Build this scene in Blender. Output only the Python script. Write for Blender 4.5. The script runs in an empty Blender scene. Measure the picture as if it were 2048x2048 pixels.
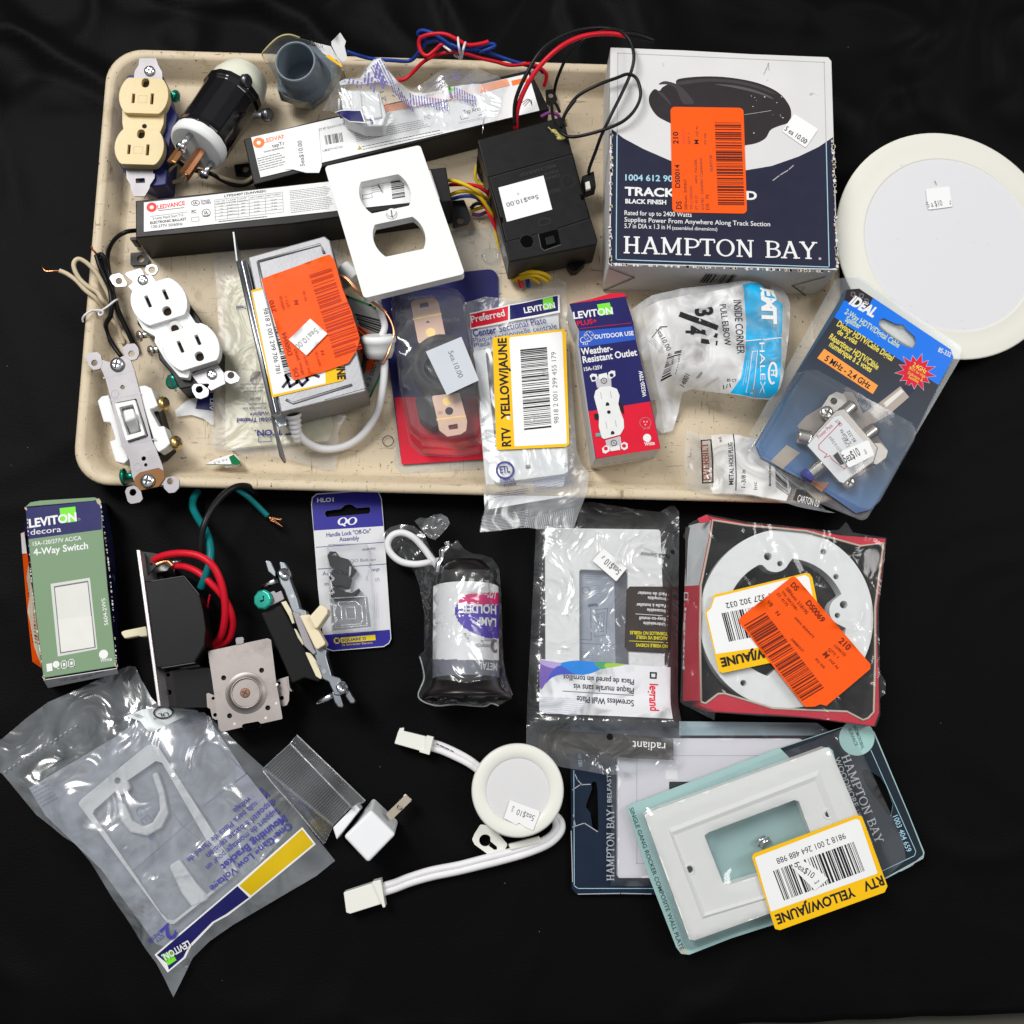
import bpy, bmesh, math, random
from mathutils import Vector, Matrix, noise
from mathutils.geometry import delaunay_2d_cdt
from mathutils.bvhtree import BVHTree
random.seed(7)
S = bpy.context.scene
COL = S.collection

# ------------------------------------------------------------------ camera
F_PX = 2400.0                      # focal length in pixels of the 2048 px photograph
DIST = 0.787                       # metres from the lens to the middle of the picture
EUL = (math.radians(9.83), math.radians(-1.5), 0.0)
from mathutils import Euler
_r = Euler(EUL).to_matrix()
AX_R, AX_U, AX_F = _r @ Vector((1, 0, 0)), _r @ Vector((0, 1, 0)), _r @ Vector((0, 0, -1))
CAM = -AX_F * DIST
cd = bpy.data.cameras.new('camera')
cam = bpy.data.objects.new('camera', cd)
COL.objects.link(cam)
cam.location = CAM
cam.rotation_euler = EUL
cd.sensor_fit = 'HORIZONTAL'
cd.sensor_width = 36.0
cd.lens = 36.0 * F_PX / 2048.0
cd.clip_start = 0.01
cd.clip_end = 60.0
S.camera = cam

# ------------------------------------------------------------------ light
w = bpy.data.worlds.new('World')
S.world = w
w.use_nodes = True
nt = w.node_tree
bg = nt.nodes['Background']
# a plain room: pale ceiling above, dimmer towards the walls
tc = nt.nodes.new('ShaderNodeTexCoord'); sp = nt.nodes.new('ShaderNodeSeparateXYZ'); rp = nt.nodes.new('ShaderNodeValToRGB')
nt.links.new(tc.outputs['Generated'], sp.inputs[0]); nt.links.new(sp.outputs['Z'], rp.inputs['Fac']); nt.links.new(rp.outputs['Color'], bg.inputs['Color'])
e = rp.color_ramp.elements
e[0].position = .02; e[0].color = (.05, .052, .055, 1)
e[1].position = .85; e[1].color = (.95, .97, 1.0, 1)
k = e.new(.35); k.color = (.22, .23, .24, 1)
bg.inputs['Strength'].default_value = 0.46

def area(name, loc, target, sx, sy, power, col=(1, 1, 1)):
 l = bpy.data.lights.new(name, 'AREA')
 l.shape = 'RECTANGLE'; l.size = sx; l.size_y = sy; l.energy = power; l.color = col
 o = bpy.data.objects.new(name, l)
 COL.objects.link(o)
 o.location = loc
 o.rotation_euler = (Vector(target) - Vector(loc)).to_track_quat('-Z', 'Y').to_euler()
 return o
area('ceiling_panel', (-1.25, 1.25, 2.6), (0, 0, 0), 0.75, 1.6, 78.0, (1.0, 0.985, 0.96))
area('ceiling_panel', (2.1, 0.75, 2.6), (0, 0, 0), 0.75, 1.6, 34.0, (1.0, 0.985, 0.96))
S.view_settings.view_transform = 'Standard'
S.view_settings.look = 'None'
S.view_settings.exposure = 0.03
S.view_settings.gamma = 1.0
S.view_settings.use_curve_mapping = False
S.render.engine = 'CYCLES'
S.cycles.max_bounces = 10
S.cycles.diffuse_bounces = 3
S.cycles.glossy_bounces = 4
S.cycles.transmission_bounces = 6
S.cycles.transparent_max_bounces = 24
S.cycles.caustics_reflective = False
S.cycles.caustics_refractive = False
S.cycles.use_denoising = True

# ------------------------------------------------------------------ helpers: measuring the place
class Zone:
 """a window on the survey picture: turns its coordinates into sight lines"""
 def __init__(s, x, y, k=520 / 1932): s.x, s.y, s.k = x, y, k
 def __call__(s, a, b): return (s.x + a * s.k, s.y + b * s.k)
A = Zone(180, 60); B = Zone(500, 40); C_ = Zone(850, 40); D_ = Zone(1180, 60); E = Zone(60, 450); F = Zone(400, 440)
G = Zone(760, 520); H = Zone(1130, 520); I = Zone(1460, 540); X1 = Zone(130, 120, 340 / 1932); Y1 = Zone(1648, 220, 400 / 1486); Z1 = Zone(640, 480, 360 / 1932); Z2 = Zone(640, 90, 480 / 1932)
Z3 = Zone(80, 500, 250 / 1932); Z4 = Zone(520, 60, 240 / 1932)
J = Zone(0, 960); K = Zone(380, 960); L = Zone(740, 960)
M_ = Zone(1040, 980); N = Zone(1330, 1000); O = Zone(0, 1330, 700 / 1932); Q = Zone(500, 1420, 650 / 1932)
R = Zone(1100, 1420, 780 / 1932); W = Zone(0, 0, 2048 / 1932)

def ray(p):
 return (AX_R * ((p[0] - 1024) / F_PX) + AX_U * (-(p[1] - 1024) / F_PX) + AX_F)

class Frame:
 def __init__(s, o, u=Vector((1, 0, 0)), n=Vector((0, 0, 1))):
  s.o = Vector(o); s.n = Vector(n).normalized()
  u = Vector(u); s.u = (u - s.n * u.dot(s.n)).normalized(); s.v = s.n.cross(s.u)
 def hit(s, p):
  d = ray(p); t = (s.o - CAM).dot(s.n) / d.dot(s.n)
  q = CAM + d * t - s.o
  return Vector((q.dot(s.u), q.dot(s.v)))
 def to3(s, q, h=0.0): return s.o + s.u * q[0] + s.v * q[1] + s.n * h
def flat(z): return Frame((0, 0, z))
def plane3(p, q, r): return Frame(p, Vector(q) - Vector(p), (Vector(q) - Vector(p)).cross(Vector(r) - Vector(p)))
def P(p, z):
 f = flat(z); q = f.hit(p); return Vector((q[0], q[1], z))
def zs(zone, pts): return [zone(*p) for p in pts]

# ------------------------------------------------------------------ materials
MATS = {}
def nodes(name):
 m = bpy.data.materials.new(name); m.use_nodes = True
 nt = m.node_tree
 return m, nt, nt.nodes['Principled BSDF'], nt.nodes['Material Output']
def mat(name, col, rough=0.45, metal=0.0, var=0.05, scale=90.0, bump=0.0, bscale=300.0, coat=0.0, spec=0.5, sss=0.0, wear=None):
 if name in MATS: return MATS[name]
 m, nt, b, out = nodes(name)
 b.inputs['Roughness'].default_value = rough
 b.inputs['Metallic'].default_value = metal
 b.inputs['Specular IOR Level'].default_value = spec
 if coat:
  b.inputs['Coat Weight'].default_value = coat; b.inputs['Coat Roughness'].default_value = 0.12
 tc = nt.nodes.new('ShaderNodeTexCoord')
 nz = nt.nodes.new('ShaderNodeTexNoise'); nz.inputs['Scale'].default_value = scale; nz.inputs['Detail'].default_value = 5
 nt.links.new(tc.outputs['Object'], nz.inputs['Vector'])
 mx = nt.nodes.new('ShaderNodeMix'); mx.data_type = 'RGBA'
 lo = [c * (1 - var * 1.6) for c in col]; hi = [min(1, c * (1 + var * 1.2)) for c in col]
 mx.inputs[6].default_value = (*lo, 1); mx.inputs[7].default_value = (*hi, 1)
 nt.links.new(nz.outputs['Fac'], mx.inputs[0])
 last = mx.outputs[2]
 if wear:
  n2 = nt.nodes.new('ShaderNodeTexNoise'); n2.inputs['Scale'].default_value = wear[1]; n2.inputs['Detail'].default_value = 8; n2.inputs['Roughness'].default_value = .7
  nt.links.new(tc.outputs['Object'], n2.inputs['Vector'])
  rp = nt.nodes.new('ShaderNodeValToRGB'); rp.color_ramp.elements[0].position = wear[2]; rp.color_ramp.elements[1].position = min(1, wear[2] + wear[3])
  nt.links.new(n2.outputs['Fac'], rp.inputs['Fac'])
  m2 = nt.nodes.new('ShaderNodeMix'); m2.data_type = 'RGBA'
  m2.inputs[7].default_value = (*wear[0], 1)
  nt.links.new(rp.outputs['Color'], m2.inputs[0]); nt.links.new(last, m2.inputs[6]); last = m2.outputs[2]
 nt.links.new(last, b.inputs['Base Color'])
 rr = nt.nodes.new('ShaderNodeMapRange')
 rr.inputs['To Min'].default_value = max(0.02, rough - .08); rr.inputs['To Max'].default_value = min(1, rough + .1)
 nt.links.new(nz.outputs['Fac'], rr.inputs['Value']); nt.links.new(rr.outputs['Result'], b.inputs['Roughness'])
 if bump:
  n3 = nt.nodes.new('ShaderNodeTexNoise'); n3.inputs['Scale'].default_value = bscale; n3.inputs['Detail'].default_value = 4
  nt.links.new(tc.outputs['Object'], n3.inputs['Vector'])
  bp = nt.nodes.new('ShaderNodeBump'); bp.inputs['Strength'].default_value = bump; bp.inputs['Distance'].default_value = 0.0006
  nt.links.new(n3.outputs['Fac'], bp.inputs['Height']); nt.links.new(bp.outputs['Normal'], b.inputs['Normal'])
 if sss:
  b.inputs['Subsurface Weight'].default_value = sss; b.inputs['Subsurface Radius'].default_value = (.004, .004, .003); b.inputs['Subsurface Scale'].default_value = .5
 MATS[name] = m
 return m
def film(name, haze=0.08, gloss=0.10, rough=0.12, tint=(.96, .97, .98), crinkle=0.5, cscale=60.0, hazecol=(.8, .83, .86)):
 """thin clear plastic: mostly see-through, a sharp sheen that grows at grazing angles and a little milkiness"""
 if name in MATS: return MATS[name]
 m, nt, b, out = nodes(name); nt.nodes.remove(b)
 tr = nt.nodes.new('ShaderNodeBsdfTransparent'); tr.inputs[0].default_value = (*tint, 1)
 df = nt.nodes.new('ShaderNodeBsdfDiffuse'); df.inputs[0].default_value = (*hazecol, 1)
 gl = nt.nodes.new('ShaderNodeBsdfGlossy'); gl.inputs['Roughness'].default_value = rough * 1.5 + .03; gl.inputs[0].default_value = (1, 1, 1, 1)
 tc = nt.nodes.new('ShaderNodeTexCoord')
 nz = nt.nodes.new('ShaderNodeTexNoise'); nz.inputs['Scale'].default_value = cscale * .7; nz.inputs['Detail'].default_value = 2; nz.inputs['Distortion'].default_value = 1.4
 nt.links.new(tc.outputs['Object'], nz.inputs['Vector'])
 vo = nt.nodes.new('ShaderNodeTexVoronoi'); vo.feature = 'F1'; vo.inputs['Scale'].default_value = cscale * .45
 nt.links.new(tc.outputs['Object'], vo.inputs['Vector'])
 ad = nt.nodes.new('ShaderNodeMath'); ad.operation = 'ADD'
 nt.links.new(nz.outputs['Fac'], ad.inputs[0]); nt.links.new(vo.outputs['Distance'], ad.inputs[1])
 bp = nt.nodes.new('ShaderNodeBump'); bp.inputs['Strength'].default_value = crinkle; bp.inputs['Distance'].default_value = 0.004
 nt.links.new(ad.outputs[0], bp.inputs['Height'])
 nt.links.new(bp.outputs['Normal'], gl.inputs['Normal'])
 lw = nt.nodes.new('ShaderNodeLayerWeight'); lw.inputs['Blend'].default_value = 0.25
 nt.links.new(bp.outputs['Normal'], lw.inputs['Normal'])
 mr = nt.nodes.new('ShaderNodeMapRange'); mr.inputs['To Min'].default_value = gloss * .6; mr.inputs['To Max'].default_value = min(.9, gloss * 6)
 nt.links.new(lw.outputs['Fresnel'], mr.inputs['Value'])
 hz = nt.nodes.new('ShaderNodeMapRange'); hz.inputs['From Min'].default_value = .3; hz.inputs['From Max'].default_value = .7
 hz.inputs['To Min'].default_value = haze * .5; hz.inputs['To Max'].default_value = haze * 1.5
 nt.links.new(nz.outputs['Fac'], hz.inputs['Value'])
 m1 = nt.nodes.new('ShaderNodeMixShader'); m2 = nt.nodes.new('ShaderNodeMixShader')
 nt.links.new(hz.outputs['Result'], m1.inputs[0]); nt.links.new(tr.outputs[0], m1.inputs[1]); nt.links.new(df.outputs[0], m1.inputs[2])
 nt.links.new(mr.outputs['Result'], m2.inputs[0]); nt.links.new(m1.outputs[0], m2.inputs[1]); nt.links.new(gl.outputs[0], m2.inputs[2])
 nt.links.new(m2.outputs[0], out.inputs['Surface'])
 MATS[name] = m
 return m

# ------------------------------------------------------------------ objects
def tag(o, label=None, cat=None, group=None, kind=None):
 if label: o['label'] = label
 if cat: o['category'] = cat
 if group: o['group'] = group
 if kind: o['kind'] = kind
def thing(name, label, cat, base, group=None):
 o = bpy.data.objects.new(name, None); COL.objects.link(o)
 o.empty_display_size = .02
 o.location = base
 tag(o, label, cat, group)
 o['o'] = list(base)
 return o
class Mesh:
 """collects shapes in world coordinates, then links them as one mesh object under a thing or part"""
 def __init__(s): s.v = []; s.f = []; s.m = []; s.mats = []; s.sm = []
 def mi(s, m):
  if m not in s.mats: s.mats.append(m)
  return s.mats.index(m)
 def add(s, vs, fs, m, smooth=False):
  k = len(s.v); i = s.mi(m)
  s.v += [Vector(x) for x in vs]
  for f in fs:
   s.f.append([k + a for a in f]); s.m.append(i); s.sm.append(smooth)
  return s
 # ---- shapes
 def prism(s, fr, poly, h0, h1, m, side=None, top=True, bottom=True, holes=(), taper=1.0, iside=None):
  """poly (2D in the frame) from height h0 up to h1"""
  poly = ccw(poly); n = len(poly)
  c = Vector((sum(p[0] for p in poly) / n, sum(p[1] for p in poly) / n))
  lo = [c + (Vector(p) - c) * taper for p in poly]
  if not holes:
   vs = [fr.to3(p, h0) for p in lo] + [fr.to3(p, h1) for p in poly]
   fs = [[i, (i + 1) % n, n + (i + 1) % n, n + i] for i in range(n)]
   s.add(vs, fs, side or m)
   if top: s.add(vs[n:], [list(range(n))], m)
   if bottom: s.add(vs[:n], [list(range(n))[::-1]], side or m)
  else:
   s.sheet(fr, poly, h1, m, holes)
   if bottom: s.sheet(fr, poly, h0, side or m, holes, flip=True)
   for lk, lp in enumerate([poly] + [ccw(h)[::-1] for h in holes]):
    k = len(lp)
    vs = [fr.to3(p, h0) for p in lp] + [fr.to3(p, h1) for p in lp]
    s.add(vs, [[i, (i + 1) % k, k + (i + 1) % k, k + i] for i in range(k)], (iside if lk and iside else side) or m)
  return s
 def sheet(s, fr, poly, h, m, holes=(), flip=False, grid=None, hf=None, smooth=False):
  """flat (or, with hf(q), bent) sheet with holes"""
  vs, tri = fill(ccw(poly), holes, grid)
  if flip: tri = [t[::-1] for t in tri]
  s.add([fr.to3(q, h + (hf(q) if hf else 0)) for q in vs], tri, m, smooth)
  return s
 def box(s, c, x, y, z, m):
  """box from corner c with edge vectors x, y, z"""
  c = Vector(c); x, y, z = Vector(x), Vector(y), Vector(z)
  vs = [c, c + x, c + x + y, c + y, c + z, c + x + z, c + x + y + z, c + y + z]
  fs = [[3, 2, 1, 0], [4, 5, 6, 7], [0, 1, 5, 4], [1, 2, 6, 5], [2, 3, 7, 6], [3, 0, 4, 7]]
  if x.cross(y).dot(z) < 0: fs = [f[::-1] for f in fs]
  return s.add(vs, fs, m)
 def tube(s, pts, r, m, n=8, res=6, smooth_path=True, cap=True, radii=None):
  pts = [Vector(p) for p in pts]
  if smooth_path and len(pts) > 2:
   rr = radii or [r] * len(pts)
   q = []; q2 = []
   for i in range(len(pts) - 1):
    a = pts[max(i - 1, 0)]; b = pts[i]; c = pts[i + 1]; d = pts[min(i + 2, len(pts) - 1)]
    for k in range(res):
     t = k / res
     q.append(.5 * ((2 * b) + (c - a) * t + (2 * a - 5 * b + 4 * c - d) * t * t + (3 * b - a - 3 * c + d) * t ** 3))
     q2.append(rr[i] * (1 - t) + rr[i + 1] * t)
   q.append(pts[-1]); q2.append(rr[-1]); pts = q; radii = q2
  radii = radii or [r] * len(pts)
  t0 = (pts[1] - pts[0]).normalized()
  nrm = t0.orthogonal().normalized()
  vs = []; fs = []
  for i, p in enumerate(pts):
   t = (pts[min(i + 1, len(pts) - 1)] - pts[max(i - 1, 0)]).normalized()
   nrm = (nrm - t * nrm.dot(t)).normalized(); bn = t.cross(nrm)
   for k in range(n):
    a = 2 * math.pi * k / n
    vs.append(p + (nrm * math.cos(a) + bn * math.sin(a)) * radii[i])
  for i in range(len(pts) - 1):
   for k in range(n):
    fs.append([i * n + k, i * n + (k + 1) % n, (i + 1) * n + (k + 1) % n, (i + 1) * n + k])
  s.add(vs, fs, m, True)
  if cap:
   s.add(vs[:n], [list(range(n))[::-1]], m); s.add(vs[-n:], [list(range(n))], m)
  return s
 def cyl(s, p, q, r, m, n=24, r2=None, smooth=True):
  p, q = Vector(p), Vector(q)
  return s.lathe(p, q - p, [(0, 0), (r, 0), (r2 if r2 is not None else r, (q - p).length), (0, (q - p).length)], m, n, smooth)
 def lathe(s, o, axis, prof, m, n=32, smooth=True, arc=None, sx=1.0, uref=None):
  """prof: (radius, height along axis)"""
  o = Vector(o); ax = Vector(axis).normalized()
  u = (uref - ax * uref.dot(ax)).normalized() if uref is not None else ax.orthogonal().normalized(); v = ax.cross(u)
  for (r0, h0), (r1, h1) in zip(prof, prof[1:]):
   ring = []
   for r, h in ((r0, h0), (r1, h1)):
    ring.append([o + ax * h + (u * math.cos(2 * math.pi * k / n) * sx + v * math.sin(2 * math.pi * k / n)) * r for k in range(n)])
   if r0 < 1e-9 and r1 < 1e-9: continue
   if r0 < 1e-9:
    s.add(ring[1] + [o + ax * h0], [[n, (k + 1) % n, k] for k in range(n)], m, smooth and abs(h1 - h0) > 1e-7)
   elif r1 < 1e-9:
    s.add(ring[0] + [o + ax * h1], [[n, k, (k + 1) % n] for k in range(n)], m, smooth and abs(h1 - h0) > 1e-7)
   else:
    s.add(ring[0] + ring[1], [[k, (k + 1) % n, n + (k + 1) % n, n + k] for k in range(n)], m, smooth)
  return s
 def ball(s, c, r, m, n=14, k=8, sc=(1, 1, 1)):
  prof = [(r * math.sin(math.pi * i / k), -r * math.cos(math.pi * i / k)) for i in range(k + 1)]
  b = len(s.v); s.lathe((0, 0, 0), (0, 0, 1), prof, m, n)
  for i in range(b, len(s.v)):
   s.v[i] = Vector(c) + Vector((s.v[i][0] * sc[0], s.v[i][1] * sc[1], s.v[i][2] * sc[2]))
  return s
 def painted(s, fr, poly, m, regions, grid, hf, holes=()):
  """bent sheet whose printed areas are cut into the same surface; returns the exact height of that surface"""
  poly = [Vector(p) for p in ccw(poly)]
  def dense(pl, g):
   out = []
   for i in range(len(pl)):
    a, b = Vector(pl[i]), Vector(pl[(i + 1) % len(pl)]); k = max(1, int((b - a).length / g))
    out += [a + (b - a) * (j / k) for j in range(k)]
   return out
  vs, edges = [], []
  regs = [[Vector(p) for p in ccw(q)] for q, _ in regions]; hs = [[Vector(p) for p in ccw(h)] for h in holes]
  for lp in [poly] + regs + hs:
   d = dense(lp, grid); k = len(vs); vs += d; edges += [(k + i, k + (i + 1) % len(d)) for i in range(len(d))]
  nb = list(vs); _, _ = 0, 0
  rnd = random.Random(5); xs = [p[0] for p in poly]; ys = [p[1] for p in poly]; y = min(ys) + grid * .5; row = 0
  while y < max(ys):
   x = min(xs) + grid * (.25 + .5 * (row % 2))
   while x < max(xs):
    q = Vector((x + rnd.uniform(-.2, .2) * grid, y + rnd.uniform(-.2, .2) * grid))
    if inside(q, poly) and min((q - v).length_squared for v in nb) > (grid * .45) ** 2: vs.append(q)
    x += grid
   y += grid * .87; row += 1
  ov, oe, of, *_r = delaunay_2d_cdt([Vector((v[0], v[1])) for v in vs], edges, [], 0, 1e-7)
  P3 = [fr.to3(q, hf(q)) for q in ov]; kept = []
  for f in of:
   c = Vector((sum(ov[i][0] for i in f) / len(f), sum(ov[i][1] for i in f) / len(f)))
   ar = area2([ov[i] for i in f])
   if abs(ar) < 1e-11 or not inside(c, poly) or any(inside(c, h) for h in hs): continue
   mm = m
   for rg, (_, rm) in zip(regs, regions):
    if inside(c, rg): mm = rm
   f = list(f) if ar > 0 else list(f)[::-1]; kept.append(f)
   s.f.append([len(s.v) + i for i in f]); s.m.append(s.mi(mm)); s.sm.append(True)
  s.v += P3
  t = BVHTree.FromPolygons([Vector((q[0], q[1], hf(q))) for q in ov], kept)
  def height(q):
   r = t.ray_cast(Vector((q[0], q[1], 1)), Vector((0, 0, -1)))
   return r[0].z if r[0] is not None else hf(q)
  return height
 # ---- link
 def build(s, name, parent=None, label=None, bevel=0.0, seg=2, kind=None, cat=None, weld=True, sub=0, solid=0.0, angle=35):
  me = bpy.data.meshes.new(name)
  off = Vector(parent['o']) if parent is not None else Vector((0, 0, 0))
  me.from_pydata([tuple(x - off) for x in s.v], [], s.f)
  for m in s.mats: me.materials.append(m)
  me.polygons.foreach_set('material_index', s.m)
  me.polygons.foreach_set('use_smooth', s.sm)
  if weld:
   bm = bmesh.new(); bm.from_mesh(me)
   bmesh.ops.remove_doubles(bm, verts=bm.verts, dist=2e-6)
   bmesh.ops.dissolve_degenerate(bm, edges=bm.edges, dist=1e-7)
   bm.to_mesh(me); bm.free()
  me.validate(); me.update()
  o = bpy.data.objects.new(name, me); COL.objects.link(o)
  if parent is not None:
   o.parent = parent
  o['o'] = list(off)
  if solid:
   md = o.modifiers.new('thickness', 'SOLIDIFY'); md.thickness = solid; md.offset = -1
  if bevel:
   md = o.modifiers.new('bevel', 'BEVEL'); md.width = bevel; md.segments = seg; md.limit_method = 'ANGLE'; md.angle_limit = math.radians(angle)
   md.harden_normals = False
  if sub:
   md = o.modifiers.new('smooth', 'SUBSURF'); md.levels = sub; md.render_levels = sub
  if label: o['label'] = label
  if kind: o['kind'] = kind
  if cat: o['category'] = cat
  return o

def area2(p): return .5 * sum(p[i][0] * p[(i + 1) % len(p)][1] - p[(i + 1) % len(p)][0] * p[i][1] for i in range(len(p)))
def ccw(p):
 p = [Vector((q[0], q[1])) for q in p]
 return p if area2(p) > 0 else p[::-1]
def inside(q, poly):
 c = False; j = len(poly) - 1
 for i in range(len(poly)):
  a, b = poly[i], poly[j]
  if (a[1] > q[1]) != (b[1] > q[1]) and q[0] < (b[0] - a[0]) * (q[1] - a[1]) / (b[1] - a[1]) + a[0]: c = not c
  j = i
 return c
def edge_dist(q, poly):
 best = 1e9; q = Vector((q[0], q[1]))
 for i in range(len(poly)):
  a = poly[i]; b = poly[(i + 1) % len(poly)]; d = b - a
  t = max(0, min(1, (q - a).dot(d) / max(1e-12, d.dot(d))))
  best = min(best, (q - a - d * t).length)
 return best
def fill(poly, holes=(), grid=None):
 """triangulate a polygon with holes; grid adds inner points so that it can bend"""
 vs = [Vector(p) for p in poly]; loops = [list(range(len(poly)))]
 if grid:
  dense = []
  for i in range(len(poly)):
   a, b = Vector(poly[i]), Vector(poly[(i + 1) % len(poly)]); k = max(1, int((b - a).length / grid))
   dense += [a + (b - a) * (j / k) for j in range(k)]
  vs = list(dense); loops = [list(range(len(vs)))]
  poly = dense
 for h in holes:
  h = ccw(h)[::-1]; b = len(vs); vs += [Vector(p) for p in h]; loops.append(list(range(b, len(vs))))
 if grid:
  xs = [p[0] for p in poly]; ys = [p[1] for p in poly]
  y = min(ys) + grid * .5; row = 0
  rnd = random.Random(3)
  while y < max(ys):
   x = min(xs) + grid * (.25 + .5 * (row % 2))
   while x < max(xs):
    q = Vector((x + rnd.uniform(-.2, .2) * grid, y + rnd.uniform(-.2, .2) * grid))
    if inside(q, poly) and edge_dist(q, poly) > grid * .4 and not any(inside(q, hh) or edge_dist(q, [Vector(t) for t in hh]) < grid * .3 for hh in holes): vs.append(q)
    x += grid
   y += grid * .87; row += 1
 edges = []
 for lp in loops: edges += [(lp[i], lp[(i + 1) % len(lp)]) for i in range(len(lp))]
 ov, oe, of, *_ = delaunay_2d_cdt([Vector((v[0], v[1])) for v in vs], edges, [], 0, 1e-7)
 hs = [[Vector(p) for p in h] for h in holes]
 tri = []
 for f in of:
  c = Vector((sum(ov[i][0] for i in f) / len(f), sum(ov[i][1] for i in f) / len(f)))
  if inside(c, poly) and not any(inside(c, h) for h in hs):
   a = [ov[i] for i in f]
   tri.append(list(f) if area2(a) > 0 else list(f)[::-1])
 return ov, tri
def rounded(poly, r, n=5):
 """polygon (2D) with rounded corners; r one radius or one per corner"""
 poly = ccw(poly); out = []; k = len(poly)
 rs = r if isinstance(r, (list, tuple)) else [r] * k
 for i in range(k):
  p, a, b = poly[i], poly[i - 1], poly[(i + 1) % k]
  rr = min(rs[i], (a - p).length * .49, (b - p).length * .49)
  if rr < 1e-6: out.append(p); continue
  u = (a - p).normalized(); v = (b - p).normalized()
  half = math.acos(max(-1, min(1, u.dot(v)))) / 2
  if half > math.pi / 2 - .02: out.append(p); continue
  d = min(rr / math.tan(half), (a - p).length * .49, (b - p).length * .49); rad = d * math.tan(half)
  c = p + (u + v).normalized() * (rad / math.sin(half))
  a0 = (p + u * d) - c; a1 = (p + v * d) - c
  ang0 = math.atan2(a0[1], a0[0]); da = math.atan2(a1[1], a1[0]) - ang0
  while da > math.pi: da -= 2 * math.pi
  while da < -math.pi: da += 2 * math.pi
  out += [c + Vector((math.cos(ang0 + da * j / n), math.sin(ang0 + da * j / n))) * rad for j in range(n + 1)]
 return out
def inset(poly, d):
 poly = ccw(poly); out = []; k = len(poly)
 for i in range(k):
  p, a, b = poly[i], poly[i - 1], poly[(i + 1) % k]
  e1 = (p - a).normalized(); e2 = (b - p).normalized()
  n1 = Vector((-e1[1], e1[0])); n2 = Vector((-e2[1], e2[0]))
  m = (n1 + n2); m = m / max(1e-6, m.dot(m)) * 2
  if m.length > 3: m = m.normalized() * 3
  out.append(p + m * d)
 return out
def circ(c, r, n=24, r2=None, rot=0.0):
 r2 = r if r2 is None else r2; cr, sr = math.cos(rot), math.sin(rot); out = []
 for k in range(n):
  x = r * math.cos(2 * math.pi * k / n); y = r2 * math.sin(2 * math.pi * k / n)
  out.append(Vector((c[0] + x * cr - y * sr, c[1] + x * sr + y * cr)))
 return out
def lerp(a, b, t): return Vector(a) * (1 - t) + Vector(b) * t

# ------------------------------------------------------------------ lettering
TXT = {}
def text_shape(s, bold=0.0, narrow=1.0):
 key = (s, bold)
 if key not in TXT:
  cu = bpy.data.curves.new('lettering', 'FONT'); cu.body = s; cu.size = 1.0
  cu.resolution_u = 3; cu.offset = bold; cu.fill_mode = 'FRONT'
  o = bpy.data.objects.new('lettering', cu)
  COL.objects.link(o)
  me = o.to_mesh()
  vs = [Vector((v.co[0], v.co[1])) for v in me.vertices]; fs = [list(p.vertices) for p in me.polygons]
  fs = [f if area2([vs[i] for i in f]) > 0 else f[::-1] for f in fs]
  o.to_mesh_clear()
  bpy.data.objects.remove(o); bpy.data.curves.remove(cu)
  TXT[key] = (vs, fs)
 return TXT[key]
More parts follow.
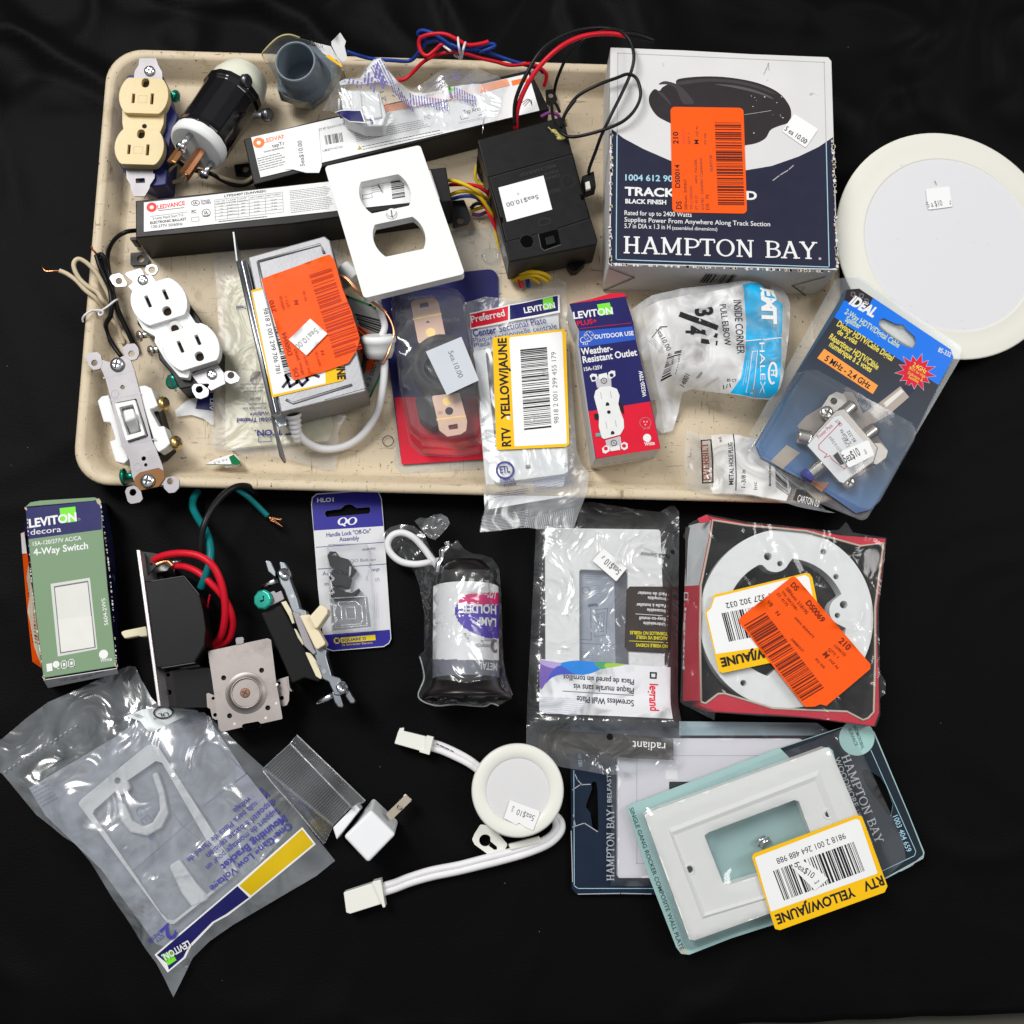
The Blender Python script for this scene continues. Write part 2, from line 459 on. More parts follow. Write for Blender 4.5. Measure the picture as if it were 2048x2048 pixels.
# slab-serif capitals drawn from strokes: (x0,y0,x1,y1,width) in a unit-high box, and arcs
SERIF = {
 'H': (.86, [(.2, 0, .2, 1, 1), (.66, 0, .66, 1, 1), (.2, .5, .66, .5, .7)], [(.06, .34), (.52, .8)], [(.06, .34), (.52, .8)]),
 'A': (.86, [(.13, 0, .43, 1, .7), (.43, 1, .73, 0, 1), (.24, .34, .62, .34, .6)], [(0, .28), (.58, .88)], [(.33, .46)]),
 'M': (1.08, [(.2, 0, .2, 1, .7), (.2, 1, .54, .12, 1), (.54, .12, .88, 1, .7), (.88, 0, .88, 1, 1)], [(.06, .34), (.74, 1.02)], [(.06, .24), (.84, 1.02)]),
 'P': (.74, [(.2, 0, .2, 1, 1), (.2, .95, .44, .95, .6), (.2, .46, .44, .46, .6), ('arc', .44, .705, .245, -90, 90, 1)], [(.06, .36)], [(.06, .2)]),
 'T': (.78, [(.39, 0, .39, 1, 1), (.06, .95, .72, .95, .7), (.06, .95, .06, .76, .5), (.72, .95, .72, .76, .5)], [(.24, .54)], []),
 'O': (.9, [('oval', .45, .5, .36, .47, 1)], [], []),
 'N': (.92, [(.2, 0, .2, 1, .7), (.2, 1, .72, 0, 1), (.72, 0, .72, 1, .7)], [(.06, .34)], [(.06, .24), (.58, .86)]),
 'B': (.78, [(.2, 0, .2, 1, 1), (.2, .95, .42, .95, .6), (.2, .52, .46, .52, .6), (.2, .05, .46, .05, .6), ('arc', .42, .735, .215, -90, 90, 1), ('arc', .46, .285, .235, -90, 90, 1)], [(.06, .2)], [(.06, .2)]),
 'Y': (.84, [(.12, 1, .42, .46, 1), (.72, 1, .42, .46, .7), (.42, 0, .42, .5, 1)], [(.27, .57)], [(0, .26), (.58, .84)]),
 'E': (.72, [(.2, 0, .2, 1, 1), (.2, .95, .62, .95, .6), (.2, .5, .52, .5, .6), (.2, .05, .64, .05, .6), (.62, .95, .62, .78, .5), (.64, .05, .64, .22, .5)], [(.06, .2)], [(.06, .2)]),
 'V': (.86, [(.12, 1, .43, 0, 1), (.43, 0, .74, 1, .7)], [], [(0, .26), (.6, .88)]),
 'R': (.84, [(.2, 0, .2, 1, 1), (.2, .95, .44, .95, .6), (.2, .48, .44, .48, .6), ('arc', .44, .715, .235, -90, 90, 1), (.4, .48, .7, 0, 1)], [(.06, .34), (.62, .84)], [(.06, .2)]),
 'I': (.42, [(.2, 0, .2, 1, 1)], [(.06, .34)], [(.06, .34)]),
 'L': (.7, [(.2, 0, .2, 1, 1), (.2, .05, .6, .05, .6), (.6, .05, .6, .26, .5)], [(.06, .2)], [(.06, .34)]),
 'Q': (.9, [('oval', .45, .5, .36, .47, 1), (.4, .18, .8, -.14, .9)], [], []), ' ': (.42, [], [], []),
}
def serif_shape(s, wt=.12):
 vs, fs = [], []; x = 0.0
 def quad(a, b, c, d):
  k = len(vs); q = [Vector(a), Vector(b), Vector(c), Vector(d)]
  if area2(q) < 0: q = q[::-1]
  vs.extend(q); fs.append([k, k + 1, k + 2, k + 3])
 def stroke(x0, y0, x1, y1, w):
  a, b = Vector((x0, y0)), Vector((x1, y1)); d = (b - a).normalized(); n = Vector((-d[1], d[0])) * w / 2
  quad(a - n, b - n, b + n, a + n)
 for ch in s:
  adv, st_, bot, top = SERIF[ch]
  for k in st_:
   if k[0] == 'arc':
    _, cx, cy, r, a0, a1, w_ = k; w_ *= wt; m = 10
    for i in range(m):
     t0, t1 = [math.radians(a0 + (a1 - a0) * j / m) for j in (i, i + 1)]
     quad((x + cx + (r - w_ * .3) * math.cos(t0), cy + (r - w_ * .3) * math.sin(t0)), (x + cx + (r + w_ * .6) * math.cos(t0), cy + (r + w_ * .22) * math.sin(t0)),
       (x + cx + (r + w_ * .6) * math.cos(t1), cy + (r + w_ * .22) * math.sin(t1)), (x + cx + (r - w_ * .3) * math.cos(t1), cy + (r - w_ * .3) * math.sin(t1)))
   elif k[0] == 'oval':
    _, cx, cy, rx, ry, w_ = k; m = 24
    for i in range(m):
     t0, t1 = [2 * math.pi * j / m for j in (i, i + 1)]
     f = lambda t, o: (x + cx + (rx + wt * .5 * o) * math.cos(t), cy + (ry + wt * .28 * o) * math.sin(t))
     quad(f(t0, -1), f(t0, 1), f(t1, 1), f(t1, -1))
   else:
    stroke(x + k[0], k[1], x + k[2], k[3], wt * k[4])
  for a, b in bot: quad((x + a, 0), (x + b, 0), (x + b, wt * .55), (x + a, wt * .55))
  for a, b in top: quad((x + a, 1 - wt * .55), (x + b, 1 - wt * .55), (x + b, 1), (x + a, 1))
  x += adv
 return vs, fs

class Print:
 """ink, labels and lettering on a face; every fill lies a hair above the one before"""
 def __init__(s, fr, hf=None, lift=2.5e-5, h=0.0, grid=None):
  s.fr, s.hf, s.lift, s.h, s.grid = fr, hf, lift, h, grid; s.k = 1; s.m = Mesh()
 def q(s, p): return s.fr.hit(p)
 def H(s, q): return s.h + s.k * s.lift + (s.hf(q) if s.hf else 0)
 def poly(s, pts, m, r=0.0, local=False, holes=(), up=True):
  q = pts if local else [s.q(p) for p in pts]
  if r: q = rounded(q, r)
  hs = holes if local else [[s.q(p) for p in h] for h in holes]
  if s.hf or hs or len(q) > 4:
   vs, tri = fill(ccw(q), hs, s.grid if s.hf else None)
   s.m.add([s.fr.to3(v, s.H(v)) for v in vs], tri, m, bool(s.hf))
  else:
   q = ccw(q); s.m.add([s.fr.to3(v, s.H(v)) for v in q], [list(range(len(q)))], m)
  if up: s.k += 1
  return s
 def line(s, pts, w, m, closed=False, local=False):
  q = [Vector(p) for p in pts] if local else [s.q(p) for p in pts]
  if closed: q = q + [q[0]]
  for a, b in zip(q, q[1:]):
   d = b - a; L_ = d.length
   if L_ < 1e-7: continue
   d /= L_; n = Vector((-d[1], d[0])) * w / 2; e = d * w * .5
   k = max(1, int(L_ / (s.grid or 1)) if s.hf else 1)
   for i in range(k):
    a0 = a - e + (b - a + 2 * e) * (i / k); a1 = a - e + (b - a + 2 * e) * ((i + 1) / k)
    s.m.add([s.fr.to3(v, s.H(v) + s.lift) for v in (a0 - n, a1 - n, a1 + n, a0 + n)], [[0, 1, 2, 3]], m)
  return s
 def ring(s, c, r, w, m, n=28, asp=1.0):
  c = s.q(c)
  return s.line([c + Vector((r * math.cos(2 * math.pi * i / n), asp * r * math.sin(2 * math.pi * i / n))) for i in range(n)], w, m, True, True)
 def dot(s, c, r, m, n=20, asp=1.0, rot=0.0):
  c = s.q(c); return s.poly(circ(c, r, n, r * asp, rot), m, local=True)
 def text(s, t, a, b, h, m, bold=0.0, serif=None, slant=0.0, local=False):
  """t set from baseline point a to baseline point b; h = cap height in survey px"""
  a2 = a if local else s.q(a); b2 = b if local else s.q(b)
  d = b2 - a2; L_ = d.length; d = d / L_; n = Vector((-d[1], d[0]))
  hh = h * s.px() if not local else h
  vs, fs = serif_shape(t, serif) if serif else text_shape(t, bold)
  if not vs: return s
  x0 = min(v[0] for v in vs); x1 = max(v[0] for v in vs)
  sx = L_ / max(1e-6, x1 - x0); sy = hh if serif else hh / 0.70
  out = []
  for v in vs:
   p2 = a2 + d * ((v[0] - x0) * sx + slant * v[1] * sy) + n * v[1] * sy
   out.append(s.fr.to3(p2, s.H(p2) + s.lift + (len(out) // 4 * 1.5e-6 if serif else 0)))
  s.m.add(out, fs, m)
  return s
 def px(s): return (s.fr.o - CAM).length / F_PX
 def lines(s, a, b, c, n, m, w=.5, seed=0, fillr=.85, h=None):
  """small print too fine to read: n lines of short dashes between line a-b and line c (under a)"""
  rnd = random.Random(seed + 11)
  a2, b2, c2 = s.q(a), s.q(b), s.q(c)
  for i in range(n):
   o_ = a2 + (c2 - a2) * (i / max(1, n - 1)); L_ = (b2 - a2).length; d = (b2 - a2) / L_
   th = (h or (c2 - a2).length / n * w)
   x = 0.0; end = L_ * rnd.uniform(fillr, 1.0)
   while x < end:
    l_ = min(rnd.uniform(.7, 3.2) * th, end - x)
    if l_ > th * .3: s.line([o_ + d * x, o_ + d * (x + l_)], th * .62, m, local=True)
    x += l_ + th * rnd.uniform(.8, 1.5)
  return s
 def barcode(s, a, b, c, m, seed=1, n=44):
  """bars across a-b, bar length a-c"""
  rnd = random.Random(seed); a2, b2, c2 = s.q(a), s.q(b), s.q(c)
  ws = [rnd.choice((1, 1, 2, 2, 3, 4)) for _ in range(n)]; tot = sum(ws); x = 0
  for i, wd in enumerate(ws):
   if i % 2 == 0:
    p = a2 + (b2 - a2) * (x / tot); q = a2 + (b2 - a2) * ((x + wd) / tot); e = (c2 - a2)
    quad = [p, q, q + e, p + e]
    if s.hf:
     k = max(1, int(e.length / s.grid))
     for j in range(k):
      s.poly([p + e * (j / k), q + e * (j / k), q + e * ((j + 1) / k), p + e * ((j + 1) / k)], m, local=True, up=False) if False else \
       s.m.add([s.fr.to3(v, s.H(v)) for v in ccw([p + e * (j / k), q + e * (j / k), q + e * ((j + 1) / k), p + e * ((j + 1) / k)])], [[0, 1, 2, 3]], m)
    else:
     s.m.add([s.fr.to3(v, s.H(v)) for v in ccw(quad)], [[0, 1, 2, 3]], m)
   x += wd
  s.k += 1
  return s
 def build(s, parent, name='printing', label=None): return s.m.build(name, parent, label, weld=False)

def T(p, z, s, x0, y0, x1, y1, h, m, **kw): return p.text(s, z(x0, y0), z(x1, y1), h * z.k, m, **kw)
def sp(pts, n=4):
 """round off a closed outline"""
 out = []; k = len(pts)
 for i in range(k):
  a, b, c, d = [Vector(pts[(i + j) % k]) for j in (-1, 0, 1, 2)]
  for j in range(n):
   t = j / n; out.append(tuple(.5 * ((2 * b) + (c - a) * t + (2 * a - 5 * b + 4 * c - d) * t * t + (3 * b - a - 3 * c + d) * t ** 3)))
 return out
def up(fr, h): return Frame(fr.o + fr.n * h, fr.u, fr.n)
def zr(fr, z, pts): return [fr.hit(z(*p)) for p in pts]
def sticker(parent, fr, pts, m, name='price_label', r=.0012, h=.0003, hf=None, label=None, grid=.006, t=.0002, regions=()):
 """a paper label stuck on a face: its own thin sheet, ready for printing"""
 q = rounded([fr.hit(p) for p in pts], r) if r else ccw([fr.hit(p) for p in pts])
 ms = Mesh()
 if hf:
  hf = ms.painted(fr, q, m, [([fr.hit(p) for p in rp], rm) for rp, rm in regions], grid, lambda v, f=hf: f(v) + h + t); h = -t
 else: ms.prism(fr, q, h, h + t, m)
 o = ms.build(name, parent, label)
 p = Print(fr, hf=hf, h=h + t, grid=grid, lift=2.5e-5 if hf is None else 1.2e-4); p.owner = o
 return o, p
def screw(mesh, c, n, r, m, dark, kind='cross', rot=0.3, h=None):
 """domed screw head on a surface at c with normal n"""
 n = Vector(n).normalized(); c = Vector(c); h = h or r * .55
 mesh.lathe(c, n, [(r, 0), (r, h * .45), (r * .86, h * .8), (r * .5, h), (0, h)], m, 20)
 u = n.orthogonal().normalized(); u = Matrix.Rotation(rot, 3, n) @ u; v = n.cross(u)
 dark = mat('slot_shadow', (.07, .07, .075), .6); top = c + n * (h + 4e-5); wd = r * .13; ln = r * .62
 bars = [(u, v), (v, u)] if kind == 'cross' else [(u, v)]
 for i, (a, b) in enumerate(bars):
  if kind != 'cross': ln = r * .9
  t = top + n * 2e-5 * i
  mesh.add([t - a * ln - b * wd, t + a * ln - b * wd, t + a * ln + b * wd, t - a * ln + b * wd], [[0, 1, 2, 3] if a.cross(b).dot(n) > 0 else [3, 2, 1, 0]], dark)
def project(v):
 d = v - CAM; z = d.dot(AX_F)
 return (1024 + F_PX * d.dot(AX_R) / z, 1024 - F_PX * d.dot(AX_U) / z)
def grain(q, s, k=0): return noise.noise(Vector((q[0] * s, q[1] * s, k * 7.3)))
def crease(q, s, k=0):
 """sharp folds: ridged noise"""
 return 1 - abs(noise.noise(Vector((q[0] * s + 5, q[1] * s * .55, k * 3.1)))) * 2.2
def drape(contents, z0, fold=.0012, seed=0, fs=55.0, sharp=.0012):
 """height of a film lying over contents = [(polygon, height, falloff)]"""
 def f(q):
  z = z0
  for poly, h, fall in contents:
   if inside(q, poly): k = 1.0
   else:
    t = edge_dist(q, poly) / fall; k = max(0.0, 1 - t); k = k * k * (3 - 2 * k)
   z = max(z, z0 + (h - z0) * k)
  return z + fold * grain(q, fs, seed) + sharp * max(0, crease(q, fs * .8, seed + 2) - .55)
 return f
def tilted(a, za, b, zb, c, zc):
 f = plane3(P(a, za), P(b, zb), P(c, zc))
 if f.n.z < 0: f = Frame(f.o, f.u, -f.n)
 return Frame(f.o, Vector((1, 0, 0)), f.n)
def clipped_circle(c, X, Y, r, lo, hi, n=44):
 out = []
 for k in range(n):
  a = 2 * math.pi * k / n; y = max(lo, min(hi, math.sin(a)))
  out.append((c[0] + r * (X[0] * math.cos(a) + Y[0] * y), c[1] + r * (X[1] * math.cos(a) + Y[1] * y)))
 res = []
 for p in out:
  if not res or (abs(p[0] - res[-1][0]) + abs(p[1] - res[-1][1])) > .5: res.append(p)
 return res
def rect_af(c, X, Y, r, x, y, w_, h_):
 return [(c[0] + r * (X[0] * (x + a * w_ / 2) + Y[0] * (y + b * h_ / 2)), c[1] + r * (X[1] * (x + a * w_ / 2) + Y[1] * (y + b * h_ / 2))) for a, b in ((-1, -1), (1, -1), (1, 1), (-1, 1))]
def zpoly(fr, zone, pts, r=0.0, n=5):
 q = [fr.hit(zone(*p)) for p in pts]
 return rounded(q, r, n) if r else ccw(q)
def zcirc(fr, zone, x, y, r, n=18):
 c = fr.hit(zone(x, y)); return circ(c, (fr.hit(zone(x + r, y)) - c).length, n)
def wire(zone, pts, r, m, name, t, n=8, label=None):
 """pts: (x, y, height)"""
 ms = Mesh().tube([P(zone(a, b), z) for a, b, z in pts], r, m, n)
 return ms.build(name, t, label)
def plate_part(fr, zone, outline, holes, h0, h1, m, name, t, r=.001, bevel=.00025, label=None, side=None, seg=2):
 q = zpoly(fr, zone, outline, r)
 hs = [zcirc(fr, zone, *h) if len(h) == 3 else zpoly(fr, zone, h, .0006) for h in holes]
 return Mesh().prism(fr, q, h0, h1, m, side=side, holes=hs).build(name, t, label, bevel=bevel, seg=seg)
_m0 = mat
def mat(name, col, rough=.45, metal=0.0, **k):
 if not metal and 'spec' not in k: k['spec'] = .18
 return _m0(name, col, rough, metal, **k)
# ------------------------------------------------------------------ the materials of the things
ink = mat('black_ink', (.012, .012, .014), .6, spec=.2)
grey_ink = mat('grey_ink', (.16, .16, .17), .6, spec=.2)
pale_ink = mat('pale_grey_ink', (.42, .42, .43), .6, spec=.2)
blue_ink = mat('blue_ink', (.03, .035, .22), .55, spec=.25)
white_ink = mat('white_ink', (.78, .78, .78), .5, spec=.3)
sky_ink = mat('light_blue_ink', (.36, .60, .72), .5, spec=.3)
red_ink = mat('red_ink', (.72, .03, .05), .5, spec=.3)
orange_ink = mat('orange_ink', (.95, .20, .03), .5, spec=.3)
lime_ink = mat('lime_ink', (.18, .72, .03), .5, spec=.3)
yellow_ink = mat('yellow_ink', (.93, .62, .02), .5, spec=.3)
brown_ink = mat('dark_brown_ink', (.035, .026, .024), .45, spec=.4)
silver_ink = mat('silver_ink', (.5, .52, .54), .4)
paper = mat('white_paper', (.80, .80, .80), .55, var=.025, scale=40, bump=.15, bscale=120)
label_paper = mat('white_label', (.82, .82, .82), .5, var=.02, scale=60, bump=.1, bscale=90)
orange_paper = mat('orange_label', (.90, .095, .002), .5, var=.04, scale=30, bump=.12, bscale=70)
yellow_paper = mat('yellow_label', (.88, .50, .003), .5, var=.04, scale=30, bump=.1, bscale=70)
board = mat('bare_cardboard', (.50, .43, .33), .9, var=.18, scale=160, bump=.4, bscale=250)
white_board = mat('white_cardboard', (.66, .655, .65), .5, var=.05, scale=35, bump=.15, bscale=60, wear=((.42, .38, .33), 70, .66, .05))
navy = mat('navy_print', (.016, .018, .042), .42, var=.08, wear=((.20, .20, .22), 140, .72, .03))
dark_navy = mat('dark_navy_print', (.006, .015, .034), .42, var=.08, wear=((.25, .26, .28), 120, .73, .03))
leviton_blue = mat('deep_blue_print', (.012, .012, .105), .4, var=.08, wear=((.3, .3, .38), 150, .74, .03))
mid_blue = mat('mid_blue_print', (.02, .09, .48), .4)
bright_red = mat('bright_red_print', (.66, .006, .03), .42, var=.05, wear=((.75, .5, .5), 150, .74, .03))
sage = mat('sage_green_print', (.195, .30, .175), .5, var=.05, scale=25, wear=((.5, .55, .48), 130, .735, .03))
white_plastic = mat('white_plastic', (.80, .80, .79), .28, var=.015, scale=20, coat=.15)
nylon = mat('white_nylon', (.80, .81, .80), .35, var=.02, scale=40, sss=.08)
cream_plastic = mat('cream_white_plastic', (.75, .75, .69), .35, var=.02, scale=20)
ivory = mat('ivory_plastic', (.64, .51, .255), .34, var=.03, scale=40, coat=.1)
pale_ivory = mat('pale_ivory_plastic', (.72, .66, .47), .35, var=.03, scale=40)
black_plastic = mat('black_plastic', (.0045, .0045, .0048), .40, var=.2, scale=200, bump=.04, bscale=900, spec=.2, wear=((.03, .03, .032), 110, .70, .06))
black_gloss = mat('glossy_black_plastic', (.006, .005, .006), .12, var=.1, scale=30, coat=.35, spec=.4)
black_paint = mat('black_painted_steel', (.008, .0065, .007), .36, var=.15, scale=50, wear=((.06, .055, .055), 90, .72, .05))
steel = mat('zinc_plated_steel', (.26, .248, .26), .5, .9, var=.10, scale=60, bump=.15, bscale=120)
bright_steel = mat('bright_steel', (.78, .80, .82), .18, 1.0, var=.08, scale=120)
satin_steel = mat('satin_steel', (.33, .33, .345), .55, 1.0, var=.06, scale=40, bump=.2, bscale=500)
galvanised = mat('galvanised_steel', (.55, .57, .60), .38, 1.0, var=.14, scale=26)
dark_steel = mat('dark_steel', (.16, .17, .18), .30, 1.0, var=.15, scale=60)
brass = mat('brass', (.72, .50, .18), .28, 1.0, var=.12, scale=80)
pink_brass = mat('pinkish_bronze', (.56, .37, .28), .45, .6, var=.06, scale=50)
copper = mat('copper', (.80, .36, .18), .30, 1.0, var=.12, scale=80)
bronze = mat('bronze_blade', (.62, .30, .13), .32, 1.0, var=.15, scale=60)
nickel = mat('nickel', (.72, .67, .60), .25, 1.0, var=.1, scale=60)
green_metal = mat('green_screw_metal', (.02, .36, .24), .25, .8, var=.15, scale=200)
hole_dark = mat('dark_hole', (.006, .006, .006), .8, spec=.1)
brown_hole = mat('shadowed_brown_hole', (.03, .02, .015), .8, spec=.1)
grey_pvc = mat('grey_pvc', (.155, .19, .22), .28, var=.06, scale=40, coat=.2)
wire_black = mat('black_wire', (.010, .010, .011), .3)
wire_red = mat('red_wire', (.62, .010, .025), .33)
wire_blue = mat('blue_wire', (.012, .045, .26), .33)
wire_yellow = mat('yellow_wire', (.70, .46, .015), .35)
wire_teal = mat('teal_wire', (.005, .16, .17), .35)
wire_cream = mat('cream_wire', (.62, .52, .36), .42)
wire_white = mat('white_wire', (.76, .75, .76), .4)
wire_purple = mat('purple_wire', (.22, .05, .22), .35)
teal_card = mat('pale_teal_card', (.33, .50, .49), .42, var=.03, scale=20)
clear = film('clear_film', .055, .10, .10, crinkle=.9)
clear_soft = film('soft_clear_film', .16, .10, .16, crinkle=.7, cscale=50)
milky = film('milky_film', .42, .06, .28, crinkle=.4, cscale=45, hazecol=(.82, .84, .86))
shrink = film('shrink_wrap', .02, .055, .07, crinkle=.55, cscale=55)
blister = film('clear_blister', .04, .075, .05, crinkle=.12, cscale=25)
acrylic = film('clear_acrylic', .07, .08, .08, crinkle=.06, cscale=20)
frost = mat('frosted_lens', (.66, .655, .66), .5, var=.015, scale=8, sss=.15)
lens_white = mat('white_diffuser', (.68, .68, .70), .5, var=.01, scale=8, sss=.1)

# ------------------------------------------------------------------ the setting: a black cloth over a counter, the floor beyond
def cloth_z(x, y):
 q = Vector((x, y))
 def sm(t): t = max(0.0, min(1.0, t)); return t * t * (3 - 2 * t)
 k = .16 + .84 * max(sm((y - .255) / .05), sm((-.36 - x) / .05), sm((x - .40) / .06), .75 * sm((-.30 - y) / .05))
 a = noise.noise(Vector((x * 9 + y * 4, y * 6 - x * 7, 1.0)))
 b = 1 - abs(noise.noise(Vector((x * 5 + y * 8, y * 3 - x * 10, 5.0)))) * 2
 d = 1 - abs(noise.noise(Vector((x * 12 - y * 4, y * 13 + x * 6, 9.0)))) * 2
 return -.0006 - .0085 * k + k * (.0024 * a + .0080 * max(0, b - .58) / .42 + .0050 * max(0, d - .60) / .40)
def make_cloth():
 m, nt, b, out = nodes('black_cotton')
 b.inputs['Roughness'].default_value = .52; b.inputs['Specular IOR Level'].default_value = .045
 b.inputs['Base Color'].default_value = (.0022, .0020, .0022, 1)
 b.inputs['Sheen Weight'].default_value = .012; b.inputs['Sheen Roughness'].default_value = .5
 tc = nt.nodes.new('ShaderNodeTexCoord')
 vo = nt.nodes.new('ShaderNodeTexVoronoi'); vo.inputs['Scale'].default_value = 64
 nt.links.new(tc.outputs['Object'], vo.inputs['Vector'])
 cp = nt.nodes.new('ShaderNodeValToRGB'); cp.color_ramp.elements[0].position = .014; cp.color_ramp.elements[0].color = (.12, .12, .12, 1)
 cp.color_ramp.elements[1].position = .024; cp.color_ramp.elements[1].color = (.0022, .0020, .0022, 1)
 nt.links.new(vo.outputs['Distance'], cp.inputs['Fac'])          # specks of lint
 nz = nt.nodes.new('ShaderNodeTexNoise'); nz.inputs['Scale'].default_value = 14; nz.inputs['Detail'].default_value = 3
 nt.links.new(tc.outputs['Object'], nz.inputs['Vector'])
 gt = nt.nodes.new('ShaderNodeMath'); gt.operation = 'GREATER_THAN'; gt.inputs[1].default_value = .55
 nt.links.new(nz.outputs['Fac'], gt.inputs[0])
 mx = nt.nodes.new('ShaderNodeMix'); mx.data_type = 'RGBA'; mx.inputs[6].default_value = (.0022, .0020, .0022, 1)
 nt.links.new(gt.outputs[0], mx.inputs[0]); nt.links.new(cp.outputs['Color'], mx.inputs[7])
 nt.links.new(mx.outputs[2], b.inputs['Base Color'])
 wv = nt.nodes.new('ShaderNodeTexNoise'); wv.inputs['Scale'].default_value = 900; nt.links.new(tc.outputs['Object'], wv.inputs['Vector'])
 bp = nt.nodes.new('ShaderNodeBump'); bp.inputs['Strength'].default_value = .4; bp.inputs['Distance'].default_value = .0005
 nt.links.new(wv.outputs['Fac'], bp.inputs['Height']); nt.links.new(bp.outputs['Normal'], b.inputs['Normal'])
 nx, ny = 240, 220; x0, x1 = -.62, .62; y1 = .62
 vs, fs = [], []
 for j in range(ny + 1):
  for i in range(nx + 1):
   x = x0 + (x1 - x0) * i / nx
   # the near hem runs a little uphill to the right
   hem = P((1024, 2060), 0)[1] + .035 * max(0, (x - .1)) + .0018 * noise.noise(Vector((x * 30, 2, 0)))
   y = hem + (y1 - hem) * j / ny
   vs.append((x, y, cloth_z(x, y)))
 for j in range(ny):
  for i in range(nx): fs.append([j * (nx + 1) + i, j * (nx + 1) + i + 1, (j + 1) * (nx + 1) + i + 1, (j + 1) * (nx + 1) + i])
 # the hem hangs a little over the counter's edge
 k = len(vs)
 for i in range(nx + 1): vs.append((vs[i][0], vs[i][1] - .001, -.0155))
 for i in range(nx): fs.append([k + i, k + i + 1, i + 1, i])
 o = Mesh().add(vs, fs, m, True).build('black_cloth', None, weld=False); tag(o, kind='structure')
make_cloth()
floor_m = mat('grey_floor', (.12, .115, .095), .7, var=.12, scale=30)
tag(Mesh().add([(-1.5, -1.6, -.75), (1.5, -1.6, -.75), (1.5, 1.2, -.75), (-1.5, 1.2, -.75)], [[0, 1, 2, 3]], floor_m).build('floor'), kind='structure')
counter_m = mat('counter_laminate', (.075, .072, .06), .7, var=.1, scale=40)
cy = P((1024, 2060), 0)[1]
tag(Mesh().box((-.66, cy - .02, -.050), (1.32, 0, 0), (0, .66 - cy + .02, 0), (0, 0, .034), counter_m).build('counter'), kind='structure')
# ------------------------------------------------------------------ the tray
TZ = .004                                    # the tray's floor
def make_tray():
 m, nt, b, out = nodes('beige_fibreglass')
 b.inputs['Roughness'].default_value = .5; b.inputs['Specular IOR Level'].default_value = .3
 tc = nt.nodes.new('ShaderNodeTexCoord')
 def nz(sc, det, dist=0, stretch=None):
  n = nt.nodes.new('ShaderNodeTexNoise'); n.inputs['Scale'].default_value = sc; n.inputs['Detail'].default_value = det; n.inputs['Distortion'].default_value = dist
  if stretch:
   mp = nt.nodes.new('ShaderNodeMapping'); mp.inputs['Scale'].default_value = stretch[0]; mp.inputs['Rotation'].default_value = (0, 0, stretch[1])
   nt.links.new(tc.outputs['Object'], mp.inputs['Vector']); nt.links.new(mp.outputs['Vector'], n.inputs['Vector'])
  else: nt.links.new(tc.outputs['Object'], n.inputs['Vector'])
  return n
 def ramp(n, a, b_):
  r = nt.nodes.new('ShaderNodeValToRGB'); r.color_ramp.elements[0].position = a; r.color_ramp.elements[1].position = b_
  nt.links.new(n.outputs['Fac'], r.inputs['Fac']); return r
 def mix(f, a, b_):
  x = nt.nodes.new('ShaderNodeMix'); x.data_type = 'RGBA'
  nt.links.new(f, x.inputs[0])
  for i, c in ((6, a), (7, b_)):
   if isinstance(c, tuple): x.inputs[i].default_value = (*c, 1)
   else: nt.links.new(c, x.inputs[i])
  return x.outputs[2]
 base = mix(nz(18, 6).outputs['Fac'], (.54, .44, .305), (.68, .57, .41))
 blot = mix(ramp(nz(70, 9, .6), .60, .78).outputs['Color'], base, (.42, .32, .20))
 fibre = mix(ramp(nz(700, 2, 1.0, ((1, .10, 1), .5)), .655, .72).outputs['Color'], blot, (.30, .23, .15))
 fib2 = mix(ramp(nz(640, 2, 1.0, ((.10, 1, 1), .9)), .665, .73).outputs['Color'], fibre, (.30, .23, .15))
 spk = mix(ramp(nz(420, 2), .69, .73).outputs['Color'], fib2, (.12, .09, .06))
 nt.links.new(spk, b.inputs['Base Color'])
 bp = nt.nodes.new('ShaderNodeBump'); bp.inputs['Strength'].default_value = .2; bp.inputs['Distance'].default_value = .0004
 nt.links.new(nz(300, 4).outputs['Fac'], bp.inputs['Height']); nt.links.new(bp.outputs['Normal'], b.inputs['Normal'])
 c4 = [P(W(*p), .022) for p in ((203, 90), (1566, 133), (1608, 951), (134, 912))]
 q = [Vector((c[0], c[1])) for c in c4]
 def loop(d, r, z): return [(p[0], p[1], z) for p in rounded(inset(q, d), r, 9)]
 prof = [(.0075, .016, .0), (.0045, .018, .001), (-.0002, .024, .0195), (.0003, .024, .0212), (.0018, .023, .022), (.0052, .021, .0217),
   (.0066, .020, .0205), (.0125, .017, .0075), (.0142, .016, .0050), (.0165, .015, TZ)]
 loops = [loop(*p) for p in prof]
 n = len(loops[0]); vs = [v for l in loops for v in l]; fs = []
 for k in range(len(loops) - 1):
  for i in range(n): fs.append([k * n + i, k * n + (i + 1) % n, (k + 1) * n + (i + 1) % n, (k + 1) * n + i])
 t = thing('serving_tray', 'large beige fibreglass tray with a worn raised rim, carrying the upper rows of parts', 'tray', (0, 0, 0))
 ms = Mesh().add(vs, fs, m, True)
 ms.add(loops[-1], [list(range(n))], m); ms.add(loops[0], [list(range(n))[::-1]], m)
 ms.build('tray_body', t)
make_tray()
# ------------------------------------------------------------------ printed logo used on several packs
def lev_logo(p, z, x0, y0, x1, y1, h, ink_m, lime=True, sq=None):
 if lime and sq: p.poly(zs(z, sq), lime_ink)
 T(p, z, 'LEVITON', x0, y0, x1, y1, h, ink_m, bold=.028)

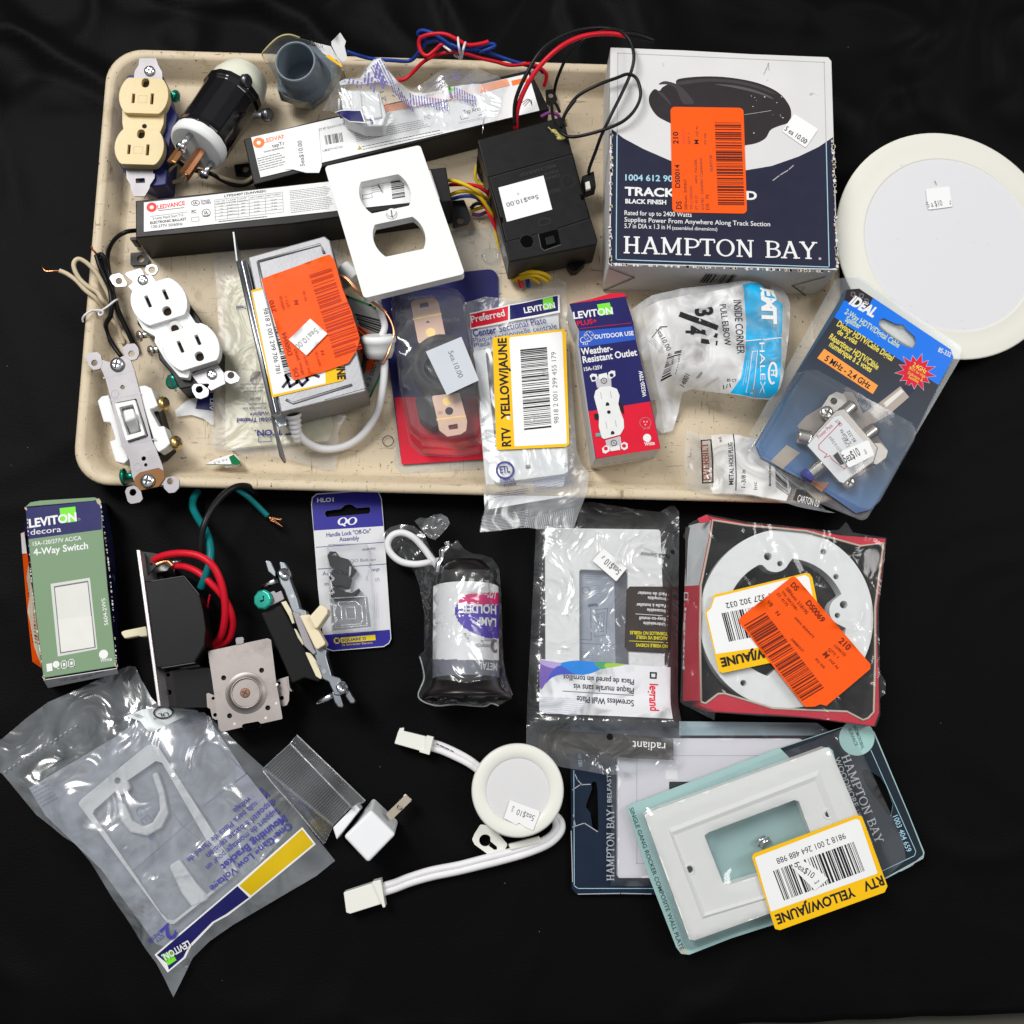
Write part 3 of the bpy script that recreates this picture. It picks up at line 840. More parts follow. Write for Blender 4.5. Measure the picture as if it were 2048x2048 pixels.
# ------------------------------------------------------------------ track lighting carton
def make_carton():
 zt = .050
 t = thing('lighting_carton', 'white and navy carton picturing a black dome light, with an orange clearance label', 'box', P(D_(1000, 1000), TZ))
 fr = flat(zt)
 pts = [(152, 128), (700, 150), (1200, 178), (1770, 200), (1795, 230), (1815, 900), (1842, 1777), (1836, 1784), (1000, 1761), (150, 1741), (143, 1734), (150, 900), (148, 400)]
 poly = [fr.hit(D_(*p)) for p in pts]
 b = Mesh().prism(fr, poly, -(zt - TZ), 0, white_board).build('carton_body', t, bevel=.0007)
 p = Print(fr)
 T0 = lambda *a, **k: T(p, D_, *a, **k)
 p.poly(zs(D_, [(160, 735), (250, 805), (400, 885), (600, 972), (800, 1022), (1000, 1045), (1160, 1042), (1350, 1010), (1550, 940), (1700, 868), (1806, 796), (1833, 1768), (1790, 1774), (1000, 1752), (160, 1732), (152, 1720)]), navy)
 p.line(zs(D_, [(207, 172), (1740, 240), (1777, 1762), (194, 1706)]), .0005, pale_ink, closed=True)
 p.k += 1
 p.line(zs(D_, [(200, 790), (194, 1706), (1777, 1762), (1755, 836)]), .00055, sky_ink)
 dish = mat('dish_picture', (.030, .024, .027), .35); dish2 = mat('dish_picture_sheen', (.10, .09, .095), .35); dish3 = mat('dish_picture_edge', (.055, .048, .052), .35)
 p.poly(zs(D_, sp([(655, 365), (850, 345), (1050, 355), (1250, 395), (1400, 465), (1480, 560), (1495, 640), (1470, 690), (1400, 715), (1340, 745), (1300, 808), (1200, 850), (1000, 860), (800, 800), (600, 695), (500, 640), (445, 560), (440, 490), (478, 440), (515, 452), (540, 425), (590, 402), (640, 415)])), dish)
 p.poly(zs(D_, sp([(510, 405), (560, 380), (660, 412), (740, 490), (770, 545), (690, 545), (640, 440), (575, 405)])), dish3)
 p.poly(zs(D_, sp([(500, 452), (540, 470), (590, 530), (600, 560), (560, 520), (510, 470)])), dish3)
 p.poly(zs(D_, sp([(930, 405), (1050, 410), (1200, 440), (1330, 490), (1360, 515), (1240, 470), (1080, 432)])), dish2)
 p.poly(zs(D_, sp([(660, 385), (850, 362), (1060, 372), (1250, 415), (1390, 480), (1330, 465), (1150, 410), (900, 385), (665, 410)])), dish3)
 rnd = random.Random(4)
 for k in range(15):
  x, y = rnd.uniform(1150, 1460), rnd.uniform(470, 790)
  if x > 1330 and y > 690: continue
  s = rnd.uniform(2, 7); p.poly(zs(D_, [(x - s, y), (x, y - s * .6), (x + s * 1.2, y + s * .2), (x + s * .3, y + s * .5)]), white_ink, up=False)
 p.line(zs(D_, [(1150, 630), (1250, 615), (1345, 600)]), .0003, pale_ink)
 p.line(zs(D_, [(1360, 1118), (1410, 1080), (1475, 1040), (1510, 1008)]), .0006, pale_ink)
 p.line(zs(D_, [(1290, 330), (1310, 290), (1325, 250), (1330, 300)]), .0005, pale_ink)
 T0('1004 612 906', 262, 1118, 650, 1128, 50, sky_ink, bold=.02)
 T0('TRACK HEAD FEED', 258, 1228, 1240, 1262, 68, white_ink, bold=.035)
 T0('BLACK FINISH', 262, 1288, 566, 1297, 36, white_ink, bold=.03)
 T0('Rated for up to 2400 Watts', 256, 1375, 755, 1390, 38, white_ink, bold=.006)
 T0('Supplies Power From Anywhere Along Track Section', 256, 1425, 1338, 1460, 38, white_ink, bold=.006)
 T0('5.7 in DIA x 1.3 in H', 256, 1472, 597, 1482, 38, white_ink, bold=.006)
 T0('(assembled dimensions)', 610, 1484, 945, 1493, 30, white_ink)
 T0('HAMPTON BAY', 250, 1660, 1690, 1705, 140, white_ink, serif=.135)
 p.dot(D_(1708, 1700), .0009, pale_ink)
 # scuffed white edges
 for a, c, n in (((160, 740), (150, 1735), 70), ((1806, 800), (1838, 1780), 60), ((160, 1742), (1790, 1796), 90)):
  for i in range(n):
   f = rnd.random(); x = a[0] + (c[0] - a[0]) * f; y = a[1] + (c[1] - a[1]) * f; s = rnd.uniform(3, 13); e = rnd.uniform(-7, 5)
   p.poly(zs(D_, [(x - s + e, y - s * .8), (x + s * .7 + e, y - s), (x + s + e, y + s * .6), (x - s * .6 + e, y + s)]), white_board if rnd.random() < .7 else board, up=False)
 p.build(b)
 # front face
 a, c = fr.to3(fr.hit(D_(143, 1740))), fr.to3(fr.hit(D_(1842, 1782)))
 ff = plane3(c, a, a - Vector((0, 0, .03)))
 p = Print(ff, h=.0007)
 p.line(zs(D_, [(148, 1765), (240, 1800)]) + zs(H, [(515, 125)]) + zs(H, [(245, 240)]), .0009, brown_ink)
 p.line(zs(H, [(1935, 118), (1690, 185), (1830, 290)]), .0009, brown_ink)
 p.barcode(D_(860, 1808), D_(1100, 1815), D_(815, 1870), ink, 5, 30)
 p.line(zs(H, [(1725, 205), (1745, 192), (1775, 195), (1765, 218), (1735, 222)]), .0004, grey_ink, closed=True)
 p.build(b)
 # clearance label
 o, s = sticker(t, fr, zs(D_, [(597, 573), (1139, 581), (1166, 1367), (611, 1357)]), orange_paper, 'clearance_label', r=.003, label='orange clearance label with a long barcode')
 s.k = 2
 U = lambda *a, **k: T(s, D_, *a, **k)
 U('210', 656, 850, 654, 760, 42, ink, bold=.02); U('DS0014', 668, 1175, 664, 1003, 38, ink, bold=.02); U('DS', 680, 1333, 678, 1275, 42, ink, bold=.02)
 U('SBNum: 209307', 722, 1338, 716, 1110, 22, ink); U('10/07/25', 705, 850, 700, 740, 18, red_ink); U('QTY: 1', 745, 850, 742, 770, 20, brown_ink)
 U('M', 806, 850, 804, 818, 34, ink, bold=.02); U('HZ N', 804, 792, 802, 720, 20, brown_ink); U('PO: NA', 866, 852, 862, 768, 20, brown_ink)
 U('TM: LTZDG5N', 762, 1338, 758, 1165, 20, brown_ink); U('ST: 4127', 802, 1338, 797, 1230, 22, brown_ink); U('ARN: 7562585', 798, 1145, 793, 965, 20, brown_ink)
 U('023782 - GENERIC CLEARANC', 846, 1338, 832, 945, 20, brown_ink); U('DS   N', 886, 1338, 882, 1228, 28, ink); U('50307738', 912, 1055, 906, 935, 22, brown_ink)
 s.barcode(D_(925, 690), D_(950, 1318), D_(1120, 692), mat('barcode_brown', (.10, .012, .006), .5), 3, 74)
 s.build(o)
 o, s = sticker(t, fr, zs(D_, [(1515, 625), (1695, 740), (1600, 878), (1425, 755)]), label_paper)
 s.k = 2
 T(s, D_, '5 ea 10.00', 1440, 745, 1595, 850, 44, ink, bold=.01)
 T(s, D_, '4x', 1602, 850, 1618, 825, 16, ink)
 s.build(o)
make_carton()

# ------------------------------------------------------------------ recessed downlight
def make_downlight():
 c = P(Y1(935, 998), .020)
 n = Vector((.125, .01, 1)).normalized(); fr = Frame(c, Vector((1, 0, -.125)), n)
 rim = fr.hit(Y1(90, 850)).length
 t = thing('slim_downlight', 'round white slim downlight with a wide cream rim, at the right of the tray', 'light', c - Vector((0, 0, .02)))
 b = Mesh().lathe(c, n, [(.0, -.011), (rim * .72, -.011), (rim * .74, -.0015), (rim * .99, -.0014), (rim, -.0007), (rim * .998, 0), (rim * .985, .0003), (rim * .88, .0005), (rim * .775, .0008), (rim * .762, .0011), (rim * .755, .0005)], mat('cream_rim', (.72, .71, .64), .4, var=.015, scale=12), 96)
 b.build('rim', t)
 Mesh().lathe(c, n, [(rim * .757, .0006), (rim * .5, .0010), (0, .0012)], lens_white, 72).build('diffuser', t)
 f2 = up(fr, .00135)
 o, s = sticker(t, f2, zs(Y1, [(755, 590), (930, 568), (952, 720), (770, 745)]), label_paper)
 s.k = 2
 T(s, Y1, '5 a $10', 768, 728, 880, 712, 42, grey_ink, bold=.005); T(s, Y1, '4x', 945, 708, 937, 672, 14, grey_ink)
 s.build(o)
 p = Print(f2); rnd = random.Random(9)
 for x, y in ((575, 408), (995, 832), (1110, 985), (1215, 1002), (645, 1458), (765, 1568), (1025, 1563), (1037, 1620), (545, 960), (835, 960)):
  p.dot(Y1(x, y), .00028, pale_ink, 8)
 p.line(zs(Y1, [(822, 528), (833, 552)]), .0005, grey_ink)
 p.build(t, 'specks')
make_downlight()
# ------------------------------------------------------------------ duplex outlets
def outlet(t, fr, zone, faces, X, Y, r, plastic, thick, slots, ground, flat_=.72):
 """two round-sided faces with slots; X, Y: the device's own axes on the survey"""
 for i, c in enumerate(faces):
  q = zpoly(fr, zone, clipped_circle(c, X, Y, r, -flat_, flat_))
  hs = [zpoly(fr, zone, rect_af(c, X, Y, r, *s)) for s in slots]
  gx, gy, gw, gh = ground; sg = 1 if gy > 0 else -1
  g = rect_af(c, X, Y, r, gx, gy, gw, gh)
  hs.append(rounded([fr.hit(zone(*p)) for p in g], [(fr.hit(zone(*g[0])) - fr.hit(zone(*g[1]))).length * .47] * 4, 6))
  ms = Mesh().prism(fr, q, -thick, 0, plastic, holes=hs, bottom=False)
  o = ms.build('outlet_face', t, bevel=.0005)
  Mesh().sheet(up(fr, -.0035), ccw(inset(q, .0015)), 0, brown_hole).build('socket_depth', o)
  pr = Print(fr)
  pr.line([zone(*p) for p in rect_af(c, X, Y, r, (slots[0][0] + slots[1][0]) / 2, slots[0][1] + .02, .36, .28)], .00022, mat('moulded_line_' + plastic.name, tuple(x * .72 for x in plastic.node_tree.nodes['Mix'].inputs[6].default_value[:3]), .4), closed=True)
  pr.build(o, 'moulded_mark')

def make_ivory_outlet():
 zf = .036
 fr = tilted(X1(890, 200), zf + .002, X1(600, 1100), zf, X1(1100, 1100), zf)
 t = thing('duplex_outlet', 'ivory duplex outlet with a green ground screw, in the tray\'s top left corner', 'outlet', P(X1(860, 800), TZ))
 X, Y = (1, .03), (-.085, .996)
 outlet(t, fr, X1, [(893, 405), (843, 985)], X, Y, 281, ivory, .0072, [(-.405, .12, .11, .37), (.35, .12, .115, .43)], (.03, -.52, .30, .36))
 plate_part(up(fr, -.0085), X1, [(672, 560), (1150, 560), (1140, 760), (1100, 860), (690, 860), (672, 745)], [], -.004, .0045, ivory, 'bridge', t)
 p = Print(up(fr, -.0039)); p.dot(X1(903, 752), .0016, brown_hole); p.build(t, 'centre_screw_hole')
 f2 = up(fr, -.0075)
 plate_part(f2, X1, [(845, -20), (1035, -20), (1060, 60), (1105, 140), (1105, 215), (1040, 640), (1000, 1290), (1020, 1290), (1018, 1340), (965, 1420), (958, 1460), (905, 1548), (785, 1548), (752, 1480), (745, 1415), (700, 1345), (695, 1260), (720, 640), (785, 190), (790, 130), (835, 60)], [[(800, 1345), (905, 1340), (912, 1395), (805, 1400)]], -.0012, 0, steel, 'mounting_strap', t)
 s = Mesh(); screw(s, f2.to3(f2.hit(X1(962, 128))), f2.n, .0036, bright_steel, ink); s.build('strap_screw', t)
 # blue back body
 bl = mat('blue_moulded_body', (.018, .022, .14), .35)
 plate_part(up(fr, -.010), X1, [(700, 170), (1110, 170), (1180, 470), (1290, 640), (1200, 900), (1150, 1420), (980, 1440), (690, 1300), (620, 1180), (660, 700)], [], -(zf - .010 - TZ), 0, bl, 'back_body', t, .002, .0008)
 g = Mesh(); a = P(X1(1170, 400), .024); b = P(X1(1262, 412), .026)
 g.cyl(a, b, .0016, green_metal); d = (b - a).normalized(); screw(g, b - d * .001, d, .0040, green_metal, ink, 'slot', h=.0025); g.build('ground_screw', t)
 w_ = Mesh(); a = P(X1(1130, 800), .022); b = P(X1(1215, 800), .022); w_.cyl(a, b, .002, black_plastic); w_.cyl(P(X1(1140, 960), .018), P(X1(1200, 970), .019), .0034, brass); w_.build('terminal_screw', t)
make_ivory_outlet()

def make_white_outlet():
 zf = .038
 fr = flat(zf)
 t = thing('duplex_outlet', 'white duplex outlet with plaster ears, lying askew at the tray\'s left side', 'outlet', P(E(1080, 760), TZ))
 X, Y = (.955, -.30), (.40, .917)
 outlet(t, fr, E, [(957, 568), (1198, 905)], X, Y, 205, white_plastic, .0075, [(-.36, -.12, .12, .44), (.32, -.17, .12, .38)], (.13, .42, .30, .34), .74)
 plate_part(up(fr, -.0075), E, [(800, 700), (850, 790), (940, 840), (935, 880), (1010, 1010), (1120, 1140), (1185, 1150), (1200, 1090), (1390, 1000), (1330, 760), (1240, 740), (1180, 650), (1100, 560)], [], -.004, .0035, nylon, 'bridge', t)
 rg = Mesh(); rg.cyl(P(E(1080, 762), zf - .004), P(E(1080, 762), zf - .0018), .0042, white_plastic); rg.cyl(P(E(1077, 770), zf - .0019), P(E(1077, 770), zf - .0016), .0024, brown_hole); rg.build('centre_screw_hole', t)
 f2 = up(fr, -.0085)
 lugs = mat('ear_zinc', (.40, .39, .40), .48, .9, var=.06, scale=60, bump=.1, bscale=120)
 plate_part(f2, E, [(725, 455), (765, 425), (705, 372), (712, 350), (820, 318), (842, 345), (850, 372), (905, 372), (950, 432), (1000, 560), (860, 560), (770, 502)], [], -.0012, 0, lugs, 'mounting_strap', t, .0006)
 plate_part(f2, E, [(590, 395), (605, 372), (665, 357), (690, 375), (722, 432), (715, 458), (640, 462), (615, 440)], [(662, 418, 26)], -.0009, .0003, lugs, 'plaster_ear', t, .002)
 plate_part(f2, E, [(850, 330), (862, 300), (905, 285), (945, 298), (955, 335), (930, 370), (892, 375), (860, 358)], [(905, 332, 24)], -.0014, -.0002, lugs, 'plaster_ear', t, .002)
 plate_part(f2, E, [(1195, 1110), (1290, 1060), (1390, 1030), (1440, 1095), (1452, 1180), (1345, 1232), (1318, 1208), (1335, 1180), (1250, 1180)], [], -.0012, 0, lugs, 'mounting_strap', t, .0006)
 plate_part(f2, E, [(1442, 1098), (1470, 1082), (1525, 1092), (1562, 1135), (1548, 1165), (1490, 1182), (1450, 1160)], [(1493, 1117, 26)], -.001, .0002, lugs, 'plaster_ear', t, .002)
 plate_part(f2, E, [(1202, 1205), (1222, 1180), (1275, 1182), (1330, 1222), (1325, 1270), (1270, 1292), (1235, 1285), (1208, 1240)], [(1258, 1222, 28)], -.001, .0002, lugs, 'plaster_ear', t, .002)
 for x, y in ((838, 410), (1352, 1112)):
  s = Mesh(); screw(s, f2.to3(f2.hit(E(x, y))), f2.n, .0033, bright_steel, ink); s.build('strap_screw', t)
 plate_part(up(fr, -.010), E, [(780, 600), (860, 500), (1080, 440), (1260, 690), (1290, 760), (1400, 900), (1400, 1080), (1220, 1200), (1110, 1220), (1040, 1090), (960, 1000), (930, 850), (800, 740)], [], -(zf - .010 - TZ), 0, black_plastic, 'back_body', t, .002, .0008)
 for x, y, z in ((822, 825, .022), (905, 935, .022)):
  s = Mesh(); c = P(E(x, y), z); d = Vector((-.75, -.35, .45)); s.cyl(c - d * .012, c, .0022, nickel); screw(s, c, d, .0037, nickel, ink, h=.0022); s.build('terminal_screw', t)
 for x, y in ((1200, 665),):
  s = Mesh(); c = P(E(x, y), .024); d = Vector((.8, .2, .4)); s.cyl(c - d * .010, c, .0022, brass); screw(s, c, d, .0036, brass, ink, h=.0022); s.build('terminal_screw', t)
 g = Mesh(); a = P(E(1120, 1150), .014); b = P(E(1065, 1165), .019); g.cyl(a, b, .003, green_metal); d = (b - a).normalized() + Vector((0, 0, .7)); screw(g, b, d, .0050, green_metal, ink, 'slot', rot=1.1, h=.003); g.build('ground_screw', t)
make_white_outlet()

# ------------------------------------------------------------------ cord plug
def make_plug():
 Fp, Bp = P(A(785, 885), .042), P(A(1075, 470), .027)
 ax = (Fp - Bp); L_ = ax.length; ax = ax.normalized(); r = .0198
 t = thing('locking_plug', 'black and white cord plug with copper coloured curved blades beside the ivory outlet', 'plug', Vector((Bp.x, Bp.y, TZ)))
 b = Mesh(); b.lathe(Bp, ax, [(r * .80, -.001), (r * .98, 0), (r * 1.05, .001), (r * 1.05, .0055), (r * .98, .007), (r * .95, L_ - .012), (r * .97, L_ - .008), (r * .90, L_ - .007)], black_gloss, 16, smooth=False)
 b.build('shell', t, bevel=.0008, seg=3, angle=15)
 f = Mesh(); f.lathe(Bp, ax, [(r * .93, L_ - .0085), (r * .95, L_ - .0035), (r * .90, L_ - .0005), (r * .84, L_), (0, L_)], nylon, 48); f.build('blade_face', t)
 c = Mesh(); c.lathe(Bp, -ax, [(r * .97, -.001), (r * .96, .006), (r * .80, .016), (r * .72, .018), (0, .018)], mat('cream_nylon', (.72, .72, .60), .35, var=.03, scale=40), 40); c.build('cord_clamp', t)
 # dark clamp screws
 for px, q, dz in (((1145, 380), (1070, 385), .004), ((1305, 632), (1225, 640), .0)):
  s = Mesh(); a = P(A(*q), .036 + dz); e = P(A(*px), .040 + dz); s.cyl(a, e, .0020, satin_steel); d = (e - a).normalized()
  s.lathe(e - d * .001, d, [(.0038, 0), (.0045, .001), (.0045, .004), (.0036, .005), (.0020, .0042), (0, .0042)], dark_steel, 12); s.build('clamp_screw', t)
 fr = Frame(Bp + ax * L_, Vector((0, 0, 1)).cross(ax), ax)
 for x, y, e, ln in (((745, 775), 0, (680, 838), .012), ((905, 985), 0, (846, 1055), .011)):
  s = Mesh(); q = fr.hit(A(*x)); a = fr.to3(q); s.cyl(a, a + ax * ln, .0020, bright_steel); screw(s, a + ax * ln, ax, .0037, bright_steel, ink, h=.0022); s.build('face_screw', t)
 def blade(pts, ln, name, m, slot=False):
  q = [fr.hit(A(*p)) for p in pts]; ms = Mesh(); k = len(q); th = .0009
  lo = []; hi = []
  for i, p in enumerate(q):
   d = (q[min(i + 1, k - 1)] - q[max(i - 1, 0)]).normalized(); nn = Vector((-d[1], d[0])) * th
   lo.append(p - nn); hi.append(p + nn)
  ms.prism(fr, lo + hi[::-1], 0, ln, m); return ms.build(name, t, bevel=.0003)
 blade([(655, 868), (690, 868), (715, 880)], .014, 'blade', bronze)
 blade([(790, 885), (835, 885), (855, 905)], .022, 'blade', copper)
 blade([(800, 945), (815, 985), (800, 1005)], .016, 'blade', bronze)
make_plug()

# ------------------------------------------------------------------ grey pipe fitting in a torn bag
def make_fitting():
 t = thing('conduit_adapter', 'grey plastic pipe adapter standing on end in its torn clear bag', 'pipe fitting', P(Z4(720, 850), TZ))
 topc = P(Z4(562, 500), .056); base = P(Z4(740, 800), .028)
 axis = (topc - base).normalized(); L_ = (topc - base).length; r = .0136
 m = Mesh(); m.lathe(base, axis, [(r * 1.22, -.001), (r * 1.2, .004), (r * 1.06, .0055), (r * 1.04, L_ - .006), (r * 1.02, L_ - .005), (r, L_ - .0015), (r * .97, L_), (r * .90, L_), (r * .87, L_ - .002), (r * .86, -.015), (0, -.015)], grey_pvc, 56)
 for k in range(5): m.lathe(base, axis, [(r * 1.04, .008 + k * .0022), (r * 1.075, .0087 + k * .0022), (r * 1.04, .0094 + k * .0022)], grey_pvc, 56)
 m.build('pipe', t)
 f = flat(.030); hx = [f.hit(Z4(755 + (p[0] - 755) * 1.16, 770 + (p[1] - 850) * 1.10)) for p in ((345, 1040), (810, 1185), (1170, 800), (1120, 430), (640, 330), (330, 640))]
 Mesh().prism(f, hx, -.014, 0, grey_pvc).build('hex_collar', t, bevel=.0012, seg=2)
 Mesh().cyl(P(Z4(770, 830), TZ), P(Z4(755, 815), .016), r * 1.25, grey_pvc, 40).build('socket', t)
 rim = [(40, 410, .05), (90, 310, .054), (280, 130, .058), (460, 75, .06), (640, 125, .056), (880, 185, .056), (1140, 275, .055), (1300, 560, .05), (1330, 640, .046), (1290, 830, .04), (1180, 1010, .03), (980, 1150, .024), (820, 1260, .016), (600, 1270, .018), (350, 1090, .03), (315, 900, .037), (245, 720, .044), (130, 540, .048)]
 low = [(330, 700), (330, 640), (400, 480), (560, 380), (640, 350), (850, 390), (1090, 440), (1120, 470), (1150, 650), (1175, 800), (1080, 900), (960, 1040), (810, 1190), (640, 1140), (380, 1060), (350, 1000), (335, 900), (330, 800)]
 vs, fs = [], []; n = len(rim); st_ = 5
 for k in range(st_ + 1):
  u = k / st_
  for i in range(n):
   a = P(Z4(*rim[i][:2]), rim[i][2]); b = P(Z4(*low[i]), .0305); q = lerp(b, a, u)
   q += Vector((0, 0, .003 * math.sin(u * 3.1) * noise.noise(Vector((i * 1.7, k * .9, 3))))) + Vector((noise.noise(Vector((i * 2.1, k, 1))), noise.noise(Vector((i * 2.1, k, 8))), 0)) * .0012 * u
   vs.append(q)
 for k in range(st_):
  for i in range(n): fs.append([k * n + i, k * n + (i + 1) % n, (k + 1) * n + (i + 1) % n, (k + 1) * n + i])
 bag = Mesh().add(vs, fs, film('torn_bag_film', .34, .09, .2, crinkle=.7, cscale=70, hazecol=(.70, .68, .60)), True).build('torn_bag', t, sub=1)
 e = Mesh(); yel = mat('yellowed_film_edge', (.50, .42, .20), .35)
 e.tube([P(Z4(a, b), z + .0002) for a, b, z in [rim[17], rim[0], rim[1], rim[2], rim[3], rim[4]]], .0006, yel, 6); e.tube([P(Z4(a, b), z) for a, b, z in [(1330, 640, .046), (1385, 780, .03), (1395, 860, .012)]], .0006, yel, 6)
 e.build('film_edge', bag)
 def flap(pts, m, name, jig=0.0):
  f_ = tilted(Z4(*pts[0][:2]), pts[0][2], Z4(*pts[1][:2]), pts[1][2], Z4(*pts[2][:2]), pts[2][2]); q = [f_.hit(Z4(*p[:2])) for p in pts]
  return f_, Mesh().sheet(f_, q, 0, m, grid=.004, hf=lambda v: .0012 * grain(v, 170, 3), smooth=True).build(name, bag)
 f1, o = flap([(870, 200, .0575), (1140, 262, .0565), (1330, 590, .050), (1235, 480), (1100, 430), (1010, 370), (930, 280)], label_paper, 'paper_label')
 pr = Print(f1, h=.0016); T(pr, Z4, '24 8624', 815, 228, 1010, 300, 55, grey_ink); pr.build(o)
 f2, o2 = flap([(1148, 185, .058), (1290, 40, .062), (1385, 180, .060), (1365, 260), (1410, 470), (1330, 510), (1235, 410), (1150, 250)], label_paper, 'torn_paper')
 f3, o3 = flap([(1060, 425, .0545), (1110, 392, .0545), (1330, 580, .0515), (1310, 600)], yellow_paper, 'yellow_strip')
make_fitting()

# ------------------------------------------------------------------ lamp drivers ("ballasts")
def driver_body(t, fr, zone_pts, h, lip=.0):
 q = [fr.hit(p) for p in zone_pts]
 return Mesh().prism(fr, q, -h, 0, black_paint).build('housing', t, bevel=.0007)
def make_upper_driver():
 z = .0345; fr = flat(z)
 t = thing('lamp_driver', 'long lamp driver with blue and red leads, along the back of the tray', 'lamp driver', P(B(900, 800), TZ))
 pts = [A(1140, 812), B(400, 770), C_(778, 368), C_(925, 662), B(760, 1035), A(1218, 1152)]
 body = driver_body(t, fr, pts, z - TZ)
 o, s = sticker(t, fr, [A(1198, 800), C_(768, 400), C_(850, 675), A(1268, 1098)], label_paper, 'rating_label', r=0)
 s.k = 2
 s.dot(B(66, 915), .0085 / 2.3, orange_ink); s.dot(B(66, 915), .0014, label_paper)
 V = lambda *a, **k: T(s, B, *a, **k)
 V('LEDVANCE', 105, 918, 330, 862, 34, orange_ink, bold=.012); V('tapTronic', 168, 952, 330, 910, 30, ink); V('www.ledvance.com', 105, 990, 300, 945, 18, ink)
 s.lines(B(55, 1035), B(255, 985), B(75, 1120), 6, grey_ink, .55, 3)
 s.barcode(B(553, 862), B(690, 838), B(565, 930), ink, 8, 34); V('OT FIT 50/UNV/1AUX', 510, 830, 705, 782, 20, grey_ink); V('To ■ BETTY AVG Tamb', 540, 985, 690, 950, 18, grey_ink)
 s.lines(B(780, 850), B(1330, 735), B(795, 905), 5, grey_ink, .5, 5); s.lines(B(835, 945), B(1460, 812), B(842, 965), 2, ink, .6, 6)
 s.poly([B(800, 970), B(835, 962), B(812, 935)], mat('warning_yellow', (.45, .40, .03), .5))
 s.line([B(1562, 715), B(1570, 742), B(1625, 730)], .0003, ink); s.line([B(1700, 712), B(1760, 692), B(1752, 655)], .0003, ink)
 V('Tap Area', 1592, 705, 1718, 672, 36, ink); s.lines(B(1550, 765), B(1800, 712), B(1552, 775), 2, grey_ink, .5, 8, .95)
 s.poly([C_(640, 455), C_(760, 428), C_(768, 460), C_(650, 492)], orange_ink)
 s.poly([B(1000, 640), B(1500, 535), B(1910, 440), B(1932, 490), B(1500, 600), B(1000, 690)], mat('pale_orange_ink', (.92, .36, .18), .5))
 for k in range(3):
  s.line([C_(715 + k * 12, 620 + k * 12), C_(760 + k * 9, 590 + k * 6), C_(790, 600 + k * 12), C_(795, 640)], .0003, brown_ink)
 s.line([C_(690, 545), C_(720, 600), C_(700, 660)], .0003, grey_ink)
 V('FC', 1300, 745, 1345, 735, 34, pale_ink)
 s.build(o)
 o, s = sticker(t, fr, [B(252, 848), B(512, 800), B(535, 1085), B(515, 1140), B(420, 1140), B(320, 1115), B(265, 1115)], label_paper, r=0, h=.0008)
 s.k = 2; T(s, B, '5ea$10.00', 408, 1090, 385, 900, 34, grey_ink, bold=.01); s.build(o)
 plate_part(flat(.008), A, [(1070, 1000), (1210, 985), (1230, 1090), (1085, 1085)], [(1155, 1035, 24)], -.0012, 0, black_paint, 'mounting_tab', t)
 plate_part(flat(.010), C_, [(895, 520), (960, 510), (985, 590), (940, 640), (900, 620)], [(935, 560, 20)], -.0012, 0, black_paint, 'mounting_tab', t)
 # leads
 hb = .050
 blue = lambda pts: wire(B, pts, .0013, wire_blue, 'blue_lead', t); red = lambda pts: wire(B, pts, .0013, wire_red, 'red_lead', t)
 blue([(720, 235, .040), (800, 262, .036), (900, 288, .030), (1050, 300, .030), (1180, 305, .030), (1235, 265, .034), (1280, 200, .040), (1330, 160, .044), (1400, 155, .046), (1480, 195, .046), (1560, 225, .044), (1650, 230, .042), (1760, 240, .040), (1932, 300, .036), (2090, 345, .030), (2150, 365, .026), (2180, 390, .022)])
 blue([(1590, 270, .040), (1480, 180, .048), (1380, 110, .050), (1290, 78, .048), (1250, 92, .046), (1262, 120, .044), (1330, 160, .044), (1420, 150, .046), (1540, 200, .048), (1640, 215, .046), (1760, 180, .046), (1815, 182, .045), (1800, 205, .045), (1700, 240, .043)])
 red([(1090, 450, .026), (1150, 440, .026), (1210, 390, .028), (1290, 310, .034), (1400, 255, .040), (1500, 238, .042), (1600, 250, .044), (1700, 280, .040), (1830, 310, .036), (1932, 335, .034), (2100, 330, .032), (2200, 400, .026), (2185, 490, .018)])
 red([(1590, 240, .042), (1500, 225, .044), (1430, 182, .046), (1380, 220, .044), (1320, 265, .042), (1275, 240, .042), (1255, 180, .044), (1270, 130, .047), (1350, 105, .050), (1450, 105, .052), (1540, 145, .052), (1620, 185, .050), (1720, 175, .048), (1770, 160, .047)])
 tie = Mesh()
 for pts in ([(1545, 130, .052), (1552, 200, .056), (1565, 270, .044)], [(1600, 165, .05), (1585, 215, .056), (1570, 285, .040), (1545, 275, .036), (1520, 262, .040)], [(1440, 195, .046), (1490, 230, .050)]):
  tie.tube([P(B(a, b), z) for a, b, z in pts], .0008, wire_white, 6)
 tie.build('twist_tie', t)
 wire(A, [(1215, 1090, .012), (1150, 1128, .012), (1060, 1120, .012), (960, 1090, .014), (880, 1062, .016), (760, 1030, .014), (690, 990, .020), (650, 985, .024), (585, 1040, .022), (555, 1090, .016), (590, 1130, .012), (650, 1120, .010), (700, 1090, .010)], .0014, wire_cream, 'white_lead', t)
 wire(A, [(1215, 1120, .010), (1140, 1152, .010), (1060, 1150, .010), (980, 1115, .012), (890, 1066, .018), (760, 1040, .016), (690, 1005, .022), (645, 975, .027), (580, 1015, .026), (560, 1065, .022), (590, 1085, .016)], .0015, wire_black, 'black_lead', t)
 Mesh().tube([P(C_(437, 735), z_) for z_ in (.0352,)] + [P(C_(425, 850), .0352)], .0003, bright_steel, 6).build('loose_thread', t)
make_upper_driver()

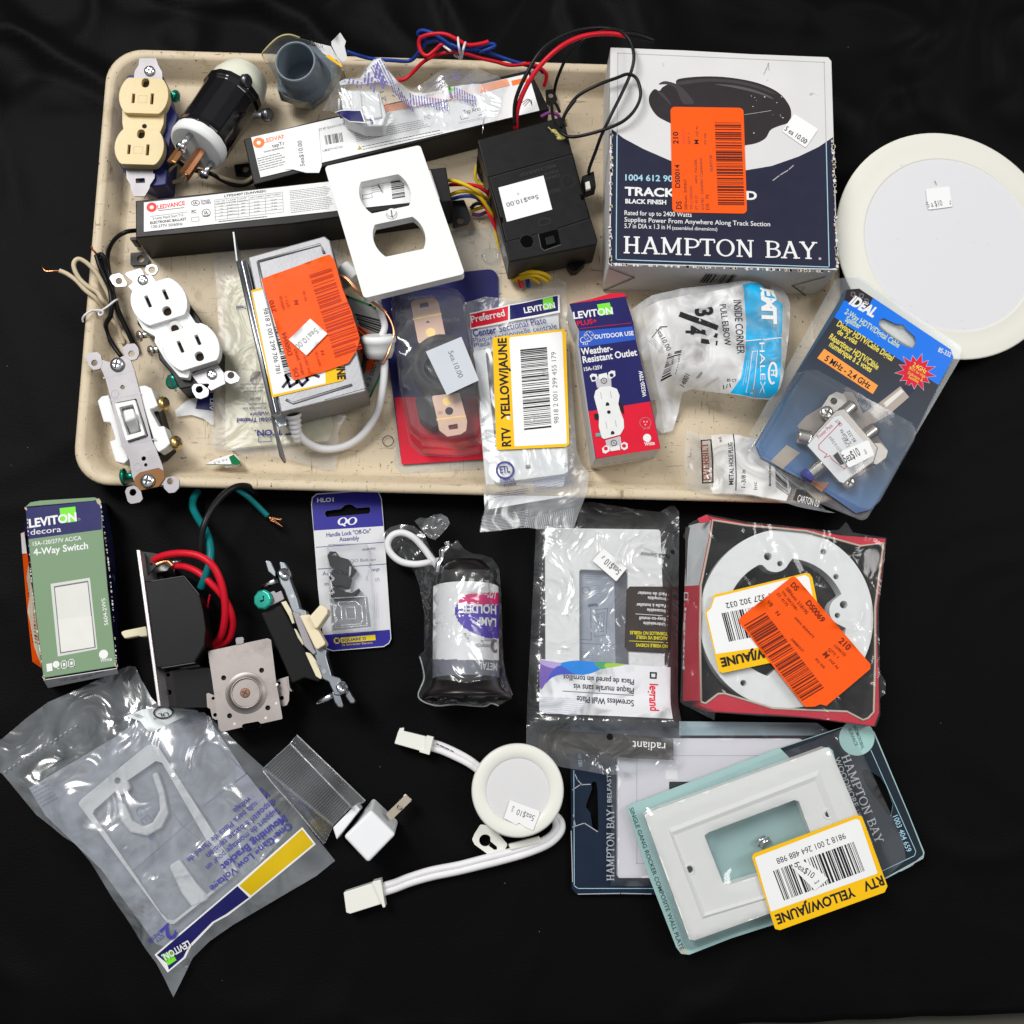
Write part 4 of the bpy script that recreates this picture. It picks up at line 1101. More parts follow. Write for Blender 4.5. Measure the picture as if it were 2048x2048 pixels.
def make_lower_driver():
 z = .040; fr = flat(z)
 t = thing('lamp_driver', 'black fluorescent lamp ballast with a white rating label, lying under the duplex wall plate', 'lamp driver', P(B(400, 1400), TZ))
 driver_body(t, fr, [A(338, 1268), B(800, 1172), B(1455, 1092), B(1500, 1345), A(1500, 1440), A(340, 1545)], z - TZ)
 o, s = sticker(t, fr, [A(402, 1284), B(1340, 1118), B(1412, 1335), A(402, 1502)], label_paper, 'rating_label', r=0)
 s.k = 2; V = lambda *a, **k: T(s, A, *a, **k)
 s.dot(A(460, 1320), .0033, mat('red_logo', (.85, .06, .05), .5)); s.dot(A(460, 1320), .0013, label_paper)
 V('LEDVANCE', 505, 1335, 708, 1302, 34, mat('red_logo', (.85, .06, .05), .5), bold=.02); s.line([A(512, 1345), A(700, 1322)], .0003, ink); s.line([A(450, 1388), A(725, 1355)], .0002, grey_ink)
 V('2-Lamp Rapid Start T12', 468, 1412, 695, 1385, 20, grey_ink); V('ELECTRONIC BALLAST', 450, 1445, 718, 1415, 20, ink, bold=.02); V('120-277V 50/60Hz', 460, 1475, 690, 1452, 22, ink)
 V('UL', 770, 1298, 800, 1294, 22, ink, bold=.02); s.ring(A(785, 1288), .0026, .0003, ink, asp=.7); V('Energy', 828, 1282, 895, 1272, 20, ink); V('Verified', 828, 1302, 900, 1292, 20, ink); V('FC', 758, 1366, 792, 1362, 26, ink, bold=.02)
 s.ring(A(865, 1362), .0026, .0003, ink); V('UL', 850, 1370, 880, 1366, 22, ink, bold=.02); V('LISTED', 842, 1390, 892, 1384, 12, ink, bold=.02); s.line(zs(A, [(755, 1398), (810, 1390), (812, 1422), (757, 1428)]), .0002, grey_ink, closed=True)
 V('LTP2X40T12UNVRSSC', 1000, 1245, 1312, 1206, 18, ink, bold=.02)
 for k in range(7):
  y = 1266 + k * 24 - (8 if k else 0) + (14 if k > 0 else 0)
  s.line([A(928, y), A(1432, y - 60)], .00018, grey_ink)
 for x in (928, 1018, 1098, 1182, 1302, 1432):
  s.line([A(x, 1266 - (x - 928) * .119), A(x + 6, 1414 - (x - 928) * .119)], .00018, grey_ink)
 for r_, y in enumerate((1308, 1330, 1354, 1378)):
  for x, tx in ((968, '12'), (1030, 'F40T12'), (1125, '40W'), (1222, '0.60'), (1350, '0.26')):
   V(tx, x, y + 14 - (x - 928) * .12, x + 10 * len(tx), y + 14 - (x - 928 + 40) * .12, 11, grey_ink)
 V('NO. OF', 938, 1285, 1005, 1277, 13, grey_ink); V('LAMPS', 938, 1304, 1005, 1296, 13, grey_ink); V('LAMP', 1030, 1274, 1088, 1267, 13, grey_ink); V('TYPE', 1030, 1293, 1085, 1286, 13, grey_ink); V('LAMP', 1108, 1264, 1165, 1257, 13, grey_ink); V('WATTS', 1108, 1284, 1172, 1276, 13, grey_ink)
 V('INPUT CURRENT', 1195, 1256, 1295, 1243, 13, grey_ink); V('INPUT CURRENT', 1312, 1240, 1422, 1227, 13, grey_ink)
 s.lines(A(1485, 1200), A(1800, 1162), A(1490, 1262), 6, grey_ink, .5, 21); s.lines(A(1490, 1280), A(1810, 1240), A(1495, 1360), 7, grey_ink, .5, 22)
 s.lines(A(960, 1425), A(1340, 1385), A(960, 1427), 2, grey_ink, .4, 23, h=.0006)
 s.barcode(B(1045, 1180), B(1058, 1335), B(1140, 1165), ink, 12, 30)
 for k in range(6): s.line([B(905, 1215 + k * 14), B(950 + k * 6, 1210 + k * 14 - 8), B(952 + k * 7, 1240 + k * 10), B(990, 1235 + k * 10)], .0002, ink)
 s.line(zs(B, [(835, 1305), (905, 1292), (910, 1322), (838, 1335)]), .0002, ink, closed=True)
 s.build(o)
 plate_part(flat(.007), A, [(300, 1655), (395, 1650), (440, 1700), (430, 1745), (300, 1748)], [(377, 1700, 28)], -.0012, 0, black_paint, 'mounting_tab', t)
 plate_part(flat(.018), A, [(292, 1540), (345, 1535), (350, 1565), (300, 1562)], [], -.012, 0, black_paint, 'mounting_tab', t)
 br = plate_part(flat(.016), C_, [(200, 1345), (290, 1335), (330, 1430), (342, 1480), (318, 1515), (205, 1548)], [(263, 1492, 26)], -.0012, 0, black_paint, 'mounting_tab', t)
 for pts, m, nm in (([(180, 1190, .030), (250, 1205, .034), (330, 1240, .034), (410, 1290, .030), (480, 1350, .020)], wire_yellow, 'yellow_lead'),
      ([(185, 1225, .026), (270, 1222, .030), (370, 1230, .030), (440, 1265, .028), (500, 1330, .020)], wire_red, 'red_lead'),
      ([(190, 1298, .022), (260, 1275, .026), (340, 1278, .028), (410, 1320, .028), (470, 1400, .024), (520, 1480, .018)], wire_yellow, 'yellow_lead'),
      ([(195, 1332, .020), (270, 1312, .024), (350, 1310, .026), (420, 1340, .024), (500, 1400, .018)], wire_blue, 'blue_lead'),
      ([(390, 1330, .022), (440, 1370, .022), (500, 1490, .020), (555, 1600, .014)], wire_red, 'red_lead'),
      ([(340, 1400, .012), (380, 1365, .014), (440, 1370, .014), (480, 1400, .014)], wire_black, 'black_lead'),
      ([(350, 1440, .008), (400, 1450, .008), (450, 1430, .008), (500, 1420, .008)], wire_purple, 'purple_lead'),
      ([(335, 1420, .010), (400, 1400, .011), (450, 1385, .012), (480, 1380, .014)], wire_yellow, 'yellow_lead')):
  wire(C_, pts, .0013, m, nm, t)
 for pts in ([(640, 1905, .010), (700, 1880, .016), (790, 1870, .020), (880, 1885, .018), (930, 1915, .012)], [(650, 1932, .008), (720, 1900, .014), (800, 1895, .018), (860, 1910, .016), (910, 1945, .010)], [(680, 1940, .008), (740, 1915, .012), (790, 1910, .016), (850, 1950, .010)]):
  wire(C_, pts, .0014, wire_yellow, 'yellow_lead', t)
 wire(C_, [(740, 1900, .010), (760, 1930, .009), (770, 1990, .008)], .0014, wire_blue, 'blue_lead', t); wire(C_, [(690, 1910, .010), (705, 1950, .009), (720, 1990, .008)], .0014, wire_red, 'red_lead', t)
 # black and cream supply leads at the left end
 wire(A, [(340, 1490, .024), (270, 1500, .028), (200, 1540, .026), (150, 1610, .020), (130, 1690, .015), (140, 1790, .012), (170, 1932, .010)], .0015, wire_black, 'black_lead', t)
 wire(Z3, [(870, 80, .024), (930, 270, .024), (1010, 460, .022), (1080, 640, .020), (1105, 820, .020), (1090, 1010, .018), (1020, 1150, .014), (1040, 1290, .010), (1130, 1470, .008), (1250, 1640, .008)], .0016, wire_black, 'black_lead', t)
 wire(Z3, [(880, 100, .023), (940, 70, .026), (990, 120, .026), (1040, 300, .022), (1110, 600, .019), (1180, 850, .016), (1240, 1020, .014), (1340, 1220, .012), (1420, 1400, .010), (1500, 1560, .007)], .0017, wire_black, 'black_lead', t)
 wire(Z3, [(960, 120, .022), (1030, 330, .020), (1120, 640, .017), (1200, 900, .014), (1290, 1110, .011), (1380, 1300, .009), (1440, 1470, .007)], .0015, wire_black, 'black_lead', t)
 wire(Z3, [(300, 318, .030), (420, 370, .029), (560, 470, .028), (700, 620, .026), (850, 740, .023), (960, 860, .018), (1060, 1010, .010), (1180, 1160, .007), (1320, 1330, .006), (1400, 1440, .005)], .0015, wire_cream, 'white_lead', t)
 wire(Z3, [(1040, 850, .018), (960, 770, .023), (880, 650, .025), (730, 555, .027), (620, 455, .029), (545, 330, .031), (520, 220, .032), (560, 150, .032), (630, 145, .031), (740, 215, .029), (870, 355, .026), (980, 540, .022), (1080, 740, .018), (1150, 950, .013), (1220, 1200, .008), (1300, 1460, .005)], .0015, wire_cream, 'white_lead', t)
 Mesh().tube([P(Z3(300, 320), .030), P(Z3(200, 325), .031), P(Z3(100, 330), .031), P(Z3(60, 300), .031), P(Z3(40, 262), .030)], .0007, copper, 6).build('copper_end', t)
 Mesh().tube([P(Z3(880, 80), .024), P(Z3(850, 30), .026), P(Z3(810, -10), .027), P(Z3(795, -60), .028)], .0007, mat('red_copper', (.45, .10, .06), .35, .8), 6).build('copper_end', t)
 tie = Mesh(); tie.tube([P(Z3(*p[:2]), p[2]) for p in ((1205, 765, .020), (1150, 790, .024), (1050, 870, .025), (960, 930, .024), (910, 960, .022), (920, 1010, .022), (970, 990, .023), (960, 940, .024), (870, 930, .023), (780, 945, .025), (700, 1000, .026), (660, 1060, .024), (665, 1110, .022))], .0007, wire_white, 6); tie.build('twist_tie', t)
make_lower_driver()

# ------------------------------------------------------------------ loose duplex wall plate
def make_wall_plate():
 fr = tilted(B(843, 2062), .056, B(1595, 1880), .056, B(555, 1090), .0465)
 t = thing('wall_plate', 'plain white duplex wall plate leaning across the ballast, with two open outlet holes', 'wall plate', P(B(1000, 1500), .041))
 q = zpoly(fr, B, [(553, 1088), (1264, 928), (1597, 1885), (845, 2068)], .0025)
 X, Y = (.975, -.205), (.325, .945)
 holes = [zpoly(fr, B, clipped_circle(c, X, Y, r, -.66, .66)) for c, r in (((1003, 1291), 188), ((1108, 1610), 191))]
 Mesh().prism(fr, q, -.0072, 0, white_plastic, holes=holes).build('plate', t, bevel=.0030, seg=5)
 s = Mesh(); f2 = up(fr, -.0012); s.prism(f2, zcirc(f2, B, 1053, 1440, 34), 0, .0021, white_plastic);
 s.build('screw', t, bevel=.0004)
 p = Print(up(fr, .00092)); p.line([B(1050, 1417), B(1056, 1462)], .0008, grey_ink); p.h = -.0008; p.ring(B(1053, 1440), .0033, .0004, pale_ink); p.build(t, 'screw_slot')
make_wall_plate()

# ------------------------------------------------------------------ black battery / control box
def make_control_box():
 zt = .042; fr = flat(zt)
 t = thing('control_box', 'black plastic transformer box with a white price label and looping red and black wires', 'control box', P(C_(840, 1300), TZ))
 b = Mesh().prism(fr, zpoly(fr, C_, [(388, 888), (1012, 718), (1035, 745), (1150, 1200), (1285, 1640), (1270, 1670), (625, 1800)]), -(zt - .010), 0, black_plastic).build('case', t, bevel=.0009)
 p = Print(fr); gl = mat('groove_shade', (.002, .002, .002), .9, spec=.05); edge = mat('moulded_edge_glint', (.035, .035, .037), .4)  # moulded relief painted flat: dark lines for shade, paler ones for lit edges
 for off, m, w_ in ((0, gl, .0005), (9, edge, .00025)):
  p.line([C_(470, 1168 + off), C_(790, 1080 + off), C_(1095, 994 + off), C_(1220, 1472 + off)], w_, m); p.line([C_(470 + off, 1168), C_(540 + off, 1400), C_(600 + off, 1648), C_(700, 1622 + off)], w_, m)
  p.line([C_(700, 1622 + off), C_(715, 1660 + off), C_(735, 1690 + off), C_(790, 1680 + off), C_(800, 1640 + off), C_(790, 1600 + off), C_(835, 1588 + off)], w_, m); p.line([C_(985, 1548 + off), C_(1220, 1472 + off)], w_, m)
 p.ring(C_(1062, 1200), .0045, .0004, edge); p.ring(C_(1062, 1200), .0026, .0004, edge)
 for tx, x0, y0, x1, y1 in (('GRAND ELECTRIC', 1000, 1160, 600, 1275), ('MADE IN CHINA', 985, 1130, 690, 1215), ('RECHARGE', 965, 1090, 700, 1165), ('OGC', 1000, 1270, 910, 1290)): T(p, C_, tx, x0, y0 - 20, x1, y1 - 20, 24, edge)
 p.line(zs(C_, [(840, 1500), (880, 1468), (935, 1482), (930, 1510), (845, 1530)]), .0003, edge, closed=True)
 p.dot(C_(757, 1645), .0042, gl); p.ring(C_(757, 1645), .0046, .0004, edge)
 p.poly(zs(C_, [(842, 1592), (985, 1553), (1008, 1668), (870, 1712)]), gl, r=.0008)
 p.line(zs(C_, [(842, 1592), (862, 1690), (885, 1714), (1008, 1670)]), .0004, mat('moulded_edge_highlight', (.10, .10, .10), .4))  # highlight on the recess rim, painted as a pale line
 p.poly(zs(C_, [(560, 1462), (578, 1470), (578, 1510), (562, 1500)]), gl); p.poly(zs(C_, [(1150, 1292), (1172, 1300), (1182, 1335), (1160, 1340)]), gl)
 p.build(b, 'painted_relief_lines')
 Mesh().prism(fr, zpoly(fr, C_, [(890, 1622), (955, 1603), (972, 1660), (905, 1682)]), 0, .0014, black_plastic).build('slide_switch', t, bevel=.0003)
 o, s = sticker(t, fr, zs(C_, [(545, 1248), (880, 1158), (945, 1410), (608, 1502)]), label_paper, r=0)
 s.k = 2; T(s, C_, '5ea$10.00', 838, 1300, 600, 1362, 36, grey_ink, bold=.01); T(s, C_, '1', 690, 1285, 683, 1290, 20, pale_ink); s.build(o)
 plate_part(flat(.016), C_, [(1050, 1815), (1195, 1775), (1190, 1805), (1130, 1862), (1090, 1868)], [(1100, 1835, 18)], -.008, 0, black_plastic, 'mounting_ear', t)
 K_ = [(665, 780, .040), (672, 600, .050), (755, 400, .058), (880, 210, .062), (1060, 100, .062), (1250, 60, .060), (1400, 66, .056), (1510, 98, .054)]
 wire(C_, K_, .0013, wire_black, 'black_wire', t)
 wire(C_, [(675, 812, .036), (688, 660, .046), (755, 490, .054), (860, 335, .060), (1000, 205, .064), (1150, 128, .064), (1300, 102, .060), (1420, 105, .056), (1490, 118, .055)], .0016, wire_red, 'red_wire', t)
 e = Mesh(); e.tube([P(C_(1480, 105), .0545), P(C_(1560, 112), .054), P(C_(1640, 135), .053), P(C_(1705, 158), .052)], .0023, black_plastic, 8, radii=[.0022, .0024, .0023, .0012]); e.build('taped_end', t)
 wire(C_, [(960, 540, .022), (985, 430, .036), (1060, 270, .048), (1180, 150, .056), (1310, 78, .058), (1430, 78, .057), (1515, 140, .057), (1552, 260, .058), (1530, 390, .057), (1455, 560, .056), (1390, 690, .055), (1310, 860, .050), (1270, 970, .042), (1225, 1090, .034), (1215, 1140, .031)], .0011, wire_black, 'black_wire', t)
 wire(C_, [(1022, 770, .040), (1045, 690, .044), (1130, 570, .050), (1280, 485, .055), (1420, 432, .057), (1510, 402, .058), (1575, 440, .058), (1602, 550, .0575), (1570, 650, .057), (1490, 740, .056), (1370, 800, .054), (1200, 852, .050), (1080, 868, .048), (1005, 832, .046), (955, 740, .040), (940, 610, .028)], .0011, wire_black, 'black_wire', t)
 wire(C_, [(1010, 800, .042), (1040, 700, .046), (1120, 590, .050)], .0011, wire_black, 'black_wire', t)
 c = Mesh().prism(flat(.030), zpoly(flat(.030), C_, [(1165, 1160), (1255, 1120), (1272, 1240), (1190, 1270)]), -.012, 0, black_plastic).build('connector', t, bevel=.0006)
 Mesh().prism(flat(.032), zpoly(flat(.032), C_, [(1190, 1205), (1222, 1195), (1232, 1250), (1195, 1262)]), -.003, 0, cream_plastic).build('connector_latch', c, bevel=.0003)
 g = Mesh(); rnd = random.Random(2); glue = mat('hot_glue', (.52, .46, .16), .25)
 for k in range(9): g.ball(P(C_(985 + rnd.uniform(-32, 35), 848 + rnd.uniform(-28, 30)), zt), .0016, glue, 10, 6, (1.4, .9, .5))
 g.tube([P(C_(915, 795), zt + .002), P(C_(950, 830), zt + .001), P(C_(980, 850), zt + .001)], .0004, glue, 5); g.tube([P(C_(1046, 740), zt - .002), P(C_(1050, 790), zt - .006)], .0010, glue, 6)
 g.build('hot_glue', t)
 for pts, m, nm in (([(385, 1075, .014), (372, 1160, .012), (400, 1215, .010), (450, 1225, .010)], wire_yellow, 'yellow_wire'), ([(400, 1010, .02), (395, 1120, .014), (430, 1200, .012)], wire_black, 'black_wire'),
      ([(520, 1540, .012), (540, 1650, .010), (580, 1740, .008), (620, 1850, .008)], wire_yellow, 'yellow_wire'), ([(860, 720, .034), (920, 690, .034), (980, 700, .034), (1000, 725, .032)], wire_purple, 'purple_wire'), ([(920, 610, .014), (970, 620, .020), (1000, 680, .026)], wire_black, 'black_wire')):
  wire(C_, pts, .0011, m, nm, t)
make_control_box()
# ------------------------------------------------------------------ bagged jack on the upper driver
def bag_sheet(t, fr, zone, outline, hf, m, name='bag', grid=.005, r=0.0, parent=None, label=None, regions=()):
 """a film draped over its contents, printed areas included; returns (object, printing that follows it)"""
 q = zpoly(fr, zone, outline, r); ms = Mesh()
 hgt = ms.painted(fr, q, m, [([fr.hit(zone(*p)) for p in rp], rm) for rp, rm in regions], grid, hf)
 o = ms.build(name, parent or t, label)
 return o, Print(fr, hf=hgt, grid=grid, lift=1.5e-4)
def make_jack_bag():
 t = thing('bagged_jack', 'clear printed bag holding a white ribbed jack, lying on the lamp driver', 'bagged part', P(Z2(400, 450), .0347))
 z0 = .0352; fr = flat(0)
 f2 = flat(.050)
 j = Mesh(); j.prism(f2, zpoly(f2, Z2, [(165, 355), (480, 370), (535, 560), (505, 650), (350, 655), (190, 585)], .002), -.0148, 0, nylon); o = j.build('jack_body', t, bevel=.0012)
 for k, pts in enumerate(([(195, 390), (235, 392), (255, 590), (215, 585)], [(265, 385), (330, 388), (345, 600), (280, 592)], [(355, 385), (470, 390), (500, 590), (370, 610)])):
  Mesh().prism(f2, zpoly(f2, Z2, pts, .001), 0, .0018, nylon).build('rib', o, bevel=.0006)
 s = Mesh(); s.cyl(P(Z2(150, 480), .045), P(Z2(165, 480), .045), .004, white_plastic); s.cyl(P(Z2(160, 540), .042), P(Z2(185, 540), .042), .004, black_plastic); s.build('terminal', o)
 poly = ccw([f2.hit(Z2(*p)) for p in [(160, 340), (490, 365), (540, 565), (505, 655), (340, 660), (185, 590)]])
 fin = ccw([f2.hit(Z2(*p)) for p in [(330, 300), (450, 130), (500, 130), (600, 310), (520, 380)]])
 base = drape([(poly, .0535, .022), (fin, .050, .012)], z0 + .001, .0014, 4, 70, .0025)
 def hf(q): return max(base(q), .0235)
 tb = tilted(Z2(20, 510), .03, Z2(1480, 260), .0365, Z2(600, 640), .036)
 out = [(15, 512), (120, 400), (200, 320), (290, 250), (370, 170), (440, 125), (490, 118), (515, 160), (560, 240), (620, 300), (740, 300), (830, 250), (960, 150), (1080, 118), (1250, 120), (1430, 190), (1515, 260), (1470, 330), (1450, 470), (1400, 560), (1250, 590), (1050, 620), (800, 650), (600, 655), (540, 700), (440, 690), (370, 682), (250, 665), (190, 630), (100, 560)]
 fb = flat(.045)
 pf = film('white_printed_film', .62, .06, .25, crinkle=.5, cscale=80)
 bg_, p = bag_sheet(t, fb, Z2, out, lambda q: hf(q) - .045, film('jack_bag_film', .12, .08, .10, crinkle=.7, cscale=70), grid=.0035, regions=[
  ([(165, 345), (330, 290), (440, 140), (492, 130), (540, 230), (620, 310), (710, 320), (850, 330), (1060, 285), (1230, 255), (1300, 255), (1290, 340), (1250, 385), (1060, 385), (860, 420), (720, 455), (650, 440), (580, 370), (480, 330), (330, 372), (175, 385)], pf),
  ([(130, 580), (345, 576), (378, 684), (250, 670), (188, 632)], white_ink), ([(138, 586), (335, 582), (366, 674), (250, 660), (192, 630)], leviton_blue), ([(1025, 295), (1068, 290), (1072, 318), (1030, 322)], lime_ink)])
 lav = mat('lavender_ink', (.16, .14, .42), .5); rnd = random.Random(5)
 def block(a, b, c, n, seed): p.lines(Z2(*a), Z2(*b), Z2(*c), n, lav, .62, seed)
 block((215, 310), (210, 370), (345, 355), 5, 1); block((375, 235), (365, 360), (450, 330), 4, 2); block((450, 150), (430, 245), (530, 330), 5, 3); block((500, 150), (590, 330), (420, 220), 6, 4)
 block((570, 330), (600, 420), (720, 420), 8, 5); block((720, 345), (730, 440), (1015, 390), 14, 6); block((1080, 290), (1085, 385), (1245, 355), 9, 7)
 T(p, Z2, 'LEVITON', 1068, 385, 1048, 290, 22, blue_ink, bold=.02)
 T(p, Z2, '21', 545, 510, 520, 420, 40, grey_ink); T(p, Z2, '98', 570, 590, 560, 520, 30, mat('faint_red', (.6, .2, .15), .5)); T(p, Z2, 'ar', 440, 700, 430, 650, 30, blue_ink, bold=.02)
 p.line(zs(Z2, [(820, 330), (900, 260), (1000, 220), (1080, 190), (1150, 170), (1240, 250)]), .0004, lav); p.line(zs(Z2, [(1080, 215), (1100, 195), (1125, 215), (1120, 225), (1085, 225)]), .0005, lav, closed=True); p.lines(Z2(900, 300), Z2(1000, 240), Z2(930, 320), 4, lav, .4, 9)
 p.build(bg_)
make_jack_bag()

# ------------------------------------------------------------------ bagged cream wall plate under the metal box
def make_bagged_plate():
 t = thing('bagged_wall_plate', 'ivory wall plate in a milky clear bag, mostly under the grey metal box', 'bagged part', P(F(500, 1000), TZ))
 fr = flat(.010)
 q = [(185, 452), (300, 420), (900, 420), (960, 1400), (985, 1500), (960, 1640), (600, 1662), (215, 1700), (190, 1650)]
 pl = plate_part(fr, F, q, [(430, 1180, 60)], -.005, 0, mat('ivory_plate', (.66, .60, .38), .35, var=.03, scale=40), 'plate', t, .003, .0015, seg=3)
 poly = ccw([fr.hit(F(*p)) for p in q])
 hfb = drape([(poly, .0012, .02)], -.0045, .0006, 9, 60, .0012)
 rimpoly = ccw([fr.hit(F(*p)) for p in [(-300, 1760), (2000, 1790), (2000, 2300), (-300, 2300)]])
 def hf(v): return hfb(v)
 out = [(68, 175), (150, 150), (250, 155), (330, 185), (480, 160), (690, 150), (820, 175), (985, 130), (1030, 180), (1065, 310), (1040, 500), (1060, 900), (1040, 1300), (1085, 1460), (1030, 1560), (1030, 1700), (1000, 1850), (900, 1842), (820, 1818), (640, 1770), (440, 1740), (330, 1765), (255, 1720), (170, 1708), (78, 1690), (95, 1400), (105, 1100), (140, 800), (115, 420)]
 b, p = bag_sheet(t, fr, F, out, hf, film('ivory_plate_bag', .15, .05, .2, crinkle=.5, cscale=70, hazecol=(.82, .84, .86)), grid=.004)
 V = lambda s_, x0, y0, x1, y1, h, bold=0: T(p, F, s_, x0, y0, x1, y1, h, blue_ink, bold=bold)
 V('Treated', 345, 640, 272, 645, 26, .015); V('www.leviton.com', 475, 1268, 325, 1278, 16, .01); V('to your place in the home', 475, 1245, 300, 1250, 12); V('for more ideas visit', 475, 1218, 300, 1222, 12)
 V('Plástico', 455, 1318, 375, 1330, 22); V('Antimicrobianos', 500, 1360, 365, 1368, 20); V('en plastique aux', 500, 1395, 322, 1398, 20); V('Wallplate', 520, 1425, 375, 1440, 28, .015); V('Antimicrobial Treated', 700, 1470, 278, 1478, 32, .025); V('LEVITON.', 715, 1555, 410, 1568, 44, .03)
 p.line(zs(F, [(440, 1602), (528, 1598), (532, 1650), (440, 1656)]), .0004, blue_ink, closed=True)
 p.build(b)
 # dark corner of the bag print beside the white outlet
 p2 = Print(flat(.006));
 t2 = plate_part(flat(.0065), E, [(1075, 1380), (1160, 1305), (1290, 1270), (1360, 1240), (1365, 1500), (1290, 1440), (1200, 1410), (1090, 1425)], [], -.0003, 0, milky, 'bag_corner', t, .001, 0)
 p2 = Print(flat(.0066)); p2.poly(zs(E, [(1250, 1270), (1360, 1245), (1360, 1380), (1230, 1365)]), leviton_blue); p2.k += 1
 T(p2, E, 'LEV', 1340, 1290, 1335, 1375, 24, white_ink, bold=.02); p2.build(t2)
make_bagged_plate()

def make_label_scraps():
 green = mat('green_border_print', (.01, .16, .06), .4)
 t = thing('green_bordered_label', 'grey and orange label with a green border, tucked under the metal box', 'label', P(Z1(480, 900), TZ))
 fr = flat(.0125)
 pts = [(200, 560), (590, 725), (760, 1050), (800, 1350), (420, 1860), (330, 1500)]
 o = plate_part(fr, Z1, [(215, 560), (600, 728), (700, 1000), (680, 1500), (430, 1740), (300, 1200)], [], -.0004, 0, mat('grey_label', (.30, .30, .29), .5, var=.05), 'label_sheet', t, 0, 0)
 p = Print(fr); p.line(zs(Z1, [(215, 575), (300, 612), (540, 700), (590, 735)]), .0018, green); p.line(zs(F, [(1390, 1020), (1340, 1150), (1262, 1315)]), .0014, green)
 for k in range(6): p.line([Z1(385 + k * 10, 800 + k * 24), Z1(660, 870 + k * 28)], .0008 if k % 2 else .0014, ink)
 p.poly(zs(F, [(1165, 770), (1330, 890), (1345, 1000), (1260, 1130), (1225, 1115), (1180, 950)]), orange_paper)
 for k in range(5): p.line([F(1180, 800 + k * 32), F(1270 - k * 6, 880 + k * 40)], .0010, ink)
 T(p, F, '18 3 000 2', 1245, 1260, 1330, 1040, 34, ink); p.build(o)
 t = thing('torn_label', 'torn green and white label corner by the tray\'s front edge', 'label', P(F(180, 1790), TZ))
 f2 = tilted(F(50, 1815), .012, F(240, 1740), .009, F(300, 1810), .0155)
 o = plate_part(f2, F, [(45, 1812), (110, 1778), (240, 1738), (262, 1745), (305, 1800), (262, 1815), (60, 1818)], [], -.0003, 0, label_paper, 'paper_corner', t, 0, 0)
 p = Print(f2); p.poly(zs(F, [(215, 1760), (250, 1742), (305, 1800), (285, 1822), (235, 1815)]), green); p.line(zs(F, [(50, 1815), (160, 1818), (235, 1817)]), .0006, green); T(p, F, 'Le 5.5', 200, 1775, 100, 1800, 24, grey_ink); p.build(o)
 f3 = flat(.0125); plate_part(f3, F, [(175, 1822), (262, 1812), (300, 1818), (255, 1835), (190, 1838)], [], -.0004, 0, cream_plastic, 'torn_edge', t, 0, 0)
make_label_scraps()

